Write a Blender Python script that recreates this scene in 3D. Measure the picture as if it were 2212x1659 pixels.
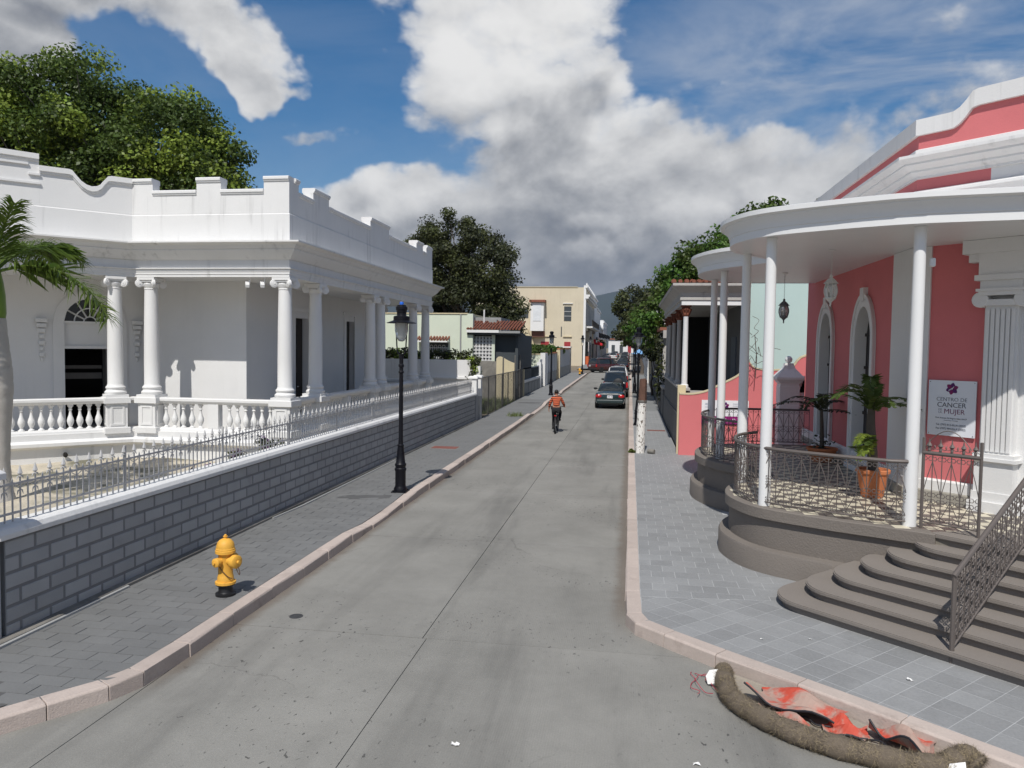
import bpy, bmesh, math, random
import numpy as np
from mathutils import Vector, Matrix
R=math.radians; PI=math.pi
rnd=random.Random(7)
for o in list(bpy.data.objects): bpy.data.objects.remove(o)
scene=bpy.context.scene; col=scene.collection
# ------------------------------------------------------------ camera
CAMZ=3.45; YAW=R(8.75); PITCH=R(2.80); ROLL=R(0.80)
cd=bpy.data.cameras.new('camera'); cam=bpy.data.objects.new('camera',cd); col.objects.link(cam)
fw=Vector((-math.sin(YAW)*math.cos(PITCH),math.cos(YAW)*math.cos(PITCH),-math.sin(PITCH)))
rt=Vector((math.cos(YAW),math.sin(YAW),0)); up=rt.cross(fw)
r2=rt*math.cos(ROLL)+up*math.sin(ROLL); u2=up*math.cos(ROLL)-rt*math.sin(ROLL)
M3=Matrix((r2,u2,-fw)).transposed(); M4=M3.to_4x4(); M4.translation=(0,0,CAMZ); cam.matrix_world=M4
cd.sensor_width=36; cd.lens=1650/2212*36; cd.clip_start=.1; cd.clip_end=30000
scene.camera=cam
scene.render.resolution_x=1024; scene.render.resolution_y=768
scene.view_settings.view_transform='Standard'; scene.view_settings.look='None'
scene.view_settings.exposure=0.10; scene.view_settings.gamma=1.0
# ------------------------------------------------------------ sun
SUN_EL=R(53); SUN_AZ=math.atan2(-.05,-1)          # direction towards the sun, measured from +Y
sd=Vector((math.sin(SUN_AZ)*math.cos(SUN_EL),math.cos(SUN_AZ)*math.cos(SUN_EL),math.sin(SUN_EL)))
sl=bpy.data.lights.new('sun','SUN'); sl.energy=3.95; sl.angle=R(.53); sl.color=(1,.965,.905)
so=bpy.data.objects.new('sun',sl); col.objects.link(so); so.rotation_euler=(-sd).to_track_quat('-Z','Y').to_euler(); so.location=(0,-30,40)
# ------------------------------------------------------------ world: sky with broken cumulus
w=bpy.data.worlds.new('World'); scene.world=w; w.use_nodes=True
nt=w.node_tree; nt.nodes.clear()
class G:
    def __init__(s,nt): s.nt=nt
    def n(s,t,**k):
        x=s.nt.nodes.new(t)
        for a,b in k.items(): setattr(x,a,b)
        return x
    def lk(s,a,b): s.nt.links.new(a,b)
    def m(s,op,a,b=None,c=None,clamp=False):
        x=s.n('ShaderNodeMath',operation=op,use_clamp=clamp)
        for i,v in enumerate((a,b,c)):
            if v is None: continue
            if isinstance(v,(int,float)): x.inputs[i].default_value=v
            else: s.lk(v,x.inputs[i])
        return x.outputs[0]
    def vm(s,op,a,b=None):
        x=s.n('ShaderNodeVectorMath',operation=op)
        for i,v in enumerate((a,b)):
            if v is None: continue
            if isinstance(v,(tuple,list)): x.inputs[i].default_value=v
            else: s.lk(v,x.inputs[i])
        return x
    def mix(s,f,a,b):
        x=s.n('ShaderNodeMix',data_type='RGBA')
        for i,v in ((0,f),(6,a),(7,b)):
            if isinstance(v,(int,float)): x.inputs[i].default_value=v
            elif isinstance(v,(tuple,list)): x.inputs[i].default_value=(*v,1)[:4]
            else: s.lk(v,x.inputs[i])
        return x.outputs[2]
    def noise(s,vec,scale,detail=4,rough=.5,dist=0):
        x=s.n('ShaderNodeTexNoise'); x.inputs['Scale'].default_value=scale; x.inputs['Detail'].default_value=detail
        x.inputs['Roughness'].default_value=rough; x.inputs['Distortion'].default_value=dist
        if vec is not None: s.lk(vec,x.inputs['Vector'])
        return x.outputs[0]
    def sm(s,v,a,b):
        x=s.n('ShaderNodeMapRange',interpolation_type='SMOOTHSTEP'); s.lk(v,x.inputs[0])
        x.inputs[1].default_value=a; x.inputs[2].default_value=b; return x.outputs[0]
g=G(nt)
tc=g.n('ShaderNodeTexCoord'); dirv=g.vm('NORMALIZE',tc.outputs['Generated']).outputs[0]
sky=g.n('ShaderNodeTexSky',sky_type='NISHITA',sun_disc=False); sky.sun_elevation=SUN_EL; sky.sun_rotation=SUN_AZ%(2*PI)
sky.air_density=1.0; sky.dust_density=.25; sky.ozone_density=2.2; sky.altitude=50
hs=g.n('ShaderNodeHueSaturation'); hs.inputs['Saturation'].default_value=1.40; hs.inputs['Value'].default_value=.080
g.lk(sky.outputs[0],hs.inputs['Color'])
sx=g.n('ShaderNodeSeparateXYZ'); g.lk(dirv,sx.inputs[0])
az=g.m('ARCTAN2',sx.outputs[0],sx.outputs[1]); el=g.m('ARCSINE',sx.outputs[2])
cx=g.n('ShaderNodeCombineXYZ'); g.lk(az,cx.inputs[0]); g.lk(el,cx.inputs[1])
wn_=g.n('ShaderNodeTexNoise'); wn_.inputs['Scale'].default_value=7.5; wn_.inputs['Detail'].default_value=4; wn_.inputs['Roughness'].default_value=.6; g.lk(dirv,wn_.inputs['Vector'])
ae=g.vm('ADD',cx.outputs[0],g.vm('MULTIPLY',g.vm('SUBTRACT',wn_.outputs['Color'],(.5,.5,.5)).outputs[0],(.17,.12,0)).outputs[0]).outputs[0]
def pix(u,v):                                   # direction of a point of the sky, as azimuth and elevation
    d=fw*1650+r2*(u-1106)-u2*(v-829.5); d.normalize(); return math.atan2(d.x,d.y),math.asin(d.z)
def blob(u,v,ru,rv,amp,rot=0):
    a,e=pix(u,v); k=1/1650
    s=g.vm('SUBTRACT',ae,(a,e,0)).outputs[0]
    if rot:
        vr=g.n('ShaderNodeVectorRotate',rotation_type='Z_AXIS'); g.lk(s,vr.inputs['Vector']); vr.inputs['Angle'].default_value=R(rot); s=vr.outputs[0]
    s=g.vm('MULTIPLY',s,(1/(ru*k),1/(rv*k),0)).outputs[0]
    l=g.vm('LENGTH',s).outputs['Value']
    return g.m('MULTIPLY',g.sm(l,1.25,.25),amp)
def total(lst):
    t=lst[0]
    for x in lst[1:]: t=g.m('ADD',t,x)
    return t
sc=g.vm('MULTIPLY',dirv,(1,1,1.5)).outputs[0]
def field(off,det=10):
    v=g.vm('ADD',sc,off).outputs[0]; a=g.noise(v,4.6,det,.60,.25)
    bl=lambda sc_,d:g.m('ABSOLUTE',g.m('SUBTRACT',g.noise(v,sc_,d,.5,.1),.5))
    return g.m('ADD',g.m('MULTIPLY',a,.86),g.m('ADD',g.m('MULTIPLY',bl(9.5,1.5),.62),g.m('MULTIPLY',bl(24,3),.36))) if det>8 else g.m('ADD',g.m('MULTIPLY',a,.86),g.m('MULTIPLY',bl(9.5,1.5),.62))
cover=total([blob(1110,130,330,230,.30),blob(1230,330,240,170,.26),blob(930,60,190,120,.18),blob(1150,500,560,150,.34),blob(1560,400,360,130,.34),
   blob(1300,610,600,95,.30),blob(330,30,220,70,.30,10),blob(540,85,250,75,.32,20),blob(60,40,200,130,.36),blob(565,175,105,58,.50,18),blob(700,290,140,36,.42,-6),blob(800,450,190,90,.26),
   blob(1950,330,330,120,.16),blob(2150,60,260,130,.10),
   blob(760,190,130,190,-.20),blob(600,320,260,110,-.17),blob(1440,90,100,150,-.20),blob(280,135,120,50,-.16,25),blob(1640,250,170,60,-.12)])
hor_fill=g.m('ADD',g.m('MULTIPLY',g.sm(el,.26,.03),.34),g.m('MAXIMUM',g.m('MULTIPLY',g.sm(g.m('ABSOLUTE',az),.85,1.2),.13),g.m('MULTIPLY',g.sm(el,.55,.8),.13))); d0=g.m('ADD',g.m('ADD',field((3.1,1.7,.4)),cover),hor_fill); s0=field((3.1,1.7,.4),8); s1=field((3.1+.012,1.7,.4+.034),8)  # horizon cloud, plus unseen cloud outside the frame added to neutralise blue fill light
dens=g.sm(d0,.565,.76)
relief=g.m('MULTIPLY',g.m('SUBTRACT',s0,s1),1.75)
thick=g.sm(d0,.62,1.05)
tone=total([blob(1090,90,330,150,.50),blob(1370,240,60,80,.40),blob(760,440,220,80,.38),blob(1500,330,330,70,.26),blob(480,60,330,120,.25,24),blob(1050,290,60,40,.2),
   blob(1210,300,230,110,-.10),blob(1150,545,760,120,-.13),blob(60,60,220,130,-.16),blob(1230,560,80,35,.30),blob(1250,480,70,30,.18),blob(1560,440,300,60,.20)])
lum=g.sm(g.m('SUBTRACT',g.m('ADD',g.m('ADD',.46,relief),tone),g.m('ADD',g.m('MULTIPLY',thick,.15),g.m('MULTIPLY',g.sm(el,.22,.05),.16))),-.22,1.02)
ccol=g.mix(lum,(.165,.180,.212),(.80,.795,.785))
dens2=g.m('MULTIPLY',dens,g.m('ADD',.82,g.m('MULTIPLY',thick,.35)),clamp=True)
vv=g.vm('MULTIPLY',dirv,(1.2,1.2,3.6)).outputs[0]
veil=g.m('MULTIPLY',g.sm(g.noise(vv,3.0,6,.6,.4),.34,.66),g.m('ADD',.12,blob(1900,200,560,320,.85)),clamp=True)
final=g.mix(dens2,g.mix(veil,hs.outputs[0],(.40,.445,.53)),ccol)
bg=g.n('ShaderNodeBackground'); bg.inputs[1].default_value=1.0; g.lk(final,bg.inputs[0])
ow=g.n('ShaderNodeOutputWorld'); g.lk(bg.outputs[0],ow.inputs[0])

# ------------------------------------------------------------ materials
MATS={}
def pm(name,c,rough=.75,var=.10,scale=1.5,fine=.06,fscale=40,bump=0.,bscale=60,metal=0.,spec=.4,objrnd=0.,streak=0.,scol=(.08,.075,.07),coat=0.,stain=0.,stcol=(.05,.05,.05),stscale=.7,stlo=.58,sthi=.75):
    if name in MATS: return MATS[name]
    m=bpy.data.materials.new(name); m.use_nodes=True; nt=m.node_tree; g=G(nt); b=nt.nodes['Principled BSDF']
    geo=g.n('ShaderNodeNewGeometry'); pos=geo.outputs['Position']
    f=g.m('MULTIPLY',g.m('SUBTRACT',g.noise(pos,scale,5,.6),.5),var*4)
    f=g.m('ADD',f,g.m('MULTIPLY',g.m('SUBTRACT',g.noise(pos,fscale,3,.6),.5),fine*4))
    if objrnd:
        oi=g.n('ShaderNodeObjectInfo'); f=g.m('ADD',f,g.m('MULTIPLY',g.m('SUBTRACT',oi.outputs['Random'],.5),objrnd*2))
    f=g.m('ADD',f,1.0)
    hv=g.n('ShaderNodeHueSaturation'); hv.inputs['Color'].default_value=(*c,1); g.lk(f,hv.inputs['Value']); out=hv.outputs[0]
    if stain: out=g.mix(g.m('MULTIPLY',g.sm(g.noise(pos,stscale,7,.62,.4),stlo,sthi),stain),out,stcol)
    if streak:
        st=g.vm('MULTIPLY',pos,(5.5,5.5,.28)).outputs[0]
        k=g.m('MULTIPLY',g.sm(g.noise(st,1.0,6,.6),.50,.78),g.sm(g.noise(pos,.9,3,.5),.40,.65))
        out=g.mix(g.m('MULTIPLY',k,streak),out,scol)
    g.lk(out,b.inputs['Base Color'])
    b.inputs['Roughness'].default_value=rough; b.inputs['Metallic'].default_value=metal; b.inputs['Specular IOR Level'].default_value=spec
    if coat: b.inputs['Coat Weight'].default_value=coat; b.inputs['Coat Roughness'].default_value=.04
    if bump:
        bn=g.n('ShaderNodeBump'); bn.inputs['Strength'].default_value=min(1,bump); bn.inputs['Distance'].default_value=.012
        g.lk(g.noise(pos,bscale,5,.65),bn.inputs['Height']); g.lk(bn.outputs[0],b.inputs['Normal'])
    MATS[name]=m; return m
def glassm(name,c,rough=.03,trans=0.,spec=.6):
    m=bpy.data.materials.new(name); m.use_nodes=True; b=m.node_tree.nodes['Principled BSDF']
    b.inputs['Base Color'].default_value=(*c,1); b.inputs['Roughness'].default_value=rough; b.inputs['Specular IOR Level'].default_value=spec
    b.inputs['Transmission Weight'].default_value=trans; MATS[name]=m; return m
def leafm(name,c,trl=.35,var=.35,rough=.45):
    m=bpy.data.materials.new(name); m.use_nodes=True; nt=m.node_tree; g=G(nt); b=nt.nodes['Principled BSDF']; o=nt.nodes['Material Output']
    geo=g.n('ShaderNodeNewGeometry')
    f=g.m('ADD',1,g.m('MULTIPLY',g.m('SUBTRACT',geo.outputs['Random Per Island'],.5),var*2))
    f=g.m('ADD',f,g.m('MULTIPLY',g.m('SUBTRACT',g.noise(geo.outputs['Position'],.7,3,.6),.5),var*2.2))
    hv=g.n('ShaderNodeHueSaturation'); hv.inputs['Color'].default_value=(*c,1); g.lk(f,hv.inputs['Value'])
    hh=g.m('ADD',.5,g.m('MULTIPLY',g.m('SUBTRACT',g.noise(geo.outputs['Position'],2.0,2,.5),.5),.06)); g.lk(hh,hv.inputs['Hue'])
    g.lk(hv.outputs[0],b.inputs['Base Color']); b.inputs['Roughness'].default_value=rough; b.inputs['Specular IOR Level'].default_value=.25
    t=g.n('ShaderNodeBsdfTranslucent'); g.lk(hv.outputs[0],t.inputs[0]); ms=g.n('ShaderNodeMixShader'); ms.inputs[0].default_value=trl
    g.lk(b.outputs[0],ms.inputs[1]); g.lk(t.outputs[0],ms.inputs[2]); g.lk(ms.outputs[0],o.inputs[0]); MATS[name]=m; return m

white=pm('white_plaster',(.73,.725,.715),.62,.025,1.2,.015,30,.25,45,streak=.10,scol=(.33,.32,.30))
whitedirty=pm('weathered_white_plaster',(.71,.705,.695),.7,.04,1.0,.02,30,.3,45,streak=.5,scol=(.19,.185,.18))
whitep=pm('white_gloss_paint',(.74,.74,.735),.4,.02,2,.01,30)
pink=pm('salmon_plaster',(.62,.172,.178),.72,.06,.9,.02,60,.35,90)
mint=pm('pale_mint_plaster',(.61,.66,.54),.75,.04,.8,.02,30,.2,50,streak=.15,scol=(.25,.27,.22))
mint2=pm('aqua_plaster',(.47,.60,.57),.75,.03,.7,.02,30,.2,50,streak=.08,scol=(.3,.33,.3))
cream=pm('cream_plaster',(.60,.53,.40),.75,.05,.5,.02,20,.2,40,streak=.30,scol=(.28,.24,.17))
creamwall=pm('cream_wall_paint',(.58,.50,.33),.75,.06,.9,.03,20,.2,40,streak=.25,scol=(.2,.18,.13))
concgrey=pm('old_concrete',(.24,.225,.20),.9,.15,1.5,.06,20,.4,40,stain=.6,stcol=(.07,.065,.06),stscale=.9,stlo=.45,sthi=.7)
taupe=pm('taupe_stucco',(.185,.162,.142),.85,.05,1.5,.04,50,.9,38)
taupetread=pm('taupe_tread',(.212,.187,.166),.8,.06,1.5,.04,50,.35,60)
iron=pm('taupe_iron',(.135,.115,.105),.5,.06,3,.05,60,metal=.2,spec=.4)
silveriron=pm('silver_painted_iron',(.52,.51,.50),.45,.08,3,.05,60,metal=.1)
blockm=pm('grey_painted_block',(.365,.365,.365),.8,.07,2,.03,60,.4,80,objrnd=.09,stain=.3,stcol=(.20,.20,.20),stscale=1.6)
mortar=pm('dark_grey_mortar',(.205,.205,.207),.9,.06,2,.04,60,.5,80)
paverL=pm('charcoal_paver',(.165,.166,.164),.72,.10,1.1,.06,40,.45,70,objrnd=.06,stain=.35,stcol=(.20,.20,.195),stscale=1.3,stlo=.5,sthi=.75)
paverR=pm('grey_slate_paver',(.250,.253,.254),.72,.10,1.3,.09,34,.6,50,objrnd=.10,stain=.35,stcol=(.36,.362,.365),stscale=2.0,stlo=.5,sthi=.78)
groutL=pm('dark_paver_joint',(.095,.095,.095),.95,.1,3,.06,60)
groutR=pm('pale_paver_joint',(.42,.425,.43),.95,.1,3,.06,60)
kerbm=pm('pink_limestone',(.47,.395,.35),.75,.09,2.2,.06,40,.5,60,objrnd=.09,stain=.5,stcol=(.20,.15,.13),stscale=2.2,stlo=.52,sthi=.78)
blackpaint=pm('black_lamp_paint',(.006,.006,.009),.42,.1,4,.05,60,spec=.25)
yellow=pm('hydrant_yellow',(.74,.39,.055),.55,.09,6,.04,60,.15,80,stain=.45,stcol=(.30,.14,.04),stscale=8,stlo=.55,sthi=.75)
blackp=pm('black_paint',(.012,.012,.013),.45,.1,4,.05,50)
rubber=pm('rubber',(.014,.014,.015),.8,.1,6,.05,60)
chrome=pm('chrome',(.6,.6,.6),.18,.02,3,.01,50,metal=1)
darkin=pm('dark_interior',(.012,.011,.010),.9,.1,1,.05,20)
darkwood=pm('dark_wood',(.030,.022,.018),.6,.15,3,.08,40)
terracotta=pm('terracotta_pot',(.52,.175,.07),.75,.08,3,.05,40,.2,60,stain=.5,stcol=(.50,.36,.25),stscale=3,stlo=.55,sthi=.75)
rooftile=pm('clay_roof_tile',(.25,.092,.058),.85,.22,3,.08,30,objrnd=.2)
bark=pm('bark',(.10,.082,.066),.9,.15,3,.1,20,.8,25)
barkgrey=pm('grey_bark',(.17,.155,.14),.9,.12,3,.08,20,.6,25)
leafA=leafm('fresh_green_leaf',(.205,.275,.045)); leafB=leafm('deep_green_leaf',(.075,.115,.026)); leafC=leafm('olive_leaf',(.080,.092,.034)); leafD=leafm('dark_olive_leaf',(.042,.049,.022),.2)
leafE=leafm('bright_ficus_leaf',(.085,.165,.030)); leafR=leafm('rust_leaf',(.12,.05,.025)); palmleaf=leafm('palm_leaflet',(.115,.175,.032),.35,.3,.4); leafgrass=leafm('grass_blade',(.10,.13,.030),.3,.4)
leafY=leafm('yellowing_leaf',(.22,.23,.06))
redpaint=pm('red_door_paint',(.33,.035,.04),.6,.08,2,.05,40)
glassdark=glassm('dark_window_glass',(.012,.014,.016),.05); lampglass=glassm('lamp_glass',(.85,.87,.85),.15,.75)
greypaint=pm('grey_wall_paint',(.27,.275,.27),.75,.06,1,.03,30,.2,40,streak=.3)
slate=pm('dark_slate_grey',(.055,.065,.072),.75,.08,1,.05,30)  # even dark blue-grey for the porch wing walls, windows and slots

# ------------------------------------------------------------ mesh helpers
ORG={}
class MB:
    def __init__(s): s.v=[]; s.f=[]; s.mi=[]
    def add(s,vs,fs,mi=0):
        o=len(s.v); s.v.extend([tuple(p) for p in vs]); s.f.extend([tuple(i+o for i in q) for q in fs]); s.mi.extend([mi]*len(fs)); return s
    def box(s,x0,x1,y0,y1,z0,z1,mi=0):
        return s.add([(x0,y0,z0),(x1,y0,z0),(x1,y1,z0),(x0,y1,z0),(x0,y0,z1),(x1,y0,z1),(x1,y1,z1),(x0,y1,z1)],[(0,3,2,1),(4,5,6,7),(0,1,5,4),(1,2,6,5),(2,3,7,6),(3,0,4,7)],mi)
    def obox(s,c,sz,rz=0,mi=0):
        a=math.cos(rz);b=math.sin(rz); hx,hy,hz=sz[0]/2,sz[1]/2,sz[2]/2; vs=[]
        for dz in(-hz,hz):
            for dx,dy in((-hx,-hy),(hx,-hy),(hx,hy),(-hx,hy)): vs.append((c[0]+dx*a-dy*b,c[1]+dx*b+dy*a,c[2]+dz))
        return s.add(vs,[(0,3,2,1),(4,5,6,7),(0,1,5,4),(1,2,6,5),(2,3,7,6),(3,0,4,7)],mi)
    def prism(s,poly,z0,z1,mi=0,zf=None):
        n=len(poly); zz=(lambda p:0) if zf is None else zf
        a=sum(poly[i][0]*poly[(i+1)%n][1]-poly[(i+1)%n][0]*poly[i][1] for i in range(n))
        if a<0: poly=poly[::-1]
        vs=[(p[0],p[1],z0+zz(p)) for p in poly]+[(p[0],p[1],z1+zz(p)) for p in poly]
        return s.add(vs,[tuple(range(n-1,-1,-1)),tuple(range(n,2*n))]+[(i,(i+1)%n,n+(i+1)%n,n+i) for i in range(n)],mi)
    def lathe(s,prof,c=(0,0,0),n=16,axis='Z',sq=None,mi=0):
        vs=[];fs=[];m=len(prof)
        for r,z in prof:
            for i in range(n):
                a=2*PI*i/n; x,y=r*math.cos(a),r*math.sin(a)
                p=(x,y,z) if axis=='Z' else ((z,x,y) if axis=='X' else (x,z,y))
                vs.append((p[0]+c[0],p[1]+c[1],p[2]+c[2]))
        for j in range(m-1):
            for i in range(n):
                q=(j*n+i,j*n+(i+1)%n,(j+1)*n+(i+1)%n,(j+1)*n+i); fs.append(q if axis!='Y' else q[::-1])
        fs.append(tuple(range(n-1,-1,-1)) if axis!='Y' else tuple(range(n))); fs.append(tuple((m-1)*n+i for i in range(n)) if axis!='Y' else tuple((m-1)*n+i for i in range(n-1,-1,-1)))
        return s.add(vs,fs,mi)
    def tube(s,pts,r,n=6,mi=0,closed=False):
        pts=[Vector(p) for p in pts]; k=len(pts); rr=r if isinstance(r,(list,tuple)) else [r]*k
        vs=[];fs=[]; prev=None
        for i,p in enumerate(pts):
            if closed: t=pts[(i+1)%k]-pts[i-1]
            else: t=(pts[min(i+1,k-1)]-pts[max(i-1,0)])
            if t.length<1e-9: t=Vector((0,0,1))
            t.normalize()
            if prev is None:
                a=Vector((0,0,1)) if abs(t.z)<.9 else Vector((1,0,0)); nn=(a-t*a.dot(t)).normalized()
            else:
                nn=prev-t*prev.dot(t); nn=nn.normalized() if nn.length>1e-6 else prev
            prev=nn; bb=t.cross(nn)
            for j in range(n):
                a=2*PI*j/n; q=p+nn*math.cos(a)*rr[i]+bb*math.sin(a)*rr[i]; vs.append(tuple(q))
        for i in range(k if closed else k-1):
            for j in range(n):
                i2=(i+1)%k; fs.append((i*n+j,i*n+(j+1)%n,i2*n+(j+1)%n,i2*n+j))
        if not closed: fs.append(tuple(range(n-1,-1,-1))); fs.append(tuple((k-1)*n+j for j in range(n)))
        return s.add(vs,fs,mi)
    def sweep(s,path,prof,closed=False,mi=0,zf=None,cap=True):
        # prof: closed outline of (offset to the right of travel, z)
        P=offs(path,closed); k=len(path); m=len(prof); vs=[];fs=[]
        for i in range(k):
            (x,y),(nx,ny)=path[i],P[i]; dz=0 if zf is None else zf((x,y))
            for o,z in prof: vs.append((x+nx*o,y+ny*o,z+dz))
        for i in range(k if closed else k-1):
            i2=(i+1)%k
            for j in range(m): j2=(j+1)%m; fs.append((i*m+j,i2*m+j,i2*m+j2,i*m+j2))
        if not closed and cap: fs.append(tuple(range(m))); fs.append(tuple((k-1)*m+j for j in range(m-1,-1,-1)))
        return s.add(vs,fs,mi)
    def sphere(s,c,r,n=12,m=8,mi=0):
        rx,ry,rz=r if isinstance(r,(tuple,list)) else (r,r,r)
        vs=[(c[0],c[1],c[2]-rz)];fs=[]
        for j in range(1,m):
            t=PI*j/m-PI/2
            for i in range(n): a=2*PI*i/n; vs.append((c[0]+rx*math.cos(t)*math.cos(a),c[1]+ry*math.cos(t)*math.sin(a),c[2]+rz*math.sin(t)))
        vs.append((c[0],c[1],c[2]+rz)); L=len(vs)-1
        for i in range(n): fs.append((0,1+(i+1)%n,1+i)); fs.append((L,L-n+i,L-n+(i+1)%n))
        for j in range(m-2):
            for i in range(n): a=1+j*n; fs.append((a+i,a+(i+1)%n,a+n+(i+1)%n,a+n+i))
        return s.add(vs,fs,mi)
    def xf(s,M):
        s.v=[tuple(M@Vector(p)) for p in s.v]; return s
    def build(s,name,mat,parent=None,smooth=30,label=None,kind=None,org=None,bevel=0,recalc=False):
        return mk(name,s.v,s.f,mat,parent,smooth,label,kind,org,s.mi,bevel,recalc)
def offs(path,closed=False):
    k=len(path); out=[]
    for i in range(k):
        ns=[]
        for a,b in ((i-1,i),(i,i+1)):
            if not closed and (a<0 or b>k-1): continue
            p,q=path[a%k],path[b%k]; d=(q[0]-p[0],q[1]-p[1]); l=math.hypot(*d) or 1; ns.append((d[1]/l,-d[0]/l))
        if len(ns)==1: out.append(ns[0]); continue
        (a,b),(c,d)=ns; dt=max(.25,1+a*c+b*d); out.append(((a+c)/dt,(b+d)/dt))
    return out
def mk(name,v,f,mat,parent=None,smooth=30,label=None,kind=None,org=None,mi=None,bevel=0,recalc=False):
    if parent is not None: o=ORG[parent.name]
    elif org is not None: o=org
    else:
        xs=[p[0] for p in v]; ys=[p[1] for p in v]; o=((min(xs)+max(xs))/2,(min(ys)+max(ys))/2,min(p[2] for p in v))
    me=bpy.data.meshes.new(name)
    me.from_pydata([(p[0]-o[0],p[1]-o[1],p[2]-o[2]) for p in v],[],f)
    for m in (mat if isinstance(mat,(list,tuple)) else [mat]): me.materials.append(m)
    if isinstance(mat,(list,tuple)) and mi: me.polygons.foreach_set('material_index',mi)
    if recalc:
        bm=bmesh.new(); bm.from_mesh(me); bmesh.ops.recalc_face_normals(bm,faces=bm.faces); bm.to_mesh(me); bm.free()
    if smooth:
        me.shade_smooth(); me.set_sharp_from_angle(angle=R(smooth))
    me.update()
    ob=bpy.data.objects.new(name,me); col.objects.link(ob)
    if parent is not None: ob.parent=parent
    else: ob.location=o
    ORG[ob.name]=o
    if label: ob['label']=label
    if kind: ob['kind']=kind
    if bevel:
        b=ob.modifiers.new('bevel','BEVEL'); b.width=bevel; b.segments=2; b.limit_method='ANGLE'
    return ob
def thing(name,label,cat,loc=(0,0,0),group=None):
    o=bpy.data.objects.new(name,None); col.objects.link(o); o.location=loc; o.empty_display_size=.2
    o['label']=label; o['category']=cat
    if group: o['group']=group
    ORG[o.name]=tuple(loc); return o
def tag(o,label,cat,group=None):
    o['label']=label; o['category']=cat
    if group: o['group']=group
    return o
def struct(o): o['kind']='structure'; return o
def dupobj(src,parent,loc=None,rz=None):
    c=src.copy(); col.objects.link(c); c.parent=parent
    if loc is not None: c.location=loc
    if rz is not None: c.rotation_euler=(0,0,rz)
    return c
def copy_tree(o,parent=None):
    c=o.copy(); col.objects.link(c); c.parent=parent
    for ch in list(o.children): copy_tree(ch,c)
    return c
def local(parent,p): o=ORG[parent.name]; return (p[0]-o[0],p[1]-o[1],p[2]-o[2])
def gz(y): return max(0.,.0085*(y-33)) if y<250 else .0085*217
def arc(cx,cy,r,a0,a1,n): return [(cx+r*math.cos(R(a0+(a1-a0)*i/n)),cy+r*math.sin(R(a0+(a1-a0)*i/n))) for i in range(n+1)]
def catmull(pts,sub=8):
    out=[]; n=len(pts)
    for i in range(n-1):
        p0,p1,p2,p3=pts[max(i-1,0)],pts[i],pts[i+1],pts[min(i+2,n-1)]
        for j in range(sub):
            t=j/sub; out.append(tuple(.5*((2*b)+(-a+c)*t+(2*a-5*b+4*c-d)*t*t+(-a+3*b-3*c+d)*t**3) for a,b,c,d in zip(p0,p1,p2,p3)))
    out.append(pts[-1]); return out
def resample(path,step):
    out=[path[0]]; L=0; acc=0
    for a,b in zip(path[:-1],path[1:]):
        d=math.dist(a,b)
        while acc+d>=step:
            t=(step-acc)/d; a=tuple(x+(y-x)*t for x,y in zip(a,b)); out.append(a); d=math.dist(a,b); acc=0
        acc+=d
    return out
def wall(mb,p0,p1,z0,top,th,holes=(),n=None,mi=0):
    # upright wall from p0 to p1; its face is on the right of travel, thickness goes to the left; top: number or f(u); holes (u0,u1,zb,zt) zt number or f(u)
    L=math.dist(p0,p1); d=((p1[0]-p0[0])/L,(p1[1]-p0[1])/L); nn=(-d[1],d[0])
    br={0.,L}
    for h in holes:
        br|={h[0],h[1]}
        if callable(h[3]): br|={h[0]+(h[1]-h[0])*i/16 for i in range(17)}
    if n: br|={L*i/n for i in range(n+1)}
    if isinstance(n,(list,tuple)): br|=set(n)
    br=sorted(b for b in br if -1e-6<=b<=L+1e-6); tf=top if callable(top) else (lambda u:top)
    def seg(u0,u1,a0,a1,b0,b1):
        if max(b0-a0,b1-a1)<1e-4: return
        vs=[]
        for off in(0,th):
            for u,z in((u0,a0),(u1,a1),(u1,b1),(u0,b0)): vs.append((p0[0]+d[0]*u+nn[0]*off,p0[1]+d[1]*u+nn[1]*off,z))
        mb.add(vs,[(0,1,2,3),(7,6,5,4),(0,4,5,1),(1,5,6,2),(2,6,7,3),(3,7,4,0)],mi)
    for u0,u1 in zip(br[:-1],br[1:]):
        if u1-u0<1e-5: continue
        e=1e-4; t0,t1=tf(u0+e),tf(u1-e); m=(u0+u1)/2
        hs=sorted([h for h in holes if h[0]<m<h[1]],key=lambda h:h[2]); lo0=lo1=z0
        for h in hs:
            seg(u0,u1,lo0,lo1,h[2],h[2]); zt=h[3] if callable(h[3]) else (lambda u,q=h[3]:q); lo0,lo1=zt(u0),zt(u1)
        seg(u0,u1,lo0,lo1,t0,t1)
    return mb
def clip(poly,a,b,c):                           # keep a*x+b*y>=c
    out=[]; n=len(poly)
    for i in range(n):
        p,q=poly[i],poly[(i+1)%n]; fp=a*p[0]+b*p[1]-c; fq=a*q[0]+b*q[1]-c
        if fp>=0: out.append(p)
        if (fp>=0)!=(fq>=0): t=fp/(fp-fq); out.append((p[0]+(q[0]-p[0])*t,p[1]+(q[1]-p[1])*t))
    return out
def area(poly): return abs(sum(poly[i][0]*poly[(i+1)%len(poly)][1]-poly[(i+1)%len(poly)][0]*poly[i][1] for i in range(len(poly))))/2
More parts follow.
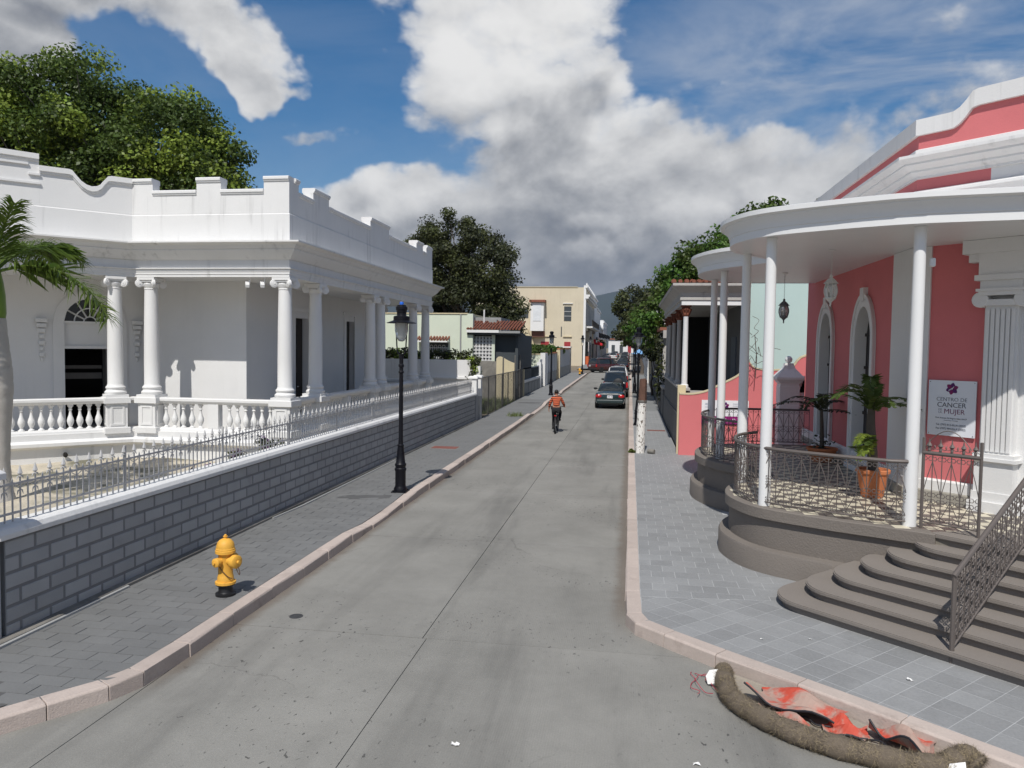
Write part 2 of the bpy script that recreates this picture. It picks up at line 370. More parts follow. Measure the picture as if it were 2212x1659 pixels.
def text(s,size,mat,M,parent,name='lettering',ext=.003,bold=0,align='CENTER'):
    c=bpy.data.curves.new('t','FONT'); c.body=s; c.size=size; c.extrude=ext; c.align_x=align; c.offset=bold; c.resolution_u=3
    o=bpy.data.objects.new('t',c); col.objects.link(o); dg=bpy.context.evaluated_depsgraph_get()
    me=bpy.data.meshes.new_from_object(o.evaluated_get(dg)); bpy.data.objects.remove(o)
    v=[tuple(M@p.co) for p in me.vertices]; f=[tuple(p.vertices) for p in me.polygons]
    return mk(name,v,f,mat,parent,0)
# ------------------------------------------------------------ ground, road, pavements
def gy(p): return gz(p[1])
ys=[-400,-60,0,33,60,100,150,250,600,2000,9000]
mb=MB(); xs=[-9000,-60,-6,6,60,9000]
mb.add([(x,y,gz(y)-.06) for y in ys for x in xs],[(j*6+i,j*6+i+1,(j+1)*6+i+1,(j+1)*6+i) for j in range(len(ys)-1) for i in range(5)])
dirt=pm('dry_earth',(.20,.165,.115),.95,.2,.5,.12,12,.6,20,stain=.5,stcol=(.07,.09,.03),stscale=.25)
struct(mb.build('ground',dirt,org=(0,0,-.06),smooth=0))
# concrete road: node material with wear, oil spots and tyre polish
roadm=bpy.data.materials.new('worn_concrete'); roadm.use_nodes=True; g=G(roadm.node_tree); b=roadm.node_tree.nodes['Principled BSDF']
pos=g.n('ShaderNodeNewGeometry').outputs['Position']; oi=g.n('ShaderNodeObjectInfo').outputs['Random']
f=g.m('ADD',1,g.m('MULTIPLY',g.m('SUBTRACT',g.noise(pos,.55,6,.6),.5),.75))
f=g.m('ADD',f,g.m('MULTIPLY',g.m('SUBTRACT',g.noise(pos,55,3,.7),.5),.42)); f=g.m('ADD',f,g.m('MULTIPLY',g.m('SUBTRACT',g.noise(pos,6,6,.7),.5),.22))
f=g.m('ADD',f,g.m('MULTIPLY',g.m('SUBTRACT',oi,.5),.10))
hv=g.n('ShaderNodeHueSaturation'); hv.inputs['Color'].default_value=(.232,.225,.206,1); g.lk(f,hv.inputs['Value'])
lane=g.vm('MULTIPLY',pos,(1,.12,1)).outputs[0]
trk=g.m('MULTIPLY',g.sm(g.noise(lane,.9,5,.6,.3),.48,.70),.42); c1=g.mix(trk,hv.outputs[0],(.085,.083,.078))
sp=g.vm('MULTIPLY',pos,(1,.62,1)).outputs[0]
spots=g.m('MULTIPLY',g.sm(g.noise(sp,19,2,.45,.6),.66,.705),g.sm(g.noise(pos,.42,3,.5),.45,.62)); c2=g.mix(g.m('MULTIPLY',spots,.72),c1,(.028,.027,.027))
pale=g.m('MULTIPLY',g.sm(g.noise(pos,1.7,6,.7),.57,.80),.35); c3=g.mix(pale,c2,(.30,.295,.28))
px_=g.n('ShaderNodeSeparateXYZ'); g.lk(pos,px_.inputs[0]); wob=g.m('ADD',px_.outputs[0],g.m('MULTIPLY',g.m('SUBTRACT',g.noise(pos,3.2,5,.65),.5),.22))
gut=g.m('MULTIPLY',g.m('MAXIMUM',g.sm(wob,-4.50,-4.68),g.sm(wob,-.22,-.04)),g.sm(px_.outputs[1],8.9,10.5)); gl_=g.m('MULTIPLY',g.sm(wob,-4.50,-4.68),g.sm(px_.outputs[1],6.5,7.5)); c3=g.mix(g.m('MULTIPLY',g.m('MAXIMUM',gut,gl_),.55),c3,(.12,.085,.06))
crk=g.n('ShaderNodeTexVoronoi',feature='DISTANCE_TO_EDGE'); crk.inputs['Scale'].default_value=.33; g.lk(g.vm('ADD',pos,g.vm('MULTIPLY',g.n('ShaderNodeTexNoise').outputs['Color'],(.0,.0,.0)).outputs[0]).outputs[0],crk.inputs['Vector'])
wn=g.n('ShaderNodeTexNoise'); wn.inputs['Scale'].default_value=1.6; wn.inputs['Detail'].default_value=5; g.lk(pos,wn.inputs['Vector']); g.lk(g.vm('ADD',pos,g.vm('MULTIPLY',wn.outputs['Color'],(.9,.9,0)).outputs[0]).outputs[0],crk.inputs['Vector'])
ck=g.m('MULTIPLY',g.sm(crk.outputs['Distance'],.0045,.0015),g.sm(g.noise(pos,.30,2,.5),.52,.60)); c3=g.mix(g.m('MULTIPLY',ck,.28),c3,(.06,.056,.05))
agg=g.noise(pos,130,2,.8); c3=g.mix(g.m('MULTIPLY',g.sm(agg,.60,.72),.35),c3,(.40,.385,.35)); c3=g.mix(g.m('MULTIPLY',g.sm(agg,.38,.28),.35),c3,(.08,.078,.07))
g.lk(c3,b.inputs['Base Color']); b.inputs['Roughness'].default_value=.82; b.inputs['Specular IOR Level'].default_value=.3
wv=g.n('ShaderNodeTexWave',bands_direction='X'); wv.inputs['Scale'].default_value=14; wv.inputs['Distortion'].default_value=1.2; g.lk(pos,wv.inputs['Vector'])
bn=g.n('ShaderNodeBump'); bn.inputs['Strength'].default_value=.35; bn.inputs['Distance'].default_value=.006
g.lk(g.m('ADD',g.m('MULTIPLY',wv.outputs[1],.5),g.noise(pos,70,4,.7)),bn.inputs['Height']); g.lk(bn.outputs[0],b.inputs['Normal'])
joint=pm('road_joint_filler',(.085,.08,.072),.9,.1,3,.05,40)
road=thing('road','','',(0,0,0)); del road['label']; del road['category']; road['kind']='structure'
mb=MB(); yy=[-30,-5,5,33]+list(range(40,260,10))
for x0,x1,y0,y1 in ((-4.72,.02,-30,260),):
    mb.add([(x,y,gz(y)-.022) for y in yy for x in(x0,x1)],[(2*j,2*j+1,2*j+3,2*j+2) for j in range(len(yy)-1)])
mb.add([(-60,-30,-.026),(60,-30,-.026),(60,9.2,-.026),(-60,9.2,-.026)],[(0,1,2,3)])
mb.build('joint_bed',joint,road,0)
def slab(x0,x1,y0,y1,xs=None):
    m=MB(); e=.0045; jz=rnd.uniform(-.0025,.0025)
    m.prism([(x0+e,y0+e),(x1-e,y0+e),(x1-e,y1-e),(x0+e,y1-e)],-.10+jz,0+jz,zf=gy); return m.build('slab',roadm,road,0)
J=[8.6+4.55*i for i in range(0,12)]
for y0,y1 in zip(J[:-1],J[1:]):
    slab(-4.72,-2.35,y0,y1); slab(-2.35,.02 if y0>9 else .9,y0,y1)
slab(.9,2.9,8.6,11.5)
for y0,y1 in ((4.05,8.6),(-.5,4.05),(-5.05,-.5)):
    for x0,x1 in ((-11.4,-8.2),(-8.2,-4.72),(-4.72,-2.3),(-2.3,2.9),(2.9,8)): slab(x0,x1,y0,y1)
mb=MB(); yq=[J[-1],70,90,120,160,200,255]
for a,c in zip(yq[:-1],yq[1:]):
    for x0,x1 in((-4.72,-2.35),(-2.35,.02)): mb.add([(x0+.01,a+.01,gz(a)),(x1-.01,a+.01,gz(a)),(x1-.01,c-.01,gz(c)),(x0+.01,c-.01,gz(c))],[(0,1,2,3)])
mb.build('far_slabs',roadm,road,0,kind='stuff')
mb=MB(); mb.add([(-60,-30,-.006),(-11.41,-30,-.006),(-11.41,8.55,-.006),(-60,8.55,-.006),(8.01,-30,-.006),(60,-30,-.006),(60,8.55,-.006),(8.01,8.55,-.006),(-11.4,-30,-.006),(8,-30,-.006),(8,-5.06,-.006),(-11.4,-5.06,-.006)],[(0,1,2,3),(4,5,6,7),(8,9,10,11)])
mb.build('outer_slabs',roadm,road,0,kind='stuff')
mb=MB(); mb.box(-45,-4.73,88.5,98,gz(93)-.02,gz(93)); mb.box(.03,45,86,94,gz(90)-.02,gz(90)-.004)
struct(mb.build('side_street',roadm,None,0))

# kerbs ----------------------------------------------------------
DIPS=[(12.6,13.6,15.2,16.2,.6),(37,38,43,44,.9),(50.5,51.5,53.5,54.5,.9),(63,64,67,68,.9)]
def dip(y):
    for a,b_,c,d,k in DIPS:
        if a<y<d: return k*(min(1,(y-a)/(b_-a),(d-y)/(d-c)))
    return 0
def swz(x,y): return gz(y)-.115*dip(y)*max(0,min(1,(x+6.7)/2.0))**1.5          # fall of the left pavement towards a lowered kerb
kl=thing('left_kerb','','',(0,0,0)); kr=thing('right_kerb','','',(0,0,0))
for k in(kl,kr): del k['label']; del k['category']; k['kind']='structure'
def kstone(par,a,b_,na,nb,wd,h0,h1,chip=True):
    # a,b_ road-side ends; na,nb inward normals
    m=MB(); jx=lambda:rnd.uniform(-.008,.008)
    P=[]
    for (p,nn,h) in((a,na,h0),(b_,nb,h1)):
        j=jx(); z=gz(p[1]); P+=[(p[0]-nn[0]*j,p[1]-nn[1]*j,z-.12),(p[0]-nn[0]*j+nn[0]*.008,p[1]-nn[1]*j+nn[1]*.008,z+h-.02),(p[0]+nn[0]*(.022+j),p[1]+nn[1]*(.022+j),z+h+jx()*.4),(p[0]+nn[0]*wd,p[1]+nn[1]*wd,z+h+jx()*.3),(p[0]+nn[0]*wd,p[1]+nn[1]*wd,z-.12)]
    m.add(P,[(0,1,2,3,4),(9,8,7,6,5)]+[(i,i+5,(i+1)%5+5,(i+1)%5) for i in range(5)])
    return m.build('kerb_stone',kerbm,par,0,bevel=.006,recalc=True)
def kerbrun(par,path,inw,wd=.21,hf=None):
    # path sampled at stone ends
    side=offs(path); n=len(path)
    for i in range(n-1):
        a,b_=path[i],path[i+1]; d=math.dist(a,b_); t=(.004*(b_[0]-a[0])/d,.004*(b_[1]-a[1])/d)
        na=tuple(c*inw for c in side[i]); nb=tuple(c*inw for c in side[i+1])
        kstone(par,(a[0]+t[0],a[1]+t[1]),(b_[0]-t[0],b_[1]-t[1]),na,nb,wd,hf(a),hf(b_))
hl=lambda p:.155-.118*dip(p[1])
pl=[(-7.4,2.75),(-6.85,3.57),(-6.28,4.4),(-5.72,5.23),(-5.16,6.06),(-4.86,6.5),(-4.73,6.85)]; y=7.6
while y<62: pl.append((-4.70,y)); y+=rnd.uniform(.85,1.15)
kerbrun(kl,pl,-1,.21,hl)
mb=MB(); mb.sweep([(-4.70,y) for y in range(int(pl[-1][1])+1,87)],[(0,-.1),(0,.14),(-.02,.155),(-.21,.155),(-.21,-.1)],zf=gy)
mb.sweep([(-4.70,y) for y in range(100,250,10)],[(0,-.1),(0,.14),(-.02,.155),(-.21,.155),(-.21,-.1)],zf=gy); mb.build('far_kerb',kerbm,kl,0,kind='stuff')
pr=[(7.4,2.6),(6.2,3.75),(5.15,4.76),(4.1,5.68),(3.24,6.42),(2.45,7.12),(1.70,7.76),(.98,8.37),(.45,8.85),(.12,9.18),(.015,9.5)]; y=10.4
while y<60: pr.append((.0,y)); y+=rnd.uniform(.85,1.2)
kerbrun(kr,pr,1,.20,lambda p:.155)
mb=MB(); mb.sweep([(0,y) for y in range(int(pr[-1][1])+1,85)],[(0,-.1),(0,.14),(.02,.155),(.2,.155),(.2,-.1)],zf=gy)
mb.sweep([(0,y) for y in range(95,250,10)],[(0,-.1),(0,.14),(.02,.155),(.2,.155),(.2,-.1)],zf=gy); mb.build('far_kerb',kerbm,kr,0,kind='stuff',recalc=True)

# pavements ------------------------------------------------------
def tz(p,x): return .15+(swz(p[0],p[1]) if x<0 else gz(p[1]))
def pavement(name,grout,mat,cells,edge,left,limit=300,pname='paver'):
    st=thing(name,'','',(0,0,0)); del st['label']; del st['category']; st['kind']='structure'
    bed=MB()
    for poly in edge: bed.prism(poly,-.10,.147 if left else .1508,zf=lambda p:tz(p,-1 if left else 1)-.15)
    bed.build('joint_bed',grout,st,0)
    cells=[c for c in cells if len(c)>2 and area(c)>.002]
    cells.sort(key=lambda c:math.hypot(sum(p[0] for p in c)/len(c),sum(p[1] for p in c)/len(c)))
    # keep those in view first
    rest=MB()
    for i,c in enumerate(cells):
        tgt=MB() if i<limit else rest
        j=rnd.uniform(-.002,.002)
        tgt.prism(c,.10,.152+j*(1 if left else .3),zf=lambda p:tz(p,-1 if left else 1)-.15)
        if i<limit: tgt.build(pname,mat,st,0)
    if rest.v: rest.build('far_pavers',mat,st,0,kind='stuff')
    return st
def inview(cx,cy):
    q=Vector((cx,cy,.15-CAMZ)); w=q.dot(fw); 
    if w<1: return False
    u=1650*q.dot(r2)/w; v=1650*q.dot(u2)/w; return abs(u)<1180 and abs(v)<900
cells=[]; e=.004
y=3.0; row=0
while y<46:
    x=-6.70-(.2 if row%2 else 0)
    while x<-4.9:
        c=[(x+e,y+e),(x+.4-e,y+e),(x+.4-e,y+.2-e),(x+e,y+.2-e)]
        c=clip(c,1,0,-6.68); c=clip(c,-1,0,4.915) if c else c
        if c: c=clip(c,-.829,.559,7.79+.02) if c else c
        if c and inview(c[0][0],c[0][1]): cells.append(c)
        x+=.4
    y+=.2; row+=1
edgeL=[[(-6.70,33),(-6.70,4.2),(-4.92,6.95),(-4.92,12.6)]+[(-4.92,a) for a in(13.6,15.2,16.2,33)]]
edgeL=[[(-6.7,y0),(-4.92,y0),(-4.92,y1),(-6.7,y1)] for y0,y1 in ((7.0,12.6),(12.6,13.6),(13.6,15.2),(15.2,16.2),(16.2,33),(33,37),(37,38),(38,43),(43,44),(44,46.02))]+[[(-6.7,7.0),(-6.7,4.1),(-4.92,6.95)]]
swl=pavement('left_pavement',groutL,paverL,cells,edgeL,True)
pavefar=pm('grey_paving',(.20,.205,.205),.8,.10,.8,.06,15,.3,30)
mb=MB(); yy=[46.02,50.5,51.5,53.5,54.5,63,64,67,68,80,87]
mb.add([(x,y,.151+swz(x,y)) for y in yy for x in(-6.7,-4.92)],[(2*j,2*j+1,2*j+3,2*j+2) for j in range(len(yy)-1)])
mb.add([(x,y,.151+gz(y)) for y in (100,150,250) for x in(-6.9,-4.92)],[(2*j,2*j+1,2*j+3,2*j+2) for j in range(2)])
mb.build('far_paving',pavefar,swl,0,kind='stuff')
# right pavement: straight flags along the street, 45 degree flags round the corner
cells=[]; e=.0035
y=9.0; row=0
while y<40:
    x=.205-(.17 if row%2 else 0)
    while x<1.75 or (x<2.6 and y<11.5) or (x<4.8 and 19.7<y<24.2):
        c=[(x+e,y+e),(x+.34-e,y+e),(x+.34-e,y+.30-e),(x+e,y+.30-e)]; c=clip(c,1,0,.205)
        c=clip(c,-.10,1,10.15) if c else c
        if y>24.1: c=clip(c,-1,0,-1.56) if c else c
        if c and inview(c[0][0],c[0][1]): cells.append(c)
        x+=.34
    y+=.30; row+=1
dd=2**-.5
for i in range(-8,30):
    for j in range(-8,34):
        s0=8.0-1.6+.30*i*1; t0=-7.5+.30*j
        pts=[((s+t)*dd,(s-t)*dd) for s,t in((s0+e,t0+e),(s0+.30-e,t0+e),(s0+.30-e,t0+.30-e),(s0+e,t0+.30-e))]
        c=clip(pts,.6585,.7526,6.946+.20); c=clip(c,.10,-1,-10.14) if c else c; c=clip(c,1,0,.215) if c else c
        if c and (c[0][0]+c[0][1])*dd<9.4 and inview(c[0][0],c[0][1]): cells.append(c)
edgeR=[[(.2,10.2),(2.6,10.4),(2.6,19.8),(.2,19.8)],[(.2,19.8),(4.9,19.8),(4.9,24.3),(.2,24.3)],[(.2,24.3),(1.57,24.3),(1.57,33),(.2,33)],[(.2,33),(1.57,33),(1.57,40.2),(.2,40.2)],[(.2,9.4),(.32,9.25),(7.4,2.9),(9,4),(9,12),(2.6,10.4),(.2,10.2)]]
swr=pavement('right_pavement',groutR,paverR,cells,edgeR,False)
mb=MB(); mb.add([(x,y,.151+gz(y)) for y in(40.2,60,84) for x in(.2,1.6)]+[(x,y,.151+gz(y)) for y in(96,150,250) for x in(.2,1.6)],[(0,1,3,2),(2,3,5,4),(6,7,9,8),(8,9,11,10)])
mb.build('far_paving',pavefar,swr,0,kind='stuff')

# garden wall with painted block relief ---------------------------
gw=thing('garden_wall','long grey block garden wall with white coping along the left pavement','wall',(-6.82,20,.15))
WX=-6.70; Y0,Y1=7.30,32.95
MB().box(WX-.22,WX-.006,Y0,Y1,.0,1.27).build('core',mortar,gw,0)
mb=MB(); mb.sweep([(WX,Y0-.1),(WX,Y1)],[(.045,1.27),(.05,1.33),(.02,1.385),(-.02,1.40),(-.26,1.40),(-.28,1.27)]); mb.build('coping',whitedirty,gw,20,recalc=True,bevel=.006)
bm_=None; rest=MB(); n=0; BL,BH=.445,.183
items=[]
for r in range(6):
    y=Y0+.012-(BL/2 if r%2 else 0); z0=1.255-(r+1)*(BH+.004)
    while y<Y1:
        a=max(y,Y0+.01); b_=min(y+BL-.040,Y1-.01)
        if b_-a>.06: items.append((a,b_,z0+.020,z0+BH-.014,abs(b_-a-(BL-.040))<1e-4))
        y+=BL
items.sort(key=lambda t:t[0])
for i,(a,b_,z0,z1,full) in enumerate(items):
    if i<300:
        if full and bm_: dupobj(bm_,gw,local(gw,(WX-.006,a,z0)))
        else:
            m=MB(); m.add([(0,0,0),(0,b_-a,0),(0,b_-a,z1-z0),(0,0,z1-z0),(.008,.006,.006),(.008,b_-a-.006,.006),(.008,b_-a-.006,z1-z0-.006),(.008,.006,z1-z0-.006)],[(4,5,6,7),(0,1,5,4),(1,2,6,5),(2,3,7,6),(3,0,4,7)])
            m.v=[(p[0]+ORG[gw.name][0],p[1]+ORG[gw.name][1],p[2]+ORG[gw.name][2]) for p in m.v]
            o=m.build('block',blockm,gw,0); o.location=local(gw,(WX-.006,a,z0))
            if full: bm_=o
    else: rest.box(WX-.01,WX+.002,a,b_,z0,z1)
rest.build('far_blocks',blockm,gw,0,kind='stuff')
MB().sweep([(WX,Y0-.3),(WX,12),(WX,Y1)],[(.10,.10),(.10,.19),(.085,.20),(0,.21),(-.1,.1)]).build('footing',concgrey,gw,20,recalc=True)
mb=MB(); mb.sweep([(WX+.105,4.3),(WX+.105,9.2)],[(.03,.12),(.03,.178),(.02,.185),(0,.185),(0,.12)]); mb.sweep([(WX+.105,13.4),(WX+.17,14.6),(WX+.14,18),(WX+.105,21)],[(.025,.12),(.025,.172),(0,.175),(0,.12)])
mb.build('edging_strip',pm('pale_cement',(.36,.36,.35),.8,.08,3,.05,40),gw,0,recalc=True)
# posts
def post(x,y,h,w,label,low):
    t=thing('gate_post',label,'post',(x,y,.15))
    MB().box(x-w/2,x+w/2,y-w/2,y+w/2,.0,low).build('shaft',blockm,t,0,bevel=.006)
    MB().box(x-w/2+.002,x+w/2-.002,y-w/2+.002,y+w/2-.002,low,h-.12).build('upper_shaft',white if low<1.8 else blockm,t,0,bevel=.006)
    m=MB(); q=w/2+.05; m.lathe([(0.001,h-.12)],n=4) if 0 else None
    m.add([(x-q,y-q,h-.12),(x+q,y-q,h-.12),(x+q,y+q,h-.12),(x-q,y+q,h-.12),(x-q,y-q,h-.05),(x+q,y-q,h-.05),(x+q,y+q,h-.05),(x-q,y+q,h-.05),(x-q+.05,y-q+.05,h),(x+q-.05,y-q+.05,h),(x+q-.05,y+q-.05,h),(x-q+.05,y+q-.05,h)],[(3,2,1,0),(8,9,10,11)]+[(i,(i+1)%4,(i+1)%4+4,i+4) for i in range(4)]+[(i+4,(i+1)%4+4,(i+1)%4+8,i+8) for i in range(4)])
    m.build('cap',white,t,0,bevel=.006); return t
post(-6.92,7.0,2.06,.46,'thick grey gate post with white cap at the left edge',1.9)
post(-6.83,33.18,2.12,.34,'white capped post at the far end of the garden wall',1.3)
post(-6.78,33.95,2.14,.32,'white capped post beside the chain link fence',1.2)
# iron fence on the wall
fe=thing('iron_fence','silver iron spear picket fence on top of the garden wall','fence',(-6.83,20,1.40))
FX=-6.83
for z in(1.50,1.83): MB().box(FX-.011,FX+.011,Y0+.05,Y1-.1,z-.012,z+.012).build('rail',silveriron,fe,0)
def picket(h,head):
    m=MB(); ox,oy,oz=ORG[fe.name]; m.box(ox-.007,ox+.007,oy-.007,oy+.007,1.405,1.40+h)
    if head:
        z=1.40+h
        m.lathe([(.007,z-.01),(.020,z),(.010,z+.012),(.028,z+.035),(.018,z+.075),(.002,z+.13)],(ox,oy,0),6)
        for s in(-1,1): m.tube([(ox,oy+s*.008,z+.005),(ox,oy+s*.036,z+.0),(ox,oy+s*.050,z-.03)],[.008,.008,.003],5)
        for s in(-1,1): m.tube([(ox,oy+s*.008,1.75),(ox,oy+s*.030,1.74),(ox,oy+s*.046,1.69)],[.008,.009,.002],5)
    else: m.lathe([(.007,1.40+h-.01),(.012,1.40+h),(.002,1.40+h+.04)],(ox,oy,0),5)
    return m.build('picket',silveriron,fe,0)
pa=picket(.50,True); pb=picket(.46,False); k=0; y=Y0+.15; sp=.1125
scroll=MB(); first={0:pa,1:pb}; used=set()
while y<Y1-.15:
    src=first[k%2]
    if k%2 not in used: o=src; used.add(k%2)
    else: o=dupobj(src,fe)
    o.location=(0,y-20,0)
    if k%2==0:
        scroll.tube([(FX,y+sp*a,1.84-.075*(abs(a-1))**.6-.0) for a in(0,.2,.6,1,1.4,1.8,2)],.006,4)
    y+=sp; k+=1
scroll.build('arch_scrolls',silveriron,fe,0,kind='stuff')
y=Y0+2.2
while y<Y1:
    MB().box(FX-.014,FX+.014,y-.014,y+.014,1.38,2.02).build('fence_post',silveriron,fe,0); y+=2.55
# ------------------------------------------------------------ white mansion
A=(-17.2,14.9);B=(-13.25,18.85);C=(-8.8,18.85);D=(-8.8,33.3);E_=(-13.2,33.3)
OUT=[A,B,C,D,E_]
def inset(path,o): n=offs(path); return [(p[0]-q[0]*o,p[1]-q[1]*o) for p,q in zip(path,n)]
wm=thing('white_mansion','white colonnaded mansion with battlement parapet behind the grey garden wall','building',(-11,24,.1))
MB().sweep(OUT,[(0,-.1),(0,.66),(.03,.68),(.15,.74),(.15,.82),(.03,.86),(0,.88),(0,1.03),(-.3,1.03),(-.3,-.1)]).build('plinth',whitedirty,wm,20,recalc=True)
inner=[(-18.7,16.5),(-14.2,21.0),(-13.4,20.55),(-10.9,20.55),(-10.9,33.0)]
MB().prism(inset(OUT,.15)+[(-18.7,33.1),(-18.7,16.4)],.80,.955).build('porch_floor',pm('porch_floor_cement',(.30,.29,.28),.7),wm,0)
CL=inset(OUT,.22)
MB().sweep(CL,[(.13,1.01),(.13,1.08),(.10,1.13),(-.10,1.13),(-.13,1.08),(-.13,1.01)]).build('bottom_rail',white,wm,20,recalc=True)
MB().sweep(CL,[(.09,1.78),(.12,1.81),(.15,1.86),(.15,1.92),(.13,1.94),(-.13,1.94),(-.15,1.92),(-.15,1.86),(-.12,1.81),(-.09,1.78)]).build('top_rail',white,wm,20,recalc=True)
ox,oy,oz=ORG[wm.name]
bp=[(.075,1.125),(.075,1.155),(.05,1.165),(.035,1.19),(.045,1.22),(.075,1.29),(.085,1.35),(.07,1.42),(.042,1.50),(.030,1.58),(.034,1.62),(.052,1.64),(.034,1.66),(.045,1.71),(.07,1.735),(.07,1.785)]
bal=MB().lathe(bp,(ox,oy,0),10).build('baluster',white,wm,40); balused=False
def addbal(x,y):
    global balused
    if not balused: bal.location=(x-ox,y-oy,0); balused=True
    else: dupobj(bal,wm,(x-ox,y-oy,0))
# columns
def column(x,y,par,zb=1.94,zt=5.18,r=.195,rz=0):
    m=MB(); z=zb; m.obox((x,y,z+.04),(.56,.56,.08),rz)
    m.lathe([(.25,z+.08),(.27,z+.11),(.27,z+.15),(.245,z+.18),(.225,z+.20),(.225,z+.225),(.245,z+.25),(.245,z+.28),(.215,z+.31),(r,z+.36),(r*.995,z+1.1),(r*.95,z+2.0),(r*.86,zt-.36),(r*.86,zt-.33),(r*.92,zt-.32),(r*.92,zt-.30),(r*.86,zt-.29),(r*.84,zt-.2)],(x,y,0),20)
    sh=m.build('column',white,par,35)
    m=MB(); m.lathe([(r*.84,zt-.30),(r*1.02,zt-.24),(r*1.1,zt-.18),(r*.9,zt-.12)],(x,y,0),16)
    m.obox((x,y,zt-.045),(.50,.50,.07),rz); m.obox((x,y,zt-.10),(.44,.44,.06),rz)
    ca,sa=math.cos(rz),math.sin(rz)
    for sx in(-1,1):
        for sy in(-1,1):
            c=Vector((x+(sx*.205)*ca-(sy*.205)*sa,y+(sx*.205)*sa+(sy*.205)*ca,zt-.17)); ax=math.atan2(sy,sx)+rz+PI/2*0
            for t_,w_ in ((.11,.035),(.075,.047),(.03,.058)):
                q=MB().lathe([(t_*.92,-w_),(t_,-w_+.008),(t_,w_-.008),(t_*.92,w_)],(0,0,0),14,axis='X')
                # axle perpendicular to the diagonal
                q.xf(Matrix.Translation(c)@Matrix.Rotation(ax+PI/2,4,'Z')); m.add(q.v,q.f)
    m.build('capital',white,sh,35); return sh
def pedestal(x,y,par,rz=0,w=.50):
    m=MB(); m.obox((x,y,1.06),(w+.12,w+.12,.16),rz); m.obox((x,y,1.46),(w,w,.66),rz); m.obox((x,y,1.865),(w+.14,w+.14,.155),rz); m.obox((x,y,1.805),(w+.06,w+.06,.05),rz)
    p=m.build('pedestal',white,par,0,bevel=.008)
    m=MB(); ca,sa=math.cos(rz),math.sin(rz)
    for a in(0,PI/2,PI,-PI/2):                     # raised panel frames on the four faces
        fr=MB()
        for px,pz,sx,sz in((0,.24,.34,.05),(0,-.24,.34,.05),(-.145,0,.05,.43),(.145,0,.05,.43)): fr.box(px-sx/2,px+sx/2,-w/2-.018,-w/2+.01,1.46+pz-sz/2,1.46+pz+sz/2)
        fr.xf(Matrix.Translation((x,y,0))@Matrix.Rotation(rz+a,4,'Z')); m.add(fr.v,fr.f)
    m.build('panel_frame',white,p,0); return p
cols=[(-12.87,19.07,0),(-9.02,19.07,0),(-9.02,21.05,0),(-9.02,25.75,0),(-9.02,26.85,0),(-9.02,31.1,0),(-9.02,33.05,0)]
dg=R(45); q0=(-13.55-.155,18.55+.155)
cols+=[(-13.70,18.71,dg),(-16.6,15.81,dg)]
for x,y,a in cols: column(x,y,wm,rz=a); pedestal(x,y,wm,a)
column(-11.1,33.0,wm)
ped=[(x,y) for x,y,_ in cols]
def run(p,q,gap=.42,step=.205):
    L=math.dist(p,q); u=gap; n=max(1,int((L-2*gap)/step)); s=(L-2*gap)/n
    for i in range(n+1):
        t=(gap+i*s)/L; yield p[0]+(q[0]-p[0])*t,p[1]+(q[1]-p[1])*t
for p,q in (((-12.87,19.07),(-11.02,19.07)),((-11.02,19.07),(-9.02,19.07)),((-9.02,19.07),(-9.02,21.05)),((-9.02,21.05),(-9.02,23.4)),((-9.02,23.4),(-9.02,25.75)),((-9.02,26.85),(-9.02,28.97)),((-9.02,28.97),(-9.02,31.1)),((-9.02,31.1),(-9.02,33.05)),((-13.70,18.71),(-16.6,15.81))):
    for x,y in run(p,q): addbal(x,y)
for x,y in((-11.02,19.07),(-9.02,23.4),(-9.02,28.97)): MB().obox((x,y,1.46),(.30,.22,.66)).build('rail_block',white,wm,0)
# entablature + cornice
MB().sweep(OUT,[(0,5.18),(0,5.245),(.015,5.25),(.015,5.315),(.03,5.32),(.03,5.385),(.07,5.39),(.07,5.41),(0,5.42),(0,5.63),(.05,5.64),(.09,5.69),(.20,5.79),(.25,5.86),(.25,5.895),(.28,5.90),(.33,5.98),(.46,6.03),(.46,6.07),(.05,6.12),(-.42,6.12),(-.42,5.18)]).build('entablature',whitedirty,wm,25,recalc=True)
MB().sweep(OUT,[(.02,6.10),(.02,6.80),(-.005,6.83),(-.32,6.83),(-.32,6.10)]).build('parapet_base',whitedirty,wm,20,recalc=True)
# parapet with merlons
def steps(lst,lo,hi):
    def f(u):
        for a,b in lst:
            if a<=u<=b: return hi
        return lo
    return f
par=MB(); caps=MB(); LO,HI=7.46,7.78
def parapet(p,q,mer):
    L=math.dist(p,q); br=sorted({0,L}|{a for m_ in mer for a in m_}); 
    d=((q[0]-p[0])/L,(q[1]-p[1])/L); nn=(d[1],-d[0])
    f=steps(mer,LO,HI)
    for a,b in zip(br[:-1],br[1:]):
        if b-a<.01: continue
        h=f((a+b)/2); pp=(p[0]+d[0]*a,p[1]+d[1]*a); qq=(p[0]+d[0]*b,p[1]+d[1]*b)
        par.sweep([pp,qq],[(0,6.83),(0,h-.13),(-.30,h-.13),(-.30,6.83)])
        e=.0 if h==LO else .0
        caps.sweep([pp,qq],[(0,h-.13),(.03,h-.12),(.03,h-.085),(.055,h-.08),(.055,h-.02),(.03,h),(-.30,h),(-.33,h-.02),(-.33,h-.13)])
parapet(B,C,[(0,.6),(1.86,2.55),(3.75,4.45)]); q=.295; parapet((C[0],C[1]+q),(D[0],D[1]-q),[(0,.57-q),(1.52-q,2.64-q),(6.25-q,8.29-q),(11.9-q,12.9-q),(13.45-q,13.85)]); parapet(D,E_,[(0,.6),(2,2.7)])
par.build('parapet',whitedirty,wm,0,recalc=True); caps.build('parapet_cap',white,wm,0,recalc=True)
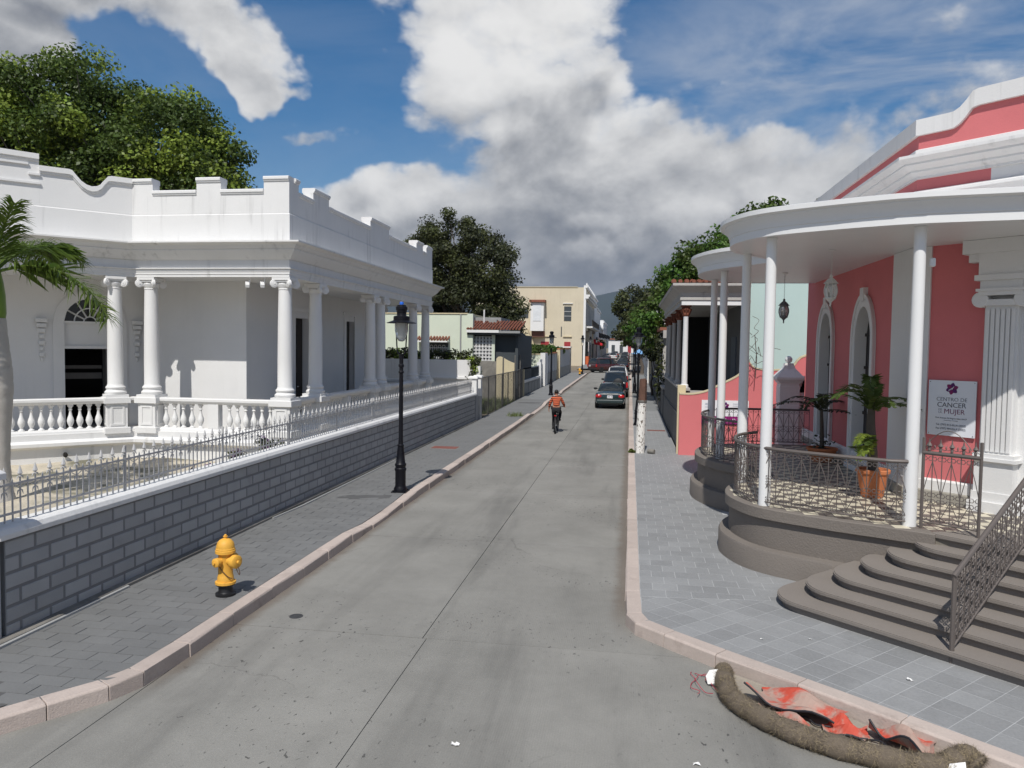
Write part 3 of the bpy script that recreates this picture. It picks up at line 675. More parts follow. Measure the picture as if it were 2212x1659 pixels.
# scrolled gable over the diagonal front
L=math.dist(B,A); nnv=(.7071,-.7071)
prof=[(0,7.78),(.52,7.78)]+[(.52+.06+.38*math.sin(t)*1.0,7.78-.0-(.33*(1-math.cos(t)))) for t in [PI*i/16 for i in range(9)]]
prof=[(0,7.78),(.50,7.78),(.58,7.76),(.66,7.66),(.74,7.54),(.84,7.47),(.96,7.45),(1.08,7.48),(1.2,7.56),(1.32,7.70),(1.40,7.80),(1.46,7.82),(2.12,7.82),(2.121,8.10),(4.2,8.14),(L,8.14)]
def at(u,o): return (B[0]-.7071*u+nnv[0]*o,B[1]-.7071*u+nnv[1]*o)
m=MB(); mc=MB()
for (u0,h0),(u1,h1) in zip(prof[:-1],prof[1:]):
    if u1-u0<.01: continue
    vs=[(*at(u,o),z) for o in(0,-.30) for u,z in((u0,6.83),(u1,6.83),(u1,h1-.10),(u0,h0-.10))]; m.add(vs,[(0,1,2,3),(7,6,5,4),(0,4,5,1),(1,5,6,2),(2,6,7,3),(3,7,4,0)])
    vs=[(*at(u,o),z) for o in(.07,-.33) for u,z in((u0,h0-.13),(u1,h1-.13),(u1,h1),(u0,h0))]; mc.add(vs,[(0,1,2,3),(7,6,5,4),(0,4,5,1),(1,5,6,2),(2,6,7,3),(3,7,4,0)])
    vs=[(*at(u,o),z) for o in(.035,-.31) for u,z in((u0,h0-.18),(u1,h1-.18),(u1,h1-.13),(u0,h0-.13))]; mc.add(vs,[(0,1,2,3),(7,6,5,4),(0,4,5,1),(1,5,6,2),(2,6,7,3),(3,7,4,0)])
m.build('gable',white,wm,0,recalc=True); mc.build('gable_coping',white,wm,0,recalc=True)
m=MB()
for u0,u1,z in((2.35,L,7.86),(2.1,2.35,7.62),(2.1,L,7.40)): 
    vs=[(*at(u,o),zz) for o in(.05,0) for u,zz in((u0,z-.05),(u1,z-.05),(u1,z),(u0,z))]; m.add(vs,[(0,1,2,3),(0,4,5,1),(2,6,7,3),(1,5,6,2),(3,7,4,0)])
m.build('gable_moulding',white,wm,0,recalc=True)
# ceiling, roof
MB().prism(inset(OUT,.30)+[(-18.6,33.0),(-18.6,16.4)],5.20,5.30).build('porch_ceiling',white,wm,0)
MB().prism([(-17.1,15.1),(-13.2,19.1),(-9.1,19.1),(-9.1,33),(-19,33),(-19,16)],5.9,6.2).build('roof_slab',concgrey,wm,0)
m=MB(); m.add([(-19,21.5,6.2),(-9.6,21.5,6.2),(-9.6,33,6.2),(-19,33,6.2),(-13.2,24.3,7.62),(-12.6,30.5,7.62)],[(0,1,4),(1,2,5,4),(2,3,5),(3,0,4,5)]); m.build('tiled_roof',rooftile,wm,0)
# inner walls with doors
m=MB(); Yi=20.55
wall(m,(-10.9,20.55),(-10.9,33.0),.9,5.25,.3,[(3.2,4.25,.95,4.3),(7.75,8.65,.95,4.35)])
wall(m,(-13.9,20.55),(-11.2,20.55),.9,5.25,.3)
dl=((-18.9,16.35),(-14.25,21.0)); Ld=math.dist(*dl)
def fan(c,w_,zs,r): return lambda u:zs+math.sqrt(max(0,r*r-(u-c)**2))
dc=Ld-1.55; dw=.66
wall(m,dl[0],dl[1],.9,5.25,.3,[(dc-dw,dc+dw,.95,fan(dc,dw,3.98,dw))])
m.build('house_wall',white,wm,0)
for yy_,w_ in((24.27,1.05),(28.75,.9)):
    f=MB(); y0,y1=yy_-w_/2-.0,yy_+w_/2; zt=4.3 if w_>1 else 4.35
    f.box(-10.92,-10.86,y0-.22,y0,.95,zt+.2); f.box(-10.92,-10.86,y1,y1+.22,.95,zt+.2); f.box(-10.92,-10.84,y0-.3,y1+.3,zt+.2,zt+.34)
    fr=f.build('door_frame',white,wm,0)
    dm=MB(); dm.box(-11.16,-11.10,y0,y1,.95,zt); 
    for k in range(4): dm.box(-11.10,-11.075,y0+.06,y0+w_*.46,1.05+k*.8,1.05+k*.8+.62); dm.box(-11.10,-11.075,y0+w_*.54,y1-.06,1.05+k*.8,1.05+k*.8+.62)
    d_=dm.build('door',darkwood,wm,0); MB().sphere((-11.06,yy_+.06,2.0),.03).build('door_handle',chrome,d_)
# diagonal entrance: casing, fanlight, door leaf, dark room
du=(.7071,.7071); dn=(.7071,-.7071)
def dp(u,o=0): return (dl[0][0]+du[0]*u+dn[0]*o,dl[0][1]+du[1]*u+dn[1]*o)
def dbox(mb,u0,u1,o0,o1,z0,z1):
    a,b,c,d=dp(u0,o1),dp(u1,o1),dp(u1,o0),dp(u0,o0); mb.prism([a,b,c,d],z0,z1)
m=MB(); dbox(m,dc-dw-.28,dc-dw,0,.05,.95,3.98); dbox(m,dc+dw,dc+dw+.28,0,.05,.95,3.98)
for i in range(14):
    a0,a1=PI*i/14,PI*(i+1)/14; vs=[]
    for o in(0,.05):
        for a,r in((a0,dw),(a0,dw+.26),(a1,dw+.26),(a1,dw)): x,y=dp(dc+r*math.cos(a),o); vs.append((x,y,3.98+r*math.sin(a)))
    m.add(vs,[(4,5,6,7),(0,3,2,1),(1,2,6,5),(0,4,7,3)])
m.build('door_casing',white,wm,0,recalc=True)
m=MB(); dbox(m,dc-dw,dc+dw,-.14,-.06,3.30,3.98); dbox(m,dc-dw,dc+dw,-.10,.02,3.22,3.30); dbox(m,dc-dw,dc+dw,-.10,.03,3.94,4.0)
for i in range(1,6):
    a=PI*i/6; x0,y0=dp(dc+.16*math.cos(a),-.1); x1,y1=dp(dc+dw*math.cos(a),-.1); m.tube([(x0,y0,3.98+.16*math.sin(a)),(x1,y1,3.98+dw*math.sin(a))],.022,4)
for r in(.16,.40): m.tube([(*dp(dc+r*math.cos(PI*i/12),-.1),3.98+r*math.sin(PI*i/12)) for i in range(13)],.022,4)
m.build('fanlight_frame',white,wm,0)
m=MB(); vs=[(*dp(dc+dw*math.cos(PI*i/12),-.16),3.98+dw*math.sin(PI*i/12)) for i in range(13)]; m.add(vs,[tuple(range(13))]); m.build('fanlight_pane',glassdark,wm,0)
m=MB(); dbox(m,dc+dw-.26,dc+dw-.20,-.75,-.08,.95,3.22); 
d_=m.build('door',pm('grey_door',(.12,.115,.11),.6),wm,0)
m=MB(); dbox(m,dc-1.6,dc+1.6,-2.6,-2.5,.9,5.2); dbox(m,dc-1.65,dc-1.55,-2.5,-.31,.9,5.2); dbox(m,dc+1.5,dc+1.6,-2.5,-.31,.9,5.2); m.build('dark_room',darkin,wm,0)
m=MB(); dbox(m,dc-dw,dc+dw-.26,-1.0,-.9,2.62,2.72); dbox(m,dc-dw,dc+dw-.26,-1.0,-.9,2.32,2.50); m.build('inner_beam',pm('room_beam',(.16,.15,.14),.8),wm,0)
m=MB()
for s in(-1,1):                                  # carved drops beside the door
    c=dc+s*(dw+.55)
    for z,wd,dp_ in((4.0,.30,.16),(3.86,.24,.13),(3.72,.18,.10),(3.56,.13,.07),(3.38,.16,.10),(3.22,.10,.06),(3.05,.14,.09),(2.92,.07,.05)):
        dbox(m,c-wd/2,c+wd/2,0,dp_,z-.06,z+.06)
m.build('carved_console',white,wm,0,bevel=.02,kind='stuff')
m=MB(); x,y=dp(dc-dw-.9,0)
MB().sphere((-14.35,17.62,.50),(.07,.03,.07)).build('vent',darkin,wm)
# two cameras under the corner
for dx in(0,-.42):
    t=thing('security_camera','small white security camera '+('next to the corner column capital' if dx==0 else 'hanging under the porch eave, left of the other'),'camera',(-9.55+dx,18.95,5.0),'cameras under the mansion eave')
    m=MB(); m.obox((0,0,0),(.10,.30,.09)); m.xf(Matrix.Translation((-9.55+dx,18.86,4.98))@Matrix.Rotation(R(30),4,'Z')@Matrix.Rotation(R(20),4,'X')); m.build('housing',whitep,t,0,bevel=.01)
    MB().tube([(-9.55+dx,18.95,5.0),(-9.55+dx,19.0,5.12),(-9.55+dx,19.0,5.18)],.018,6).build('bracket',whitep,t)
# garden bed in front of the mansion
gm=pm('garden_gravel',(.52,.465,.37),.95,.2,1.2,.15,22,.8,18,stain=.75,stcol=(.07,.075,.045),stscale=.9,stlo=.46,sthi=.62)
mb=MB(); rr=random.Random(3); nx,ny=22,40
vs=[(-17.5+i*(10.55/nx),3.5+j*(31.5/ny),.30+rr.uniform(-.05,.06)) for j in range(ny+1) for i in range(nx+1)]
mb.add(vs,[(j*(nx+1)+i,j*(nx+1)+i+1,(j+1)*(nx+1)+i+1,(j+1)*(nx+1)+i) for j in range(ny) for i in range(nx)])
struct(mb.build('garden_ground',gm,None,60))
# ------------------------------------------------------------ pink clinic
pk=thing('pink_clinic','salmon pink building with curved white porch canopy on slim columns, front right','building',(4.0,14,.15))
ZF=1.10; ZC=5.12
lobes=[(2.9,19.82),(2.2,19.52),(1.72,18.85),(1.52,17.95),(1.56,17.1),(1.86,16.3),(2.38,15.6),(2.62,15.02),(2.3,14.42),(1.82,13.8),(1.62,13.1),(1.65,12.45),(1.97,11.76),(2.75,11.18),(3.45,10.80)]
edge=[(4.6,19.85),(3.6,19.85)]+catmull(lobes,7)
edgep=edge+[(3.95,10.50),(7.0,7.45)]
pl=[(0,.94),(0,1.09),(-.012,1.10),(-.6,1.10),(-.6,.0),(.09,.0),(.09,.46),(.07,.495),(-.07,.505),(-.07,.94)]
MB().sweep(edge+[(3.95,10.50)],pl).build('porch_plinth',taupe,pk,30,recalc=True)
MB().prism([(p[0]-q[0]*.1,p[1]-q[1]*.1) for p,q in zip(edge,offs(edge))]+[(4.15,10.40),(8.0,6.7),(8,14),(6,19.7)],.6,1.088).build('porch_bed',pm('porch_tile_joint',(.20,.18,.15),.9),pk,0)
# porch tiles, cream and taupe chequer
tcream=pm('cream_floor_tile',(.58,.53,.41),.45,.05,3,.03,40,objrnd=.06); ttaupe=pm('taupe_floor_tile',(.135,.115,.10),.45,.05,3,.03,40,objrnd=.06)
def inside(p,poly):
    c=False; n=len(poly)
    for i in range(n):
        a,b=poly[i],poly[(i+1)%n]
        if (a[1]>p[1])!=(b[1]>p[1]) and p[0]<(b[0]-a[0])*(p[1]-a[1])/(b[1]-a[1])+a[0]: c=not c
    return c
fl=edge+[(4.05,10.45),(6.6,7.9),(6.6,11),(4.5,13.2),(4.5,19.85)]
ino=offs(edge); sm=[(p[0]-q[0]*.17,p[1]-q[1]*.17) for p,q in zip(edge,ino)]+[(4.10,10.52),(6.7,7.95),(6.6,11.05),(4.47,13.2),(4.47,19.8)]
cells=[]; T=.205
for i in range(0,26):
    for j in range(0,60):
        x,y=1.5+i*T,7.9+j*T
        if inside((x+T/2,y+T/2),sm): cells.append((x,y,(i+j)%2))
cells.sort(key=lambda c:math.hypot(c[0],c[1])); 
def onscreen(x,y,z):
    q=Vector((x,y,z-CAMZ)); w=q.dot(fw); return w>1 and abs(1650*q.dot(r2)/w)<1115 and abs(1650*q.dot(u2)/w)<840
cells=[c for c in cells if onscreen(c[0],c[1],ZF)]
rest={0:MB(),1:MB()}; pro={}
for k,(x,y,c) in enumerate(cells):
    if k<300:
        if c in pro: dupobj(pro[c],pk,local(pk,(x,y,1.08)))
        else:
            m=MB(); o=ORG[pk.name]; m.box(o[0]+.002,o[0]+T-.002,o[1]+.002,o[1]+T-.002,o[2],o[2]+.0205)
            b_=m.build('floor_tile',ttaupe if c else tcream,pk,0); b_.location=local(pk,(x,y,1.08)); pro[c]=b_
    else: rest[c].box(x+.002,x+T-.002,y+.002,y+T-.002,1.08,1.1005)
for c in(0,1):
    if rest[c].v: rest[c].build('far_floor_tiles',ttaupe if c else tcream,pk,0,kind='stuff')
# steps: 7 rises, rounded left ends, lines run at 45 degrees
def ST(s,t): return ((s+t)*dd,(s-t)*dd)
SS=[8.46,8.78,9.08,9.38,9.66,9.94,10.23]; RH=.136
for i,s in enumerate(SS):
    tl=-6.02+.205*i; r=.62 if i<6 else .10; zt=.15+RH*(i+1)
    def outline(s,tl,r):
        pts=[(11.0,2.0),(s,2.0)]+[(s+r-r*math.sin(a),tl+r*.9-r*.9*math.cos(a)) for a in [PI/2-PI/2*k/10 for k in range(11)]]+[(11.0,tl+.35*(i>2))]
        return [ST(*p) for p in pts]
    if i==6: tl=-4.72
    m=MB(); m.prism(outline(s+.05,tl+.04,r),.0 if i==0 else zt-RH-.02,zt-.055); m.prism(outline(s+.012,tl+.008,r),zt-.058,zt-.045); m.prism(outline(s,tl,r),zt-.045,zt-.012); m.prism(outline(s+.012,tl+.01,r),zt-.012,zt+ (.0005 if i==6 else 0))
    m.build('step',taupetread,pk,0)
# columns
for x,y in((3.79,10.97),(2.06,11.96),(2.0,14.0),(1.96,16.92),(1.97,18.95)):
    MB().lathe([(.088,ZF),(.088,ZF+.5),(.082,ZF+2),(.076,ZC)],(x,y,0),20).build('column',whitep,pk,40)
# canopy
cedge=[(p[0]+q[0]*.13,p[1]+q[1]*.13) for p,q in zip(edge,ino)]
cpath=[(4.6,19.98)]+cedge[1:]+[(3.74,10.56),(4.8,10.36),(7.5,9.9)]
cp=[(-.10,ZC),(-.10,ZC+.115),(-.085,ZC+.12),(-.085,ZC+.15),(-.05,ZC+.22),(.0,ZC+.27),(.0,ZC+.285),(.02,ZC+.29),(.045,ZC+.30),(.06,ZC+.31),(.06,ZC+.375),(.03,ZC+.385),(-.2,ZC+.385),(-.2,ZC)]
MB().sweep(cpath,cp).build('canopy_cornice',whitep,pk,35,recalc=True)
MB().prism([(p[0],p[1]) for p in [(q[0]-n[0]*.12,q[1]-n[1]*.12) for q,n in zip(cpath,offs(cpath))]]+[(8,14),(4.6,14),(4.6,19.8)],ZC+.004,ZC+.34).build('canopy_slab',whitep,pk,0)
# clay tile edge on the canopy
m=MB(); tp=resample([(q[0]-n[0]*.0,q[1]-n[1]*.0) for q,n in zip(cpath,offs(cpath))],.19)
for q,n in zip(tp[2:-1],offs(tp)[2:-1]):
    l_=math.hypot(*n); n=(n[0]/l_,n[1]/l_); pts=[(q[0]-n[0]*o,q[1]-n[1]*o,ZC+.352+o*.12) for o in(.05,.2,.42)]; m.tube(pts,[.04,.04,.03],6)
m.build('canopy_roof_tiles',rooftile,pk,40)
# walls
K=(4.48,13.2); KD=(.7071,-.7071)
def SW(t,o=0): return (K[0]+KD[0]*t-.7071*o,K[1]+KD[1]*t-.7071*o)
def rarch(c,w_,zs,h): return lambda u:zs+h*math.sqrt(max(0,1-((u-c)/w_)**2))
W1,W2=(15.68,.56),(18.55,.56); u1=20.6-W1[0]; u2_=20.6-W2[0]
m=MB(); wall(m,(4.48,20.6),K,.9,6.30,.16,[(u1-.54,u1+.54,1.28,rarch(u1,.54,3.62,.80)),(u2_-.54,u2_+.54,1.28,rarch(u2_,.54,3.62,.80))])
e2=SW(1.08); e3=SW(4.4); wall(m,K,e2,.9,6.30,.35); m.build('wall',pink,pk,0)
m=MB(); wall(m,e2,e3,.9,6.30,.35,[(1.0,2.2,1.1,4.0)]); m.build('entrance_wall',white,pk,0)
# arch surrounds and reveals, doors
for k,(yc,hw) in enumerate((W1,W2)):
    m=MB(); n=18; X0=4.48
    def ring(r0,r1,o0,o1):
        pts=[]
        for a in [PI*i/n for i in range(n+1)]: pts.append((math.cos(a),math.sin(a)))
        prof_=[(-1,None)]
        seq=[(yc-(.5+r),1.14,0) for r in()]
        def line(r): return [(yc+.5+r,1.14)]+[(yc+(.5+r)*c,3.62+(.70+r*1.15)*s) for c,s in pts]+[(yc-.5-r,1.14)]
        a,b_=line(r0),line(r1); L_=len(a); vs=[(X0-o,p[0],p[1]) for o in(o0,o1) for ln in(a,b_) for p in ln]; fs=[]
        for i in range(L_-1):
            A0,B0,A1,B1=i,L_+i,2*L_+i,3*L_+i; fs+=[(A1,B1,B1+1,A1+1),(B0,B0+1,B1+1,B1),(A0,A1,A1+1,A0+1)]
        m.add(vs,fs)
    ring(0,.20,-.0,.05); ring(.15,.22,.05,.075)
    m.box(X0-.09,X0,yc-.11,yc+.11,4.42,4.68); m.build('window_surround',white,pk,30,recalc=True)
    m=MB()
    pts=[(math.cos(PI*i/n),math.sin(PI*i/n)) for i in range(n+1)]; ln=[(yc+.49,1.14)]+[(yc+.49*c,3.62+.685*s) for c,s in pts]+[(yc-.49,1.14)]; L_=len(ln)
    m.add([(4.47,p[0],p[1]) for p in ln]+[(4.655,p[0],p[1]) for p in ln],[(i,i+1,L_+i+1,L_+i) for i in range(L_-1)]); m.build('window_reveal',white,pk,30)
    m=MB(); m.box(4.66,4.70,yc-.62,yc+.62,1.1,4.6); d_=m.build('window',pm('dark_shutter',(.020,.018,.020),.5),pk,0)
    m=MB()
    for z in(2.2,3.1,3.75): m.box(4.62,4.66,yc-.48,yc+.48,z,z+.06)
    m.box(4.62,4.658,yc-.03,yc+.03,1.2,4.2); m.build('window_bar',darkwood,d_,0)
    m=MB(); m.box(4.36,4.5,yc-.72,yc+.72,1.105,1.20); m.build('window_sill',white,pk,0,bevel=.01)
# white corner pilasters, base mouldings
m=MB(); m.box(4.44,4.49,13.22,14.05,1.3,ZC); m.prism([SW(-.02,0),SW(.29,0),SW(.29,.04),SW(-.02,.04)],1.3,ZC); m.prism([(4.44,13.22),(4.44,13.10),(4.47,13.15),SW(.0,.04)],1.3,ZC)
m.build('corner_pilaster',white,pk,0,recalc=True)
stone=pm('stone_base',(.33,.31,.27),.85,.12,3,.08,30,.4,50,stain=.4,stcol=(.14,.13,.11),stscale=3)
MB().sweep([(4.48,20.6),K,SW(1.08)],[(.06,1.10),(.06,1.26),(.045,1.28),(0,1.28),(0,1.10)]).build('base_course',stone,pk,0,recalc=True)
MB().sweep([(4.48,20.6),K,SW(1.08)],[(.045,1.28),(.045,1.43),(.02,1.46),(0,1.46),(0,1.28)]).build('skirting',white,pk,0,recalc=True)
# fluted pilaster with ionic capital beside the entrance
m=MB()
def sb(t0,t1,o0,o1,z0,z1): m.prism([SW(t0,o1),SW(t1,o1),SW(t1,o0),SW(t0,o0)],z0,z1)
t0,t1=1.10,1.62
sb(t0-.06,t1+.06,0,.26,1.10,1.26); sb(t0-.03,t1+.03,0,.22,1.26,1.40); sb(t0,t1,0,.20,1.40,1.86); sb(t0-.05,t1+.05,0,.25,1.86,1.91); sb(t0-.02,t1+.02,0,.22,1.91,1.97)
sb(t0+.04,t1-.04,0,.12,1.97,4.15)
nf=6
for i in range(nf): a=t0+.055+i*(t1-t0-.11)/nf; sb(a,a+.048,.12,.15,2.0,4.1)
sb(t0+.0,t1-.0,0,.19,4.15,4.24); sb(t0-.03,t1+.03,0,.22,4.30,4.36); sb(t0-.06,t1+.06,0,.25,4.36,4.40)
for t in(t0-.02,t1+.02):
    q=MB().lathe([(.10,-.1),(.115,-.09),(.115,.09),(.10,.1)],(0,0,0),16,axis='Y'); q.xf(Matrix.Translation((*SW(t,.10),4.24))@Matrix.Rotation(R(-45),4,'Z')); m.add(q.v,q.f)
sb(t0-.02,t1+.02,0,.2,4.40,4.52); sb(t0-.08,t1+.08,0,.26,4.52,4.60); sb(t0-.04,t1+.04,0,.22,4.60,ZC); sb(t0-.20,t1+2,0,.18,4.80,4.92); sb(t0-.26,t1+2,0,.26,4.92,ZC)
m.build('fluted_pilaster',white,pk,20,recalc=True)
m=MB(); m.prism([SW(2.02,-.3),SW(3.32,-.3),SW(3.32,-.25),SW(2.02,-.25)],1.1,4.05); m.build('entrance_door',darkwood,pk,0)
# upper storey bands
top=[(4.48,20.6),K,SW(4.5)]
MB().sweep(top,[(.03,5.82),(.05,5.87),(.11,5.94),(.11,5.98),(.03,6.02),(0,6.02),(0,5.82)]).build('lower_moulding',white,pk,20,recalc=True)
MB().sweep(top,[(0,6.20),(.04,6.205),(.04,6.24),(.08,6.26),(.12,6.30),(.12,6.33),(.17,6.35),(.23,6.40),(.23,6.43),(.28,6.45),(.33,6.49),(.33,6.535),(.02,6.58),(-.35,6.58),(-.35,6.20)]).build('main_cornice',whitedirty,pk,25,recalc=True)
PT=7.14
m=MB(); wall(m,(4.48,20.6),K,6.58,PT-.25,.3); 
def dtop(u): return PT-.25 if u<.50 else (PT-.25+.27*(1-math.cos(min(1,(u-.50)/.32)*PI/2)) if u<.82 else PT+.02)
wall(m,K,SW(4.4),6.58,dtop,.3,n=44); m.build('parapet',pink,pk,0)
m=MB(); m.sweep([(4.48,20.6),K,SW(.12),SW(.45)],[(.06,PT-.25),(.06,PT),(-.33,PT),(-.33,PT-.25)])
pv=None
for i in range(45):
    u=.45+i*(3.9/44); z=dtop(u)+.0
    if pv:
        u0,z0=pv; vs=[(*SW(uu,o),zz) for o in(.06,-.33) for uu,zz in((u0,z0),(u,z),(u,z+.25),(u0,z0+.25))]; m.add(vs,[(0,1,2,3),(7,6,5,4),(0,4,5,1),(1,5,6,2),(2,6,7,3),(3,7,4,0)])
    pv=(u,z)
m.build('parapet_coping',whitedirty,pk,0,recalc=True)
MB().sweep(top,[(.05,6.58),(.05,6.66),(.0,6.68),(-.1,6.68),(-.1,6.58)]).build('parapet_band',white,pk,0,recalc=True)
MB().prism([(4.7,20.4),(4.7,13.4),SW(4.2,-.3),(12,12),(12,20.4)],6.2,6.4).build('roof_slab',concgrey,pk,0)
MB().box(4.83,9.5,20.30,20.62,.2,6.3).build('rear_wall',pink,pk,0)
MB().tube([(3.05,19.6,5.50),(3.05,19.6,5.86)],.05,8).build('roof_vent_pipe',whitep,pk)
MB().box(3.95,4.03,11.05,11.12,4.60,4.72).build('porch_lamp',whitep,pk,0,bevel=.02)
# railings ------------------------------------------------------
def railing(path,z,h,name,label,sweep_top=True,panel_h=None):
    L=[0]
    for a,b in zip(path[:-1],path[1:]): L.append(L[-1]+math.dist(a,b))
    def pos(u,zz):
        u=max(0,min(L[-1],u))
        for i in range(len(L)-1):
            if u<=L[i+1]+1e-9:
                t=(u-L[i])/max(1e-9,L[i+1]-L[i]); return (path[i][0]+(path[i+1][0]-path[i][0])*t,path[i][1]+(path[i+1][1]-path[i][1])*t,zz)
    t=thing(name,label,'railing',(*path[len(path)//2],z))
    MB().tube([(p[0],p[1],z+h-.022) for p in path],.027,8).build('top_rail',iron,t,40)
    MB().tube([(p[0],p[1],z+.07) for p in path],.011,4).build('bottom_rail',iron,t,40)
    m=MB(); n=max(2,round(L[-1]/.125)); s=L[-1]/n; zm=z+.40; zt=z+h-.05; zb=z+.08
    for i in range(n+1): m.tube([pos(i*s,zb-.07 if i%8==0 else zb),pos(i*s,zt)],.0065,4)
    for i in range(0,n-1,2):
        u=i*s
        m.tube([pos(u,zm+.03),pos(u+s*.5,(zm+zt)/2),pos(u+s,zt-.08)],.0055,4); m.tube([pos(u+2*s,zm+.03),pos(u+1.5*s,(zm+zt)/2),pos(u+s,zt-.08)],.0055,4)
        m.tube([pos(u+s,zm-.03),pos(u,zb+.05)],.0055,4); m.tube([pos(u+s,zm-.03),pos(u+2*s,zb+.05)],.0055,4)
    for i in range(n):
        u=(i+.5)*s
        for zc,sg in((zt-.045,1),(zm+.042,-1),(zm-.042,1),(zb+.04,-1)):
            for q in(-1,1):
                m.tube([pos(u+q*s*.5-q*.0,zc-sg*.03)]+[pos(u+q*.034+.028*q*math.cos(R(a)),zc+sg*.028*math.sin(R(a))) for a in(0,60,120,180,240,300)],.005,4)
    m.build('scrollwork',iron,t,0); return t
rin=[(p[0]-q[0]*.14,p[1]-q[1]*.14) for p,q in zip(edge,ino)]
def between(path,a,b):
    ia=min(range(len(path)),key=lambda i:math.dist(path[i],a)); ib=min(range(len(path)),key=lambda i:math.dist(path[i],b)); return path[min(ia,ib):max(ia,ib)+1]
railing([(3.73,10.92)]+between(rin,(3.7,10.9),(1.96,11.96))[::-1],ZF,.9,'porch_railing','curved iron porch railing between the two front white columns')
railing(between(rin,(1.96,11.96),(2.25,14.15)),ZF,.9,'porch_railing','iron railing curling round the end of the near porch bulge')
railing(between(rin,(2.3,15.9),(2.05,19.2)),ZF,.9,'porch_railing','iron railing round the second, farther porch bulge')
railing([(2.15,19.45),(2.6,19.68),(3.4,19.75),(4.42,19.75)],ZF,.9,'porch_railing','dark iron railing across the back end of the porch')
# gate leaf beside the front column
gp=[(3.90,10.86),(4.42,10.40)]
t=railing(gp,ZF+.02,1.02,'porch_gate','iron porch gate leaf with leaf finials beside the front column'); t['category']='gate'
m=MB(); 
for p in gp: m.tube([(p[0],p[1],ZF),(p[0],p[1],ZF+1.22)],.022,6)
for i in range(5):
    f=(i+.5)/5; x,y=gp[0][0]+(gp[1][0]-gp[0][0])*f,gp[0][1]+(gp[1][1]-gp[0][1])*f
    m.lathe([(.008,ZF+1.02),(.02,ZF+1.06),(.012,ZF+1.09),(.035,ZF+1.12),(.012,ZF+1.16),(.003,ZF+1.22)],(x,y,0),6)
    for q in(-1,1): m.tube([(x+q*.01*KD[0],y+q*.01*KD[1],ZF+1.05)]+[(x+q*(.05+.03*math.cos(a))*KD[0],y+q*(.05+.03*math.cos(a))*KD[1],ZF+1.10+.03*math.sin(a)) for a in(3.4,4.4,5.4,6.4,7.4)],.005,4)
m.tube([(gp[0][0]+(gp[1][0]-gp[0][0])*f,gp[0][1]+(gp[1][1]-gp[0][1])*f,ZF+1.05+.28*math.sin(PI*min(1,f*1.15))**.8) for f in [i/12 for i in range(11)]],.006,4)
m.build('finials',iron,t,0)
# stair railing
sr=thing('stair_railing','sloping iron scroll railing up the right of the steps','railing',(3.45,8.61,.15))
a,b_=Vector((3.45,8.61,0)),Vector((4.78,9.94,0))
def sp_(f,z): p=a.lerp(b_,f); return (p.x,p.y,.15+z+.93*f)
m=MB(); m.tube([sp_(-.015,.95),sp_(.5,.95),sp_(1,.95)],.03,8); m.build('handrail',iron,sr,40)
for f,z0 in((0,-.02),(.99,-.35)): MB().tube([sp_(f,z0 if f==0 else -.1),sp_(f,.95 if f==0 else 1.12)],.027,8).build('newel',iron,sr,40)
MB().sphere(sp_(.99,1.16),.04).build('newel_ball',iron,sr)
m=MB(); m.tube([sp_(0,.16),sp_(1,.16)],.014,6); 
for i in range(1,15):
    f=i/15; m.tube([sp_(f,.16),sp_(f,.92)],.008,4)
    for zc in(.28,.42,.56,.70,.82):
        for q in(-1,1): m.tube([sp_(f+q*(.008+.014+.014*math.cos(R(k))),zc+.035*math.sin(R(k))) for k in range(-150,151,60)],.0065,4)
for i in range(14): f=(i+.5)/15; m.tube([sp_(f,.18),sp_(f+.035,.55),sp_(f,.9)],.006,4)
MB.build(m,'scrollwork',iron,sr,0)
# sign ----------------------------------------------------------
sg=thing('clinic_sign','white clinic sign with purple flower emblem on the salmon wall','sign',(*SW(.68,.02),2.16))
m=MB(); m.prism([SW(.33,.045),SW(1.03,.045),SW(1.03,.025),SW(.33,.025)],2.16,3.02); m.build('panel',pm('sign_white',(.74,.76,.80),.35,.01,2,.005,40),sg,0)
def SM(t,z,o=.0465): return Matrix.Translation((*SW(t,o),z))@Matrix(((.7071,0,-.7071),(-.7071,0,-.7071),(0,1,0))).to_4x4()
tg=pm('sign_grey_print',(.16,.165,.19),.5,.0,1,0); tg2=pm('sign_charcoal_print',(.06,.06,.075),.5,.0,1,0); tm=pm('sign_plum_print',(.17,.03,.10),.5,.0,1,0); tlt=pm('sign_pale_print',(.42,.42,.45),.5,.0,1,0)
fp1=pm('plum_petal',(.20,.012,.10),.45,.0,1,0); fp2=pm('violet_petal',(.09,.010,.12),.45,.0,1,0)
text('CENTRO DE',.082,tg,SM(.68,2.70),sg,bold=-.001); text('CANCER',.108,tg2,SM(.68,2.605),sg,bold=-.001)
text('MUJER',.108,tm,SM(.725,2.505),sg,bold=-.001); text('DE',.048,tlt,SM(.515,2.548),sg); text('LA',.048,tlt,SM(.515,2.506),sg)
text('Prof. Antonio Di Negron Saint, RACP',.030,tg,SM(.68,2.425),sg); text('Hematologia Oncologia',.022,tlt,SM(.68,2.392),sg)
text('Tel. (787) 813-ELLA (3552)',.040,tg,SM(.68,2.318),sg); text('Fax (787) 984-ELLA (3552)',.040,tg,SM(.68,2.258),sg)
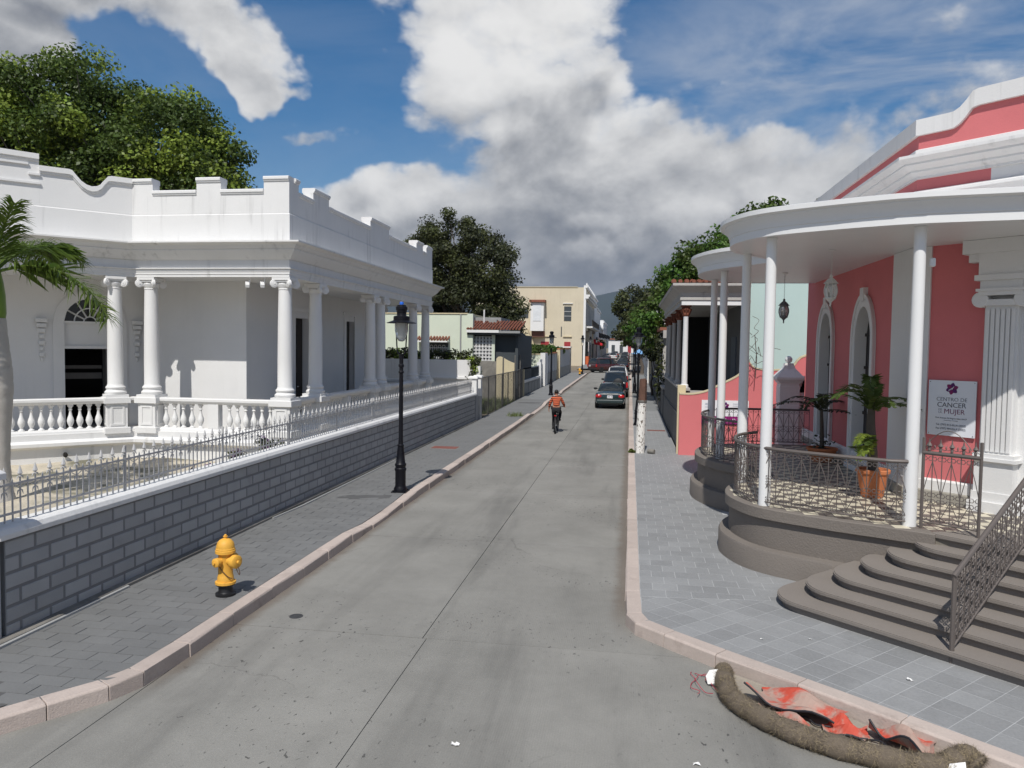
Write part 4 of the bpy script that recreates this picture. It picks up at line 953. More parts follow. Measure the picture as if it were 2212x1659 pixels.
def flower(cx,cz,r,par,Mf,c1,c2):
    for k in range(6):
        a=R(80+60*k); m=MB(); pts=[]
        for q,wd in((.12,.10),(.35,.27),(.62,.34),(.85,.20),(1.0,0)): pts.append((q,wd))
        ln=[(q,w_) for q,w_ in pts]+[(q,-w_) for q,w_ in pts[-2::-1]]
        v=[Vector((r*(q*math.cos(a)-w_*math.sin(a)),r*(q*math.sin(a)+w_*math.cos(a)),z)) for z in(0,.003) for q,w_ in ln]; n=len(ln)
        MM=Mf(cx,cz); m.add([tuple(MM@p) for p in v],[tuple(range(n,2*n))]+[(i,(i+1)%n,n+(i+1)%n,n+i) for i in range(n)]); m.build('petal',c1 if k%2 else c2,par,0)
    m=MB(); MM=Mf(cx,cz)
    for off,wd in((0,.035),(.12,.05)):
        p=[(-.55,-.35+off),(-.15,-.12+off),(.18,.18+off*.6),(.30,.42)]; q=[(x+wd,y-wd) for x,y in p[::-1]]
        ln=p+q; v=[tuple(MM@Vector((x*r,y*r,.0045))) for x,y in ln]; m.add(v,[(0,1,6,7),(1,2,5,6),(2,3,4,5)])
    m.build('emblem_stroke',pm('sign_white',(.74,.76,.80)),par,0)
flower(.68,2.895,.095,sg,SM,fp1,fp2)
m=MB()
for t_ in(.355,1.005):
    for z in(2.185,2.995): q=MB().lathe([(.008,0),(.008,.006),(.004,.008)],(0,0,0),8); q.xf(SM(t_,z)); m.add(q.v,q.f)
m.build('screws',chrome,sg)
# lanterns
def lantern(x,y,label,mat,drop):
    t=thing('hanging_lantern',label,'lantern',(x,y,ZC-drop-.55),'lanterns under the porch canopy'); z=ZC
    MB().lathe([(.06,z-.012),(.06,z)],(x,y,0),12).build('ceiling_rose',whitep,t)
    m=MB()
    k=int(drop/.035)
    for i in range(k): 
        zc=z-.02-i*drop/k; m.tube([(x+.009*math.cos(a)*(i%2),y+.009*math.cos(a)*((i+1)%2),zc-.018+.020*math.sin(a)) for a in [2*PI*j/6 for j in range(6)]],.003,3,closed=True)
    m.build('chain',mat,t,0)
    zb=z-drop
    MB().lathe([(.012,zb+.0),(.03,zb-.03),(.022,zb-.05),(.07,zb-.09),(.10,zb-.13),(.125,zb-.15),(.10,zb-.155)],(x,y,0),8).build('cap',mat,t,20)
    MB().lathe([(.078,zb-.16),(.098,zb-.24),(.098,zb-.30),(.075,zb-.38)],(x,y,0),8).build('glass',lampglass,t,20)
    m=MB()
    for i in range(8): a=2*PI*i/8; m.tube([(x+r*math.cos(a),y+r*math.sin(a),zb-zz) for r,zz in((.08,.155),(.104,.24),(.104,.30),(.08,.385))],.008,4)
    m.lathe([(.085,zb-.38),(.09,zb-.40),(.05,zb-.43),(.02,zb-.46),(.012,zb-.49),(.018,zb-.505),(.003,zb-.54)],(x,y,0),8); m.build('frame',mat,t,20)
    MB().lathe([(.012,zb-.36),(.012,zb-.25),(.02,zb-.22),(.004,zb-.19)],(x,y,0),8).build('bulb',whitep,t)
lanm=pm('lantern_white_metal',(.60,.60,.58),.5); lanv=pm('lantern_verdigris',(.14,.15,.16),.5,.15,8)
lantern(3.27,13.4,'white hanging lantern in front of the nearer arched window',lanm,.40); lantern(3.27,17.3,'dark hanging lantern against the aqua wall, farther one',lanv,.55)
# potted plants -------------------------------------------------
def pot(x,y,r,h,label,z=ZF,bowl=False):
    t=thing('potted_plant',label,'plant',(x,y,z))
    pr_=[(r*.62,z),(r*.66,z+.02),(r*.78,z+h*.35),(r*.90,z+h*.74),(r*.92,z+h*.78),(r*.90,z+h*.80),(r*.93,z+h*.84),(r*.95,z+h*.86),(r*1.03,z+h*.88),(r*1.05,z+h*.98),(r*1.0,z+h),(r*.90,z+h),(r*.86,z+h*.88),(.01,z+h*.86)] if not bowl else [(r*.6,z),(r*.8,z+h*.3),(r*.97,z+h*.8),(r*1.05,z+h*.84),(r*1.05,z+h),(r*.95,z+h),(r*.9,z+h*.85),(.01,z+h*.83)]
    MB().lathe(pr_,(x,y,0),28).build('pot',terracotta,t,35)
    MB().lathe([(r*.88,z+h*.86),(r*.5,z+h*.9),(.01,z+h*.91)],(x,y,0),14).build('soil',pm('potting_soil',(.02,.015,.012),.95),t); return t
def frond(mb,pts,wid,n,leaf,ph=0,droop=.25,mats=(0,0),rr=random.Random(5)):
    pts=catmull(pts,6); L=len(pts); mb.tube(pts,[.012*(1-.8*i/L) for i in range(L)],4)
    for i in range(2,L-1):
        f=i/(L-1); p=Vector(pts[i]); t=(Vector(pts[i+1])-Vector(pts[i-1])).normalized(); s=t.cross(Vector((0,0,1)))
        if s.length<.05: s=Vector((1,0,0))
        s.normalize(); u=s.cross(t)
        for k in range(n):
            q=p+t*(k/n)*(Vector(pts[i+1])-p).length
            for sg_ in(-1,1):
                l=leaf*(.55+.45*math.sin(PI*min(1,f*1.05)))*rr.uniform(.85,1.1); dirn=(s*sg_*1.0+t*.45+u*rr.uniform(-.1,.35)-Vector((0,0,droop*rr.uniform(.5,1.3)))).normalized(); w_=wid*rr.uniform(.8,1.1)
                e1=q+dirn*l*.5-Vector((0,0,.01)); up_=dirn.cross(s).normalized() if dirn.cross(s).length>.01 else u; sd=dirn.cross(u).normalized()*w_
                mb.add([tuple(q),tuple(e1+sd*.5),tuple(q+dirn*l-Vector((0,0,l*droop*.3))),tuple(e1-sd*.5)],[(0,1,2,3)])
t=pot(3.92,13.02,.25,.46,'tall cycad with arching fronds in a big terracotta pot by the corner')
x,y,z=3.92,13.02,ZF+.42
MB().tube([(x,y,z),(x-.02,y+.01,z+.35),(x-.06,y,z+.75),(x-.05,y+.02,z+1.15)],[.085,.08,.07,.05],10).build('stem',bark,t,40)
m=MB(); rr=random.Random(11)
for (dx,dy,hz,ln) in((-1.0,.1,.55,1.0),(-.8,-.5,.9,.9),(.55,-.5,.35,1.05),(.75,.1,.50,1.0),(-.35,-.7,.2,.8),(.1,-.85,.55,.85),(-.6,.6,.7,.9),(.3,.7,.9,.9),(-.15,-.2,1.15,.7),(-.55,-.35,-.1,.65)):
    b0=Vector((x-.05,y,z+.95 if hz>.3 else z+.45)); dv=Vector((dx,dy,0)); frond(m,[tuple(b0),tuple(b0+dv*.25*ln+Vector((0,0,hz*.42))),tuple(b0+dv*.6*ln+Vector((0,0,hz*.5))),tuple(b0+dv*.95*ln+Vector((0,0,hz*.28)))],.045,2,.17,rr=rr)
m.build('fronds',[leafB],t,0)
m=MB(); frond(m,[(x-.08,y-.1,z+.25),(x-.2,y-.3,z+.42),(x-.28,y-.45,z+.45),(x-.36,y-.5,z+.25)],.04,2,.15,rr=rr); frond(m,[(x-.05,y-.1,z+.35),(x-.15,y-.3,z+.6),(x-.30,y-.4,z+.62),(x-.40,y-.45,z+.48)],.04,2,.13,rr=rr); m.build('bright_fronds',[leafA],t,0)
t=pot(4.08,17.0,.30,.30,'cycad in a low wide terracotta bowl near the far arched window',bowl=True); x,y,z=4.08,17.0,ZF+.26
MB().tube([(x,y,z),(x-.02,y,z+.5),(x-.05,y-.05,z+.85)],[.05,.04,.03],8).build('stem',bark,t,40)
m=MB()
for (dx,dy,hz) in((-1.1,-.2,.35),(.5,-.7,.1),(-.5,-.7,.5),(.2,.6,.6),(-.7,.5,.5),(.6,.1,.4)):
    b0=Vector((x-.05,y-.05,z+.82)); dv=Vector((dx,dy,0)); frond(m,[tuple(b0),tuple(b0+dv*.3+Vector((0,0,hz*.5))),tuple(b0+dv*.7+Vector((0,0,hz*.55))),tuple(b0+dv*1.05+Vector((0,0,hz*.2)))],.05,2,.17,rr=rr)
m.build('fronds',[leafD],t,0)
m=MB()
for i in range(40):
    a=rr.uniform(0,6.28); r_=rr.uniform(.02,.25); p=Vector((x+r_*math.cos(a),y+r_*math.sin(a),z+rr.uniform(0,.28))); d1=Vector((rr.uniform(-1,1),rr.uniform(-1,1),rr.uniform(.1,1))).normalized()*.09; d2=d1.cross(Vector((0,0,1)))*.5
    m.add([tuple(p),tuple(p+d1*.5+d2),tuple(p+d1),tuple(p+d1*.5-d2)],[(0,1,2,3)])
m.build('low_leaves',[leafD],t,0)
# boundary wall, banner, pillar -----------------------------------
bw=thing('pink_boundary_wall','salmon boundary wall with swooping top behind the porch','wall',(3.2,24.3,.15))
tp_=[(1.55,2.04),(1.99,2.05),(2.41,2.16),(2.82,2.38),(3.1,2.52),(3.36,2.70),(3.46,2.95),(3.52,3.22),(3.60,3.10),(3.70,2.95),(3.85,2.86),(4.2,2.83),(4.6,2.85),(4.9,2.95),(5.3,3.3),(6.8,3.4)]
tpc=catmull(tp_,4)
def tf(u):
    x=1.55+u
    for a_,b__ in zip(tpc[:-1],tpc[1:]):
        if a_[0]<=x<=b__[0]+1e-6: return a_[1]+(b__[1]-a_[1])*(x-a_[0])/max(1e-6,b__[0]-a_[0])
    return tpc[-1][1]
m=MB(); wall(m,(1.55,24.2),(6.8,24.2),.1,tf,.2,n=70); m.build('wall_face',pink,bw,0)
m=MB()
for a_,b__ in zip(tpc[:-1],tpc[1:]):
    vs=[(x,yy_,zz) for yy_ in(24.185,24.42) for x,zz in((a_[0],a_[1]),(b__[0],b__[1]),(b__[0],b__[1]+.045),(a_[0],a_[1]+.045))]; m.add(vs,[(0,1,2,3),(7,6,5,4),(0,4,5,1),(1,5,6,2),(2,6,7,3),(3,7,4,0)])
m.build('coping',creamwall,bw,0,recalc=True)
MB().box(1.50,1.75,24.43,24.68,.1,2.32).build('end_pier',creamwall,bw,0,bevel=.01)
bn_=thing('banner_sign','white banner with magenta band and flower on the salmon boundary wall','sign',(2.9,24.17,1.17))
MB().box(2.22,3.62,24.165,24.18,1.40,1.89).build('panel',pm('banner_white',(.78,.77,.79),.5,.01),bn_,0); MB().box(2.22,3.62,24.163,24.18,1.16,1.398).build('band',pm('banner_magenta',(.30,.012,.17),.5,.02),bn_,0)
def BMx(t_,z,o=0): return Matrix.Translation((t_,24.160,z))@Matrix(((1,0,0),(0,0,-1),(0,1,0))).to_4x4()
flower(2.93,1.72,.12,bn_,BMx,fp1,fp2); bl=pm('banner_blue_print',(.30,.36,.45),.5,0,1,0); text('A   D',.16,pm('banner_white',(.78,.77,.79)),BMx(3.08,1.22),bn_)
m=MB()
for x0,x1,zs in((2.32,2.62,(1.78,1.74,1.67)),(3.15,3.5,(1.78,1.72,1.66,1.62))):
    for z in zs: m.box(x0,x1-rnd.uniform(0,.1),24.160,24.164,z,z+.014)
m.build('small_print',bl,bn_,0)
gp_=thing('entrance_pillar','grey white pillar with pyramid cap and ball finial behind the porch','pillar',(4.33,22.0,.15))
x,y=4.33,22.0
m=MB(); m.box(x-.25,x+.25,y-.25,y+.25,.1,2.55)
for k in range(4): m.box(x-.262,x+.262,y-.262,y+.262,.45+k*.52,.45+k*.52+.46)
m.build('shaft',white,gp_,0,bevel=.008)
def sq(mb,x,y,prof): 
    vs=[]; 
    for r_,z in prof: vs+=[(x-r_,y-r_,z),(x+r_,y-r_,z),(x+r_,y+r_,z),(x-r_,y+r_,z)]
    k=len(prof); mb.add(vs,[(3,2,1,0),(4*k-4,4*k-3,4*k-2,4*k-1)]+[(4*j+i,4*j+(i+1)%4,4*j+4+(i+1)%4,4*j+4+i) for j in range(k-1) for i in range(4)])
m=MB(); sq(m,x,y,[(.27,2.55),(.30,2.60),(.36,2.66),(.36,2.72),(.34,2.74),(.24,2.86),(.16,2.95),(.12,3.05),(.11,3.10)]); m.build('cap',whitedirty,gp_,0); MB().sphere((x,y,3.20),.10,14,10).build('finial',whitep,gp_)
m=MB(); m.box(4.56,4.75,21.9,22.05,.1,2.3); 
for i in range(6): f=i/6; m.box(4.56+f*.16,4.75,21.9,22.05,2.3+f*.0,2.3+.5*f**1.6+.08)
m.build('scroll_shoulder',white,gp_,0)
# wire decoration against the aqua wall
m=MB(); rr=random.Random(4)
for i in range(9):
    x0,z0=3.5+rr.uniform(0,.5),2.9+rr.uniform(0,1.0); pts=[(x0,23.9,z0)]
    for k in range(4): pts.append((pts[-1][0]+rr.uniform(-.25,.3),23.9+rr.uniform(-.1,.1),pts[-1][2]+rr.uniform(-.25,.3)))
    m.tube(catmull(pts,4),.008,4)
m.tube([(3.75,23.9,2.6),(3.78,23.92,3.2),(3.7,23.9,3.9)],.012,4)
tag(m.build('bare_vine',bark,None),'thin bare vine against the aqua wall behind the porch columns','vine')
# ------------------------------------------------------------ trees
def leaves(rs,centers,rcs,n,leaf,mats_n,flat=.75,pick=None):
    V=[];F=[];MI=[]
    for ci,(c,rc) in enumerate(zip(centers,rcs)):
        k=int(n*rs.uniform(.7,1.3)); p=rs.normal(size=(k,3)); p/=np.linalg.norm(p,axis=1)[:,None]+1e-9
        p*=(rs.uniform(0,1,size=(k,1))**.45)*rc; p[:,2]*=flat; nrm=p/(rc+1e-9)+rs.normal(size=(k,3))*.55+np.array([0,0,.45]); nrm/=np.linalg.norm(nrm,axis=1)[:,None]
        t=rs.normal(size=(k,3)); t-=nrm*(t*nrm).sum(1)[:,None]; t/=np.linalg.norm(t,axis=1)[:,None]; b=np.cross(nrm,t)
        l=leaf*rs.uniform(.65,1.3,size=(k,1)); w_=l*.36; p=p+np.array(c)
        V.append(np.stack([p-t*l*.5,p+b*w_-t*l*.02+nrm*l*.06,p+t*l*.55-nrm*l*.05,p-b*w_-t*l*.02+nrm*l*.06],1).reshape(-1,3))
        MI+= [pick(rs,ci) if pick else int(rs.integers(mats_n))]*k
    V=np.concatenate(V); n4=len(V)//4; F=np.arange(n4*4).reshape(-1,4)
    return V,F,MI
def fastmesh(name,V,F,MI,mats,parent,kind=None):
    o=np.array(ORG[parent.name]); me=bpy.data.meshes.new(name); V=V-o
    me.vertices.add(len(V)); me.vertices.foreach_set('co',V.astype(np.float32).ravel()); me.loops.add(F.size); me.loops.foreach_set('vertex_index',F.astype(np.int32).ravel())
    me.polygons.add(len(F)); me.polygons.foreach_set('loop_start',np.arange(0,F.size,F.shape[1],dtype=np.int32))
    for m in mats: me.materials.append(m)
    me.polygons.foreach_set('material_index',np.array(MI,dtype=np.int32)); me.update(calc_edges=True); me.validate()
    ob=bpy.data.objects.new(name,me); col.objects.link(ob); ob.parent=parent; ORG[ob.name]=tuple(o)
    if kind: ob['kind']=kind
    return ob
def tree(name,label,base,blobs,ncl,nlf,leaf,rc,mats,seed,barkm=bark,trunk=.3,fork=.4,pick=None,group=None,shell=.45,limbs=.45):
    rs=np.random.default_rng(seed); t=thing(name,label,'tree',base,group); bx=np.array(base)
    vol=np.array([b[3]*b[4]*b[5] for b in blobs])**.7; vol/=vol.sum(); cs=[];rcs=[]
    for i in range(ncl):
        b=blobs[rs.choice(len(blobs),p=vol)]; d=rs.normal(size=3); d/=np.linalg.norm(d); r=shell+(1-shell)*rs.uniform()**.6
        cs.append((b[0]+d[0]*r*b[3],b[1]+d[1]*r*b[4],b[2]+d[2]*r*b[5])); rcs.append(rc*rs.uniform(.6,1.25))
    V,F,MI=leaves(rs,cs,rcs,nlf,leaf,len(mats),pick=pick); fastmesh('crown',V,F,MI,mats,t)
    cen=np.array(blobs)[:,:3].mean(0); h=cen[2]-bx[2]; fk=bx+(cen-bx)*np.array([.25,.25,fork])
    m=MB(); m.tube([tuple(bx-np.array([0,0,.2])),tuple(bx+(fk-bx)*.35+rs.normal(size=3)*.06),tuple(bx+(fk-bx)*.7+rs.normal(size=3)*.08),tuple(fk)],[trunk*1.25,trunk,trunk*.85,trunk*.75],10); m.build('trunk',barkm,t,60)
    m=MB(); idx=rs.permutation(ncl)[:int(ncl*limbs)]
    for b in blobs:
        q=fk*.45+np.array(b[:3])*.55; q2=np.array(b[:3]); m.tube([tuple(fk),tuple((fk+q)/2+rs.normal(size=3)*.15),tuple(q),tuple(q2)],[trunk*.55,trunk*.42,trunk*.3,trunk*.2],7)
    for i in idx:
        c=np.array(cs[i]); b=min(blobs,key=lambda b:np.linalg.norm(np.array(b[:3])-c)); s=fk*.35+np.array(b[:3])*.65; mid=(s+c)/2+rs.normal(size=3)*.25
        m.tube([tuple(s),tuple(mid),tuple(c)],[trunk*.20,trunk*.11,.015],5)
    m.build('branches',barkm,t,60); return t
def two(pl): return lambda rs,ci: int(rs.uniform()>pl)
tree('broad_tree','huge spreading green tree behind the mansion roof at left',(-27,37,.3),[(-31.5,37,14.2,5.2,5,4.2),(-26,36.5,13.6,4.2,4.5,3.3),(-22.8,36,12.2,3.0,4,3.6),(-34,37,10.5,5,5,4),(-27,37,10,5,4,3.0),(-21.6,35.5,11.3,2.0,3,2.4),(-36,37,14.5,4.5,4,4.2),(-29,36.5,15.6,4.2,4,2.6),(-31,35,12,6,3,4),(-20.6,35.5,12.3,1.3,2,1.6)],390,480,.20,1.25,[leafA,leafB,leafB],21,barkgrey,.55,pick=lambda rs,ci:int(rs.choice(3,p=[.36,.34,.30])))
tree('dark_tree','dense dark olive tree behind the mint house at centre left',(-12.8,58,.4),[(-14.2,59,10.6,3.2,3.2,3.2),(-11.4,58.5,9.6,2.6,3,3.0),(-13,58,6.2,3.8,3,3.0),(-9.9,57,5.6,1.9,2.5,2.6),(-17.0,60,10.9,1.6,2,1.2),(-8.6,56.5,5.5,1.0,1.5,1.2)],210,330,.19,.92,[leafC,leafD,leafD],22,bark,.4,pick=lambda rs,ci:int(rs.choice(3,p=[.45,.30,.25])))
tree('ficus_tree','bushy bright green tree with rusty top behind the grey porch house',(4.6,47,.3),[(3.0,47,7.0,2.1,2.2,2.1),(5.0,46.5,8.0,2.2,2.2,2.4),(1.8,46,5.2,1.5,1.8,1.7),(6.8,46,9.0,2.0,2,2.2)],130,210,.22,.85,[leafE,leafB,leafR],23,barkgrey,.3,pick=lambda rs,ci:(2 if ci%31==3 else int(rs.uniform()>.6)))
tree('green_tree','green tree showing just above the curved canopy roof',(7.8,39.5,.3),[(6.6,39.5,9.3,1.8,1.8,1.2),(8.6,39.5,9.6,1.7,1.8,1.1),(5.2,39.5,8.2,1.1,1.5,1.7)],70,200,.22,.75,[leafE,leafB],24,barkgrey,.28,pick=two(.5))
tree('shade_tree','dark rounded street tree far down the right side',(1.6,118,gz(118)),[(1.0,118,9.6,3.4,3.4,3.4),(3.2,117,8.5,3,3,3.4),(.2,118,6.3,2.4,2.6,2.0)],110,170,.40,1.2,[leafC,leafD],25,bark,.35,pick=two(.6))
tree('street_tree','small green street tree beyond the rounded dark tree',(1.4,92,gz(92)),[(.9,92,5.6,1.5,1.8,1.3),(1.6,93,6.6,1.6,1.8,1.4)],50,170,.30,.75,[leafE,leafC],26,bark,.2,pick=two(.6))
tree('pavement_tree','leafy small tree over the pavement by the grey columns',(1.55,52,gz(52)),[(1.25,51,4.1,.8,1.2,.8),(1.5,50,3.4,.5,.9,.6)],34,120,.17,.42,[leafD,leafE],27,bark,.08,pick=two(.7))
for i,(x,y,s,lab) in enumerate(((-.8,185,5.5,'far pale green tree at the end of the street'),(-9.5,175,4.5,'far dark tree behind the left street houses'),(4.5,150,6,'far tree behind the right hand houses'))):
    tree('far_tree',lab,(x if i else 1.2,y,gz(y)),[(x+(2 if i==0 else 0),y,s+1.2,s*.5,s*.5,s*.45),(x+s*.3,y,s,s*.45,s*.5,s*.4)],40,140,.5,1.2,[leafC,leafB],30+i,bark,.25,pick=two(.6))
# royal palm ------------------------------------------------------
px,py=-12.06,13.0
pt=thing('royal_palm','royal palm with grey ringed trunk and green crownshaft at the left edge','palm tree',(-11.98,13.0,.3))
prof=[(.34,.2),(.27,.5),(.22,1.0),(.235,1.6),(.27,2.1),(.30,2.5),(.285,2.9),(.24,3.3),(.205,3.7),(.195,3.86)]
ringed=pm('palm_trunk_grey',(.47,.445,.41),.85,.08,2,.05,30,.4,40,stain=.4,stcol=(.2,.18,.15),stscale=2)
m=MB(); pp=[]
for i in range(61):
    z=.2+3.66*i/60; r=np.interp(z,[q[1] for q in prof],[q[0] for q in prof]); pp.append((float(r)*(1.0 if i%5 else .975),z))
m.lathe(pp,(px,py,0),22); m.build('trunk',ringed,pt,60)
MB().lathe([(.185,3.86),(.20,3.95),(.19,4.3),(.16,4.55),(.12,4.75),(.07,4.9)],(px,py,0),16).build('crownshaft',pm('crownshaft_green',(.16,.26,.04),.4,.06,3,.03,20),pt,60)
def palmfrond(az_,el0,length,sag,leafl=.66,rs=random.Random(2)):
    m=MB(); n=26; p=Vector((px,py,4.72)); d=Vector((math.cos(az_)*math.cos(el0),math.sin(az_)*math.cos(el0),math.sin(el0))); pts=[tuple(p)]
    for i in range(n):
        d=(d+Vector((0,0,-sag*(.4+i/n)/n*2))).normalized(); p=p+d*length/n; pts.append(tuple(p))
    m.tube(pts,[.035*(1-.85*i/n) for i in range(n+1)],5)
    for i in range(4,n):
        t=(Vector(pts[i+1])-Vector(pts[i-1])).normalized(); s=t.cross(Vector((0,0,1))).normalized(); u=s.cross(t); f=i/n
        for k in range(5):
            q=Vector(pts[i]).lerp(Vector(pts[i+1]),k/5)
            for sg_ in(-1,1):
                l=leafl*(.5+.5*math.sin(PI*min(1,.15+f)))*rs.uniform(.85,1.1); dv=(s*sg_*rs.uniform(.6,1)+t*rs.uniform(.5,.8)+u*rs.uniform(-.5,.5)).normalized()
                e=q+dv*l*.55; e2=q+dv*l+Vector((0,0,-l*rs.uniform(.10,.42))); w_=dv.cross(u).normalized()*.014
                m.add([tuple(q-w_*.4),tuple(q+w_*.4),tuple(e+w_),tuple(e2),tuple(e-w_)],[(0,1,2,3,4)])
    m.build('frond',palmleaf,pt,0)
for a,e_,l,s in((R(2),.30,2.75,.95),(R(60),.9,1.9,1.1),(R(-75),.75,2.2,1.2),(R(-130),.7,2.4,1.1),(R(150),.7,2.5,1.1),(R(100),.8,2.3,1.0),(R(200),1.1,2.2,.8),(R(-20),1.22,1.5,.55),(R(-105),1.1,2.0,.8)): palmfrond(a,e_,l,s)
MB().tube([(px+.05,py,4.7),(px+.1,py,5.4),(px+.16,py,6.1)],[.05,.03,.006],6).build('spear_leaf',palmleaf,pt)
# small garden plants ---------------------------------------------
def bush(x,y,r,h,label,mats,seed,n=240,leaf=.09,flowers=None,z=.3,group=None,name='garden_shrub'):
    rs=np.random.default_rng(seed); t=thing(name,label,'plant',(x,y,z),group)
    k=9; cs=[(x+rs.normal()*r*.45,y+rs.normal()*r*.45,z+h*rs.uniform(.3,.95)) for _ in range(k)]
    V,F,MI=leaves(rs,cs,[r*.45]*k,n//k*3,leaf,len(mats)); fastmesh('foliage',V,F,MI,mats,t)
    m=MB()
    for c in cs: m.tube([(x,y,z-.05),((x+c[0])/2,(y+c[1])/2,z+(c[2]-z)*.6),c],[.014,.01,.004],4)
    m.build('stems',bark,t,0)
    if flowers:
        V,F,MI=leaves(rs,[(c[0],c[1],c[2]+r*.25) for c in cs],[r*.3]*k,10,.07,1); fastmesh('flowers',V,F,MI,[flowers],t)
    return t
purple=leafm('purple_petal',(.22,.10,.26),.3); agave=leafm('blue_agave',(.20,.27,.25),.1,.15)
bush(-7.6,11.2,.35,.75,'thin shrub behind the fence near its middle',[leafC,leafB],41)
bush(-7.9,14.6,.45,.85,'purple flowering shrub behind the fence, nearer the lamp',[leafD,leafC],42,flowers=purple)
bush(-7.7,13.1,.4,.8,'dark purple leaved shrub behind the fence',[leafD,leafD],43,flowers=purple)
bush(-8.2,16.6,.4,.9,'tall wispy purple shrub against the white plinth',[leafC,leafD],44,flowers=purple)
for i,(x,y) in enumerate(((-7.5,8.2),(-8.3,8.8),(-7.4,9.1))):
    t=thing('agave',['blue grey agave nearest the gate post','blue grey agave set back on the gravel','blue grey agave close behind the fence'][i],'plant',(x,y,.3),'agaves in the mansion garden'); m=MB(); rs=random.Random(50+i)
    for k in range(16):
        a=k*2.4; e_=.35+.7*(k/16); l=.34; d=Vector((math.cos(a)*math.cos(e_),math.sin(a)*math.cos(e_),math.sin(e_))); s=d.cross(Vector((0,0,1))).normalized()*.035; b=Vector((x,y,.31)); m.add([tuple(b-s*.6),tuple(b+s*.6),tuple(b+d*l*.5+s),tuple(b+d*l),tuple(b+d*l*.5-s)],[(0,1,2,3,4)])
    m.build('leaves',agave,t,0)
gc=thing('ground_cover','','',(-9,14,.3)); del gc['label']; del gc['category']; gc['kind']='stuff'
rs=np.random.default_rng(60); cs=[(rs.uniform(-10,-7.1),rs.uniform(7.6,19),.34) for _ in range(130)]; V,F,MI=leaves(rs,cs,[.22]*130,36,.07,2,flat=.35); fastmesh('low_leaves',V,F,MI,[leafC,leafD],gc,'stuff')
# ------------------------------------------------------------ lamp posts
def lamp(label,blue=False):
    t=thing('street_lamp',label,'street lamp',(0,0,0),'black street lamps')
    m=MB(); m.box(-.17,.17,-.17,.17,0,.025); 
    for a in range(4): m.lathe([(.018,.02),(.018,.05)],(.13*(1 if a%2 else -1),.13*(1 if a>1 else -1),0),6)
    m.build('base_plate',blackpaint,t,0)
    MB().lathe([(.15,.02),(.15,.08),(.125,.12),(.118,.16),(.118,.46),(.132,.50),(.132,.53),(.115,.55),(.115,.58),(.128,.60),(.128,.63),(.105,.66),(.085,.85),(.068,1.02),(.075,1.03),(.075,1.06),(.056,1.08),(.05,1.2),(.044,2.66),(.06,2.68),(.06,2.71),(.045,2.73),(.045,2.80),(.062,2.82),(.062,2.86),(.045,2.88),(.045,2.98),(.055,3.06),(.06,3.10)],(0,0,0),20).build('pole',blackpaint,t,35)
    m=MB()
    for s in(-1,1): m.tube([(s*.03,0,3.06),(s*.085,0,3.14),(s*.105,0,3.28),(s*.115,0,3.50),(s*.115,0,3.82)],.016,6)
    m.build('yoke',blackpaint,t,40)
    MB().lathe([(.03,3.38),(.07,3.40),(.115,3.48),(.145,3.62),(.150,3.82)],(0,0,0),20).build('globe',lampglass,t,50)
    MB().lathe([(.035,3.46),(.055,3.50),(.055,3.60),(.075,3.62),(.075,3.80)],(0,0,0),12).build('bulb',whitep,t,50)
    MB().lathe([(.15,3.81),(.325,3.785),(.33,3.797),(.19,3.845),(.18,3.85),(.18,3.93),(.165,3.945),(.11,3.955),(.105,3.97),(.105,4.02),(.115,4.03),(.115,4.07),(.13,4.09),(.13,4.15),(.105,4.16),(.10,4.19),(.06,4.20)],(0,0,0),24).build('hood',blackpaint,t,35)
    if blue: MB().lathe([(.045,4.19),(.045,4.25),(.038,4.262)],(0,0,0),14).build('photocell',pm('blue_photocell',(.02,.12,.55),.3,0,1,0),t,35)
    return t
l1=lamp('black street lamp with blue cap in front of the white mansion',True); l1.location=(-5.05,16.5,.15)
l0=lamp('black street lamp just behind the cyclist, left pavement'); l0.location=(-5.10,50,.15+gz(50))
for x,y,lab in((-5.1,83.0,'black street lamp by the far yellow hydrant'),(-5.1,99.5,'black street lamp beyond the side street at left'),(-5.1,118,'farthest black street lamp on the left pavement'),(.36,33.2,'black street lamp behind the white peeling pole'),(.36,54,'second black street lamp along the right kerb'),(.36,78,'third black street lamp along the right kerb')):
    c=copy_tree(l0); c.location=(x,y,.15+gz(y)); c['label']=lab
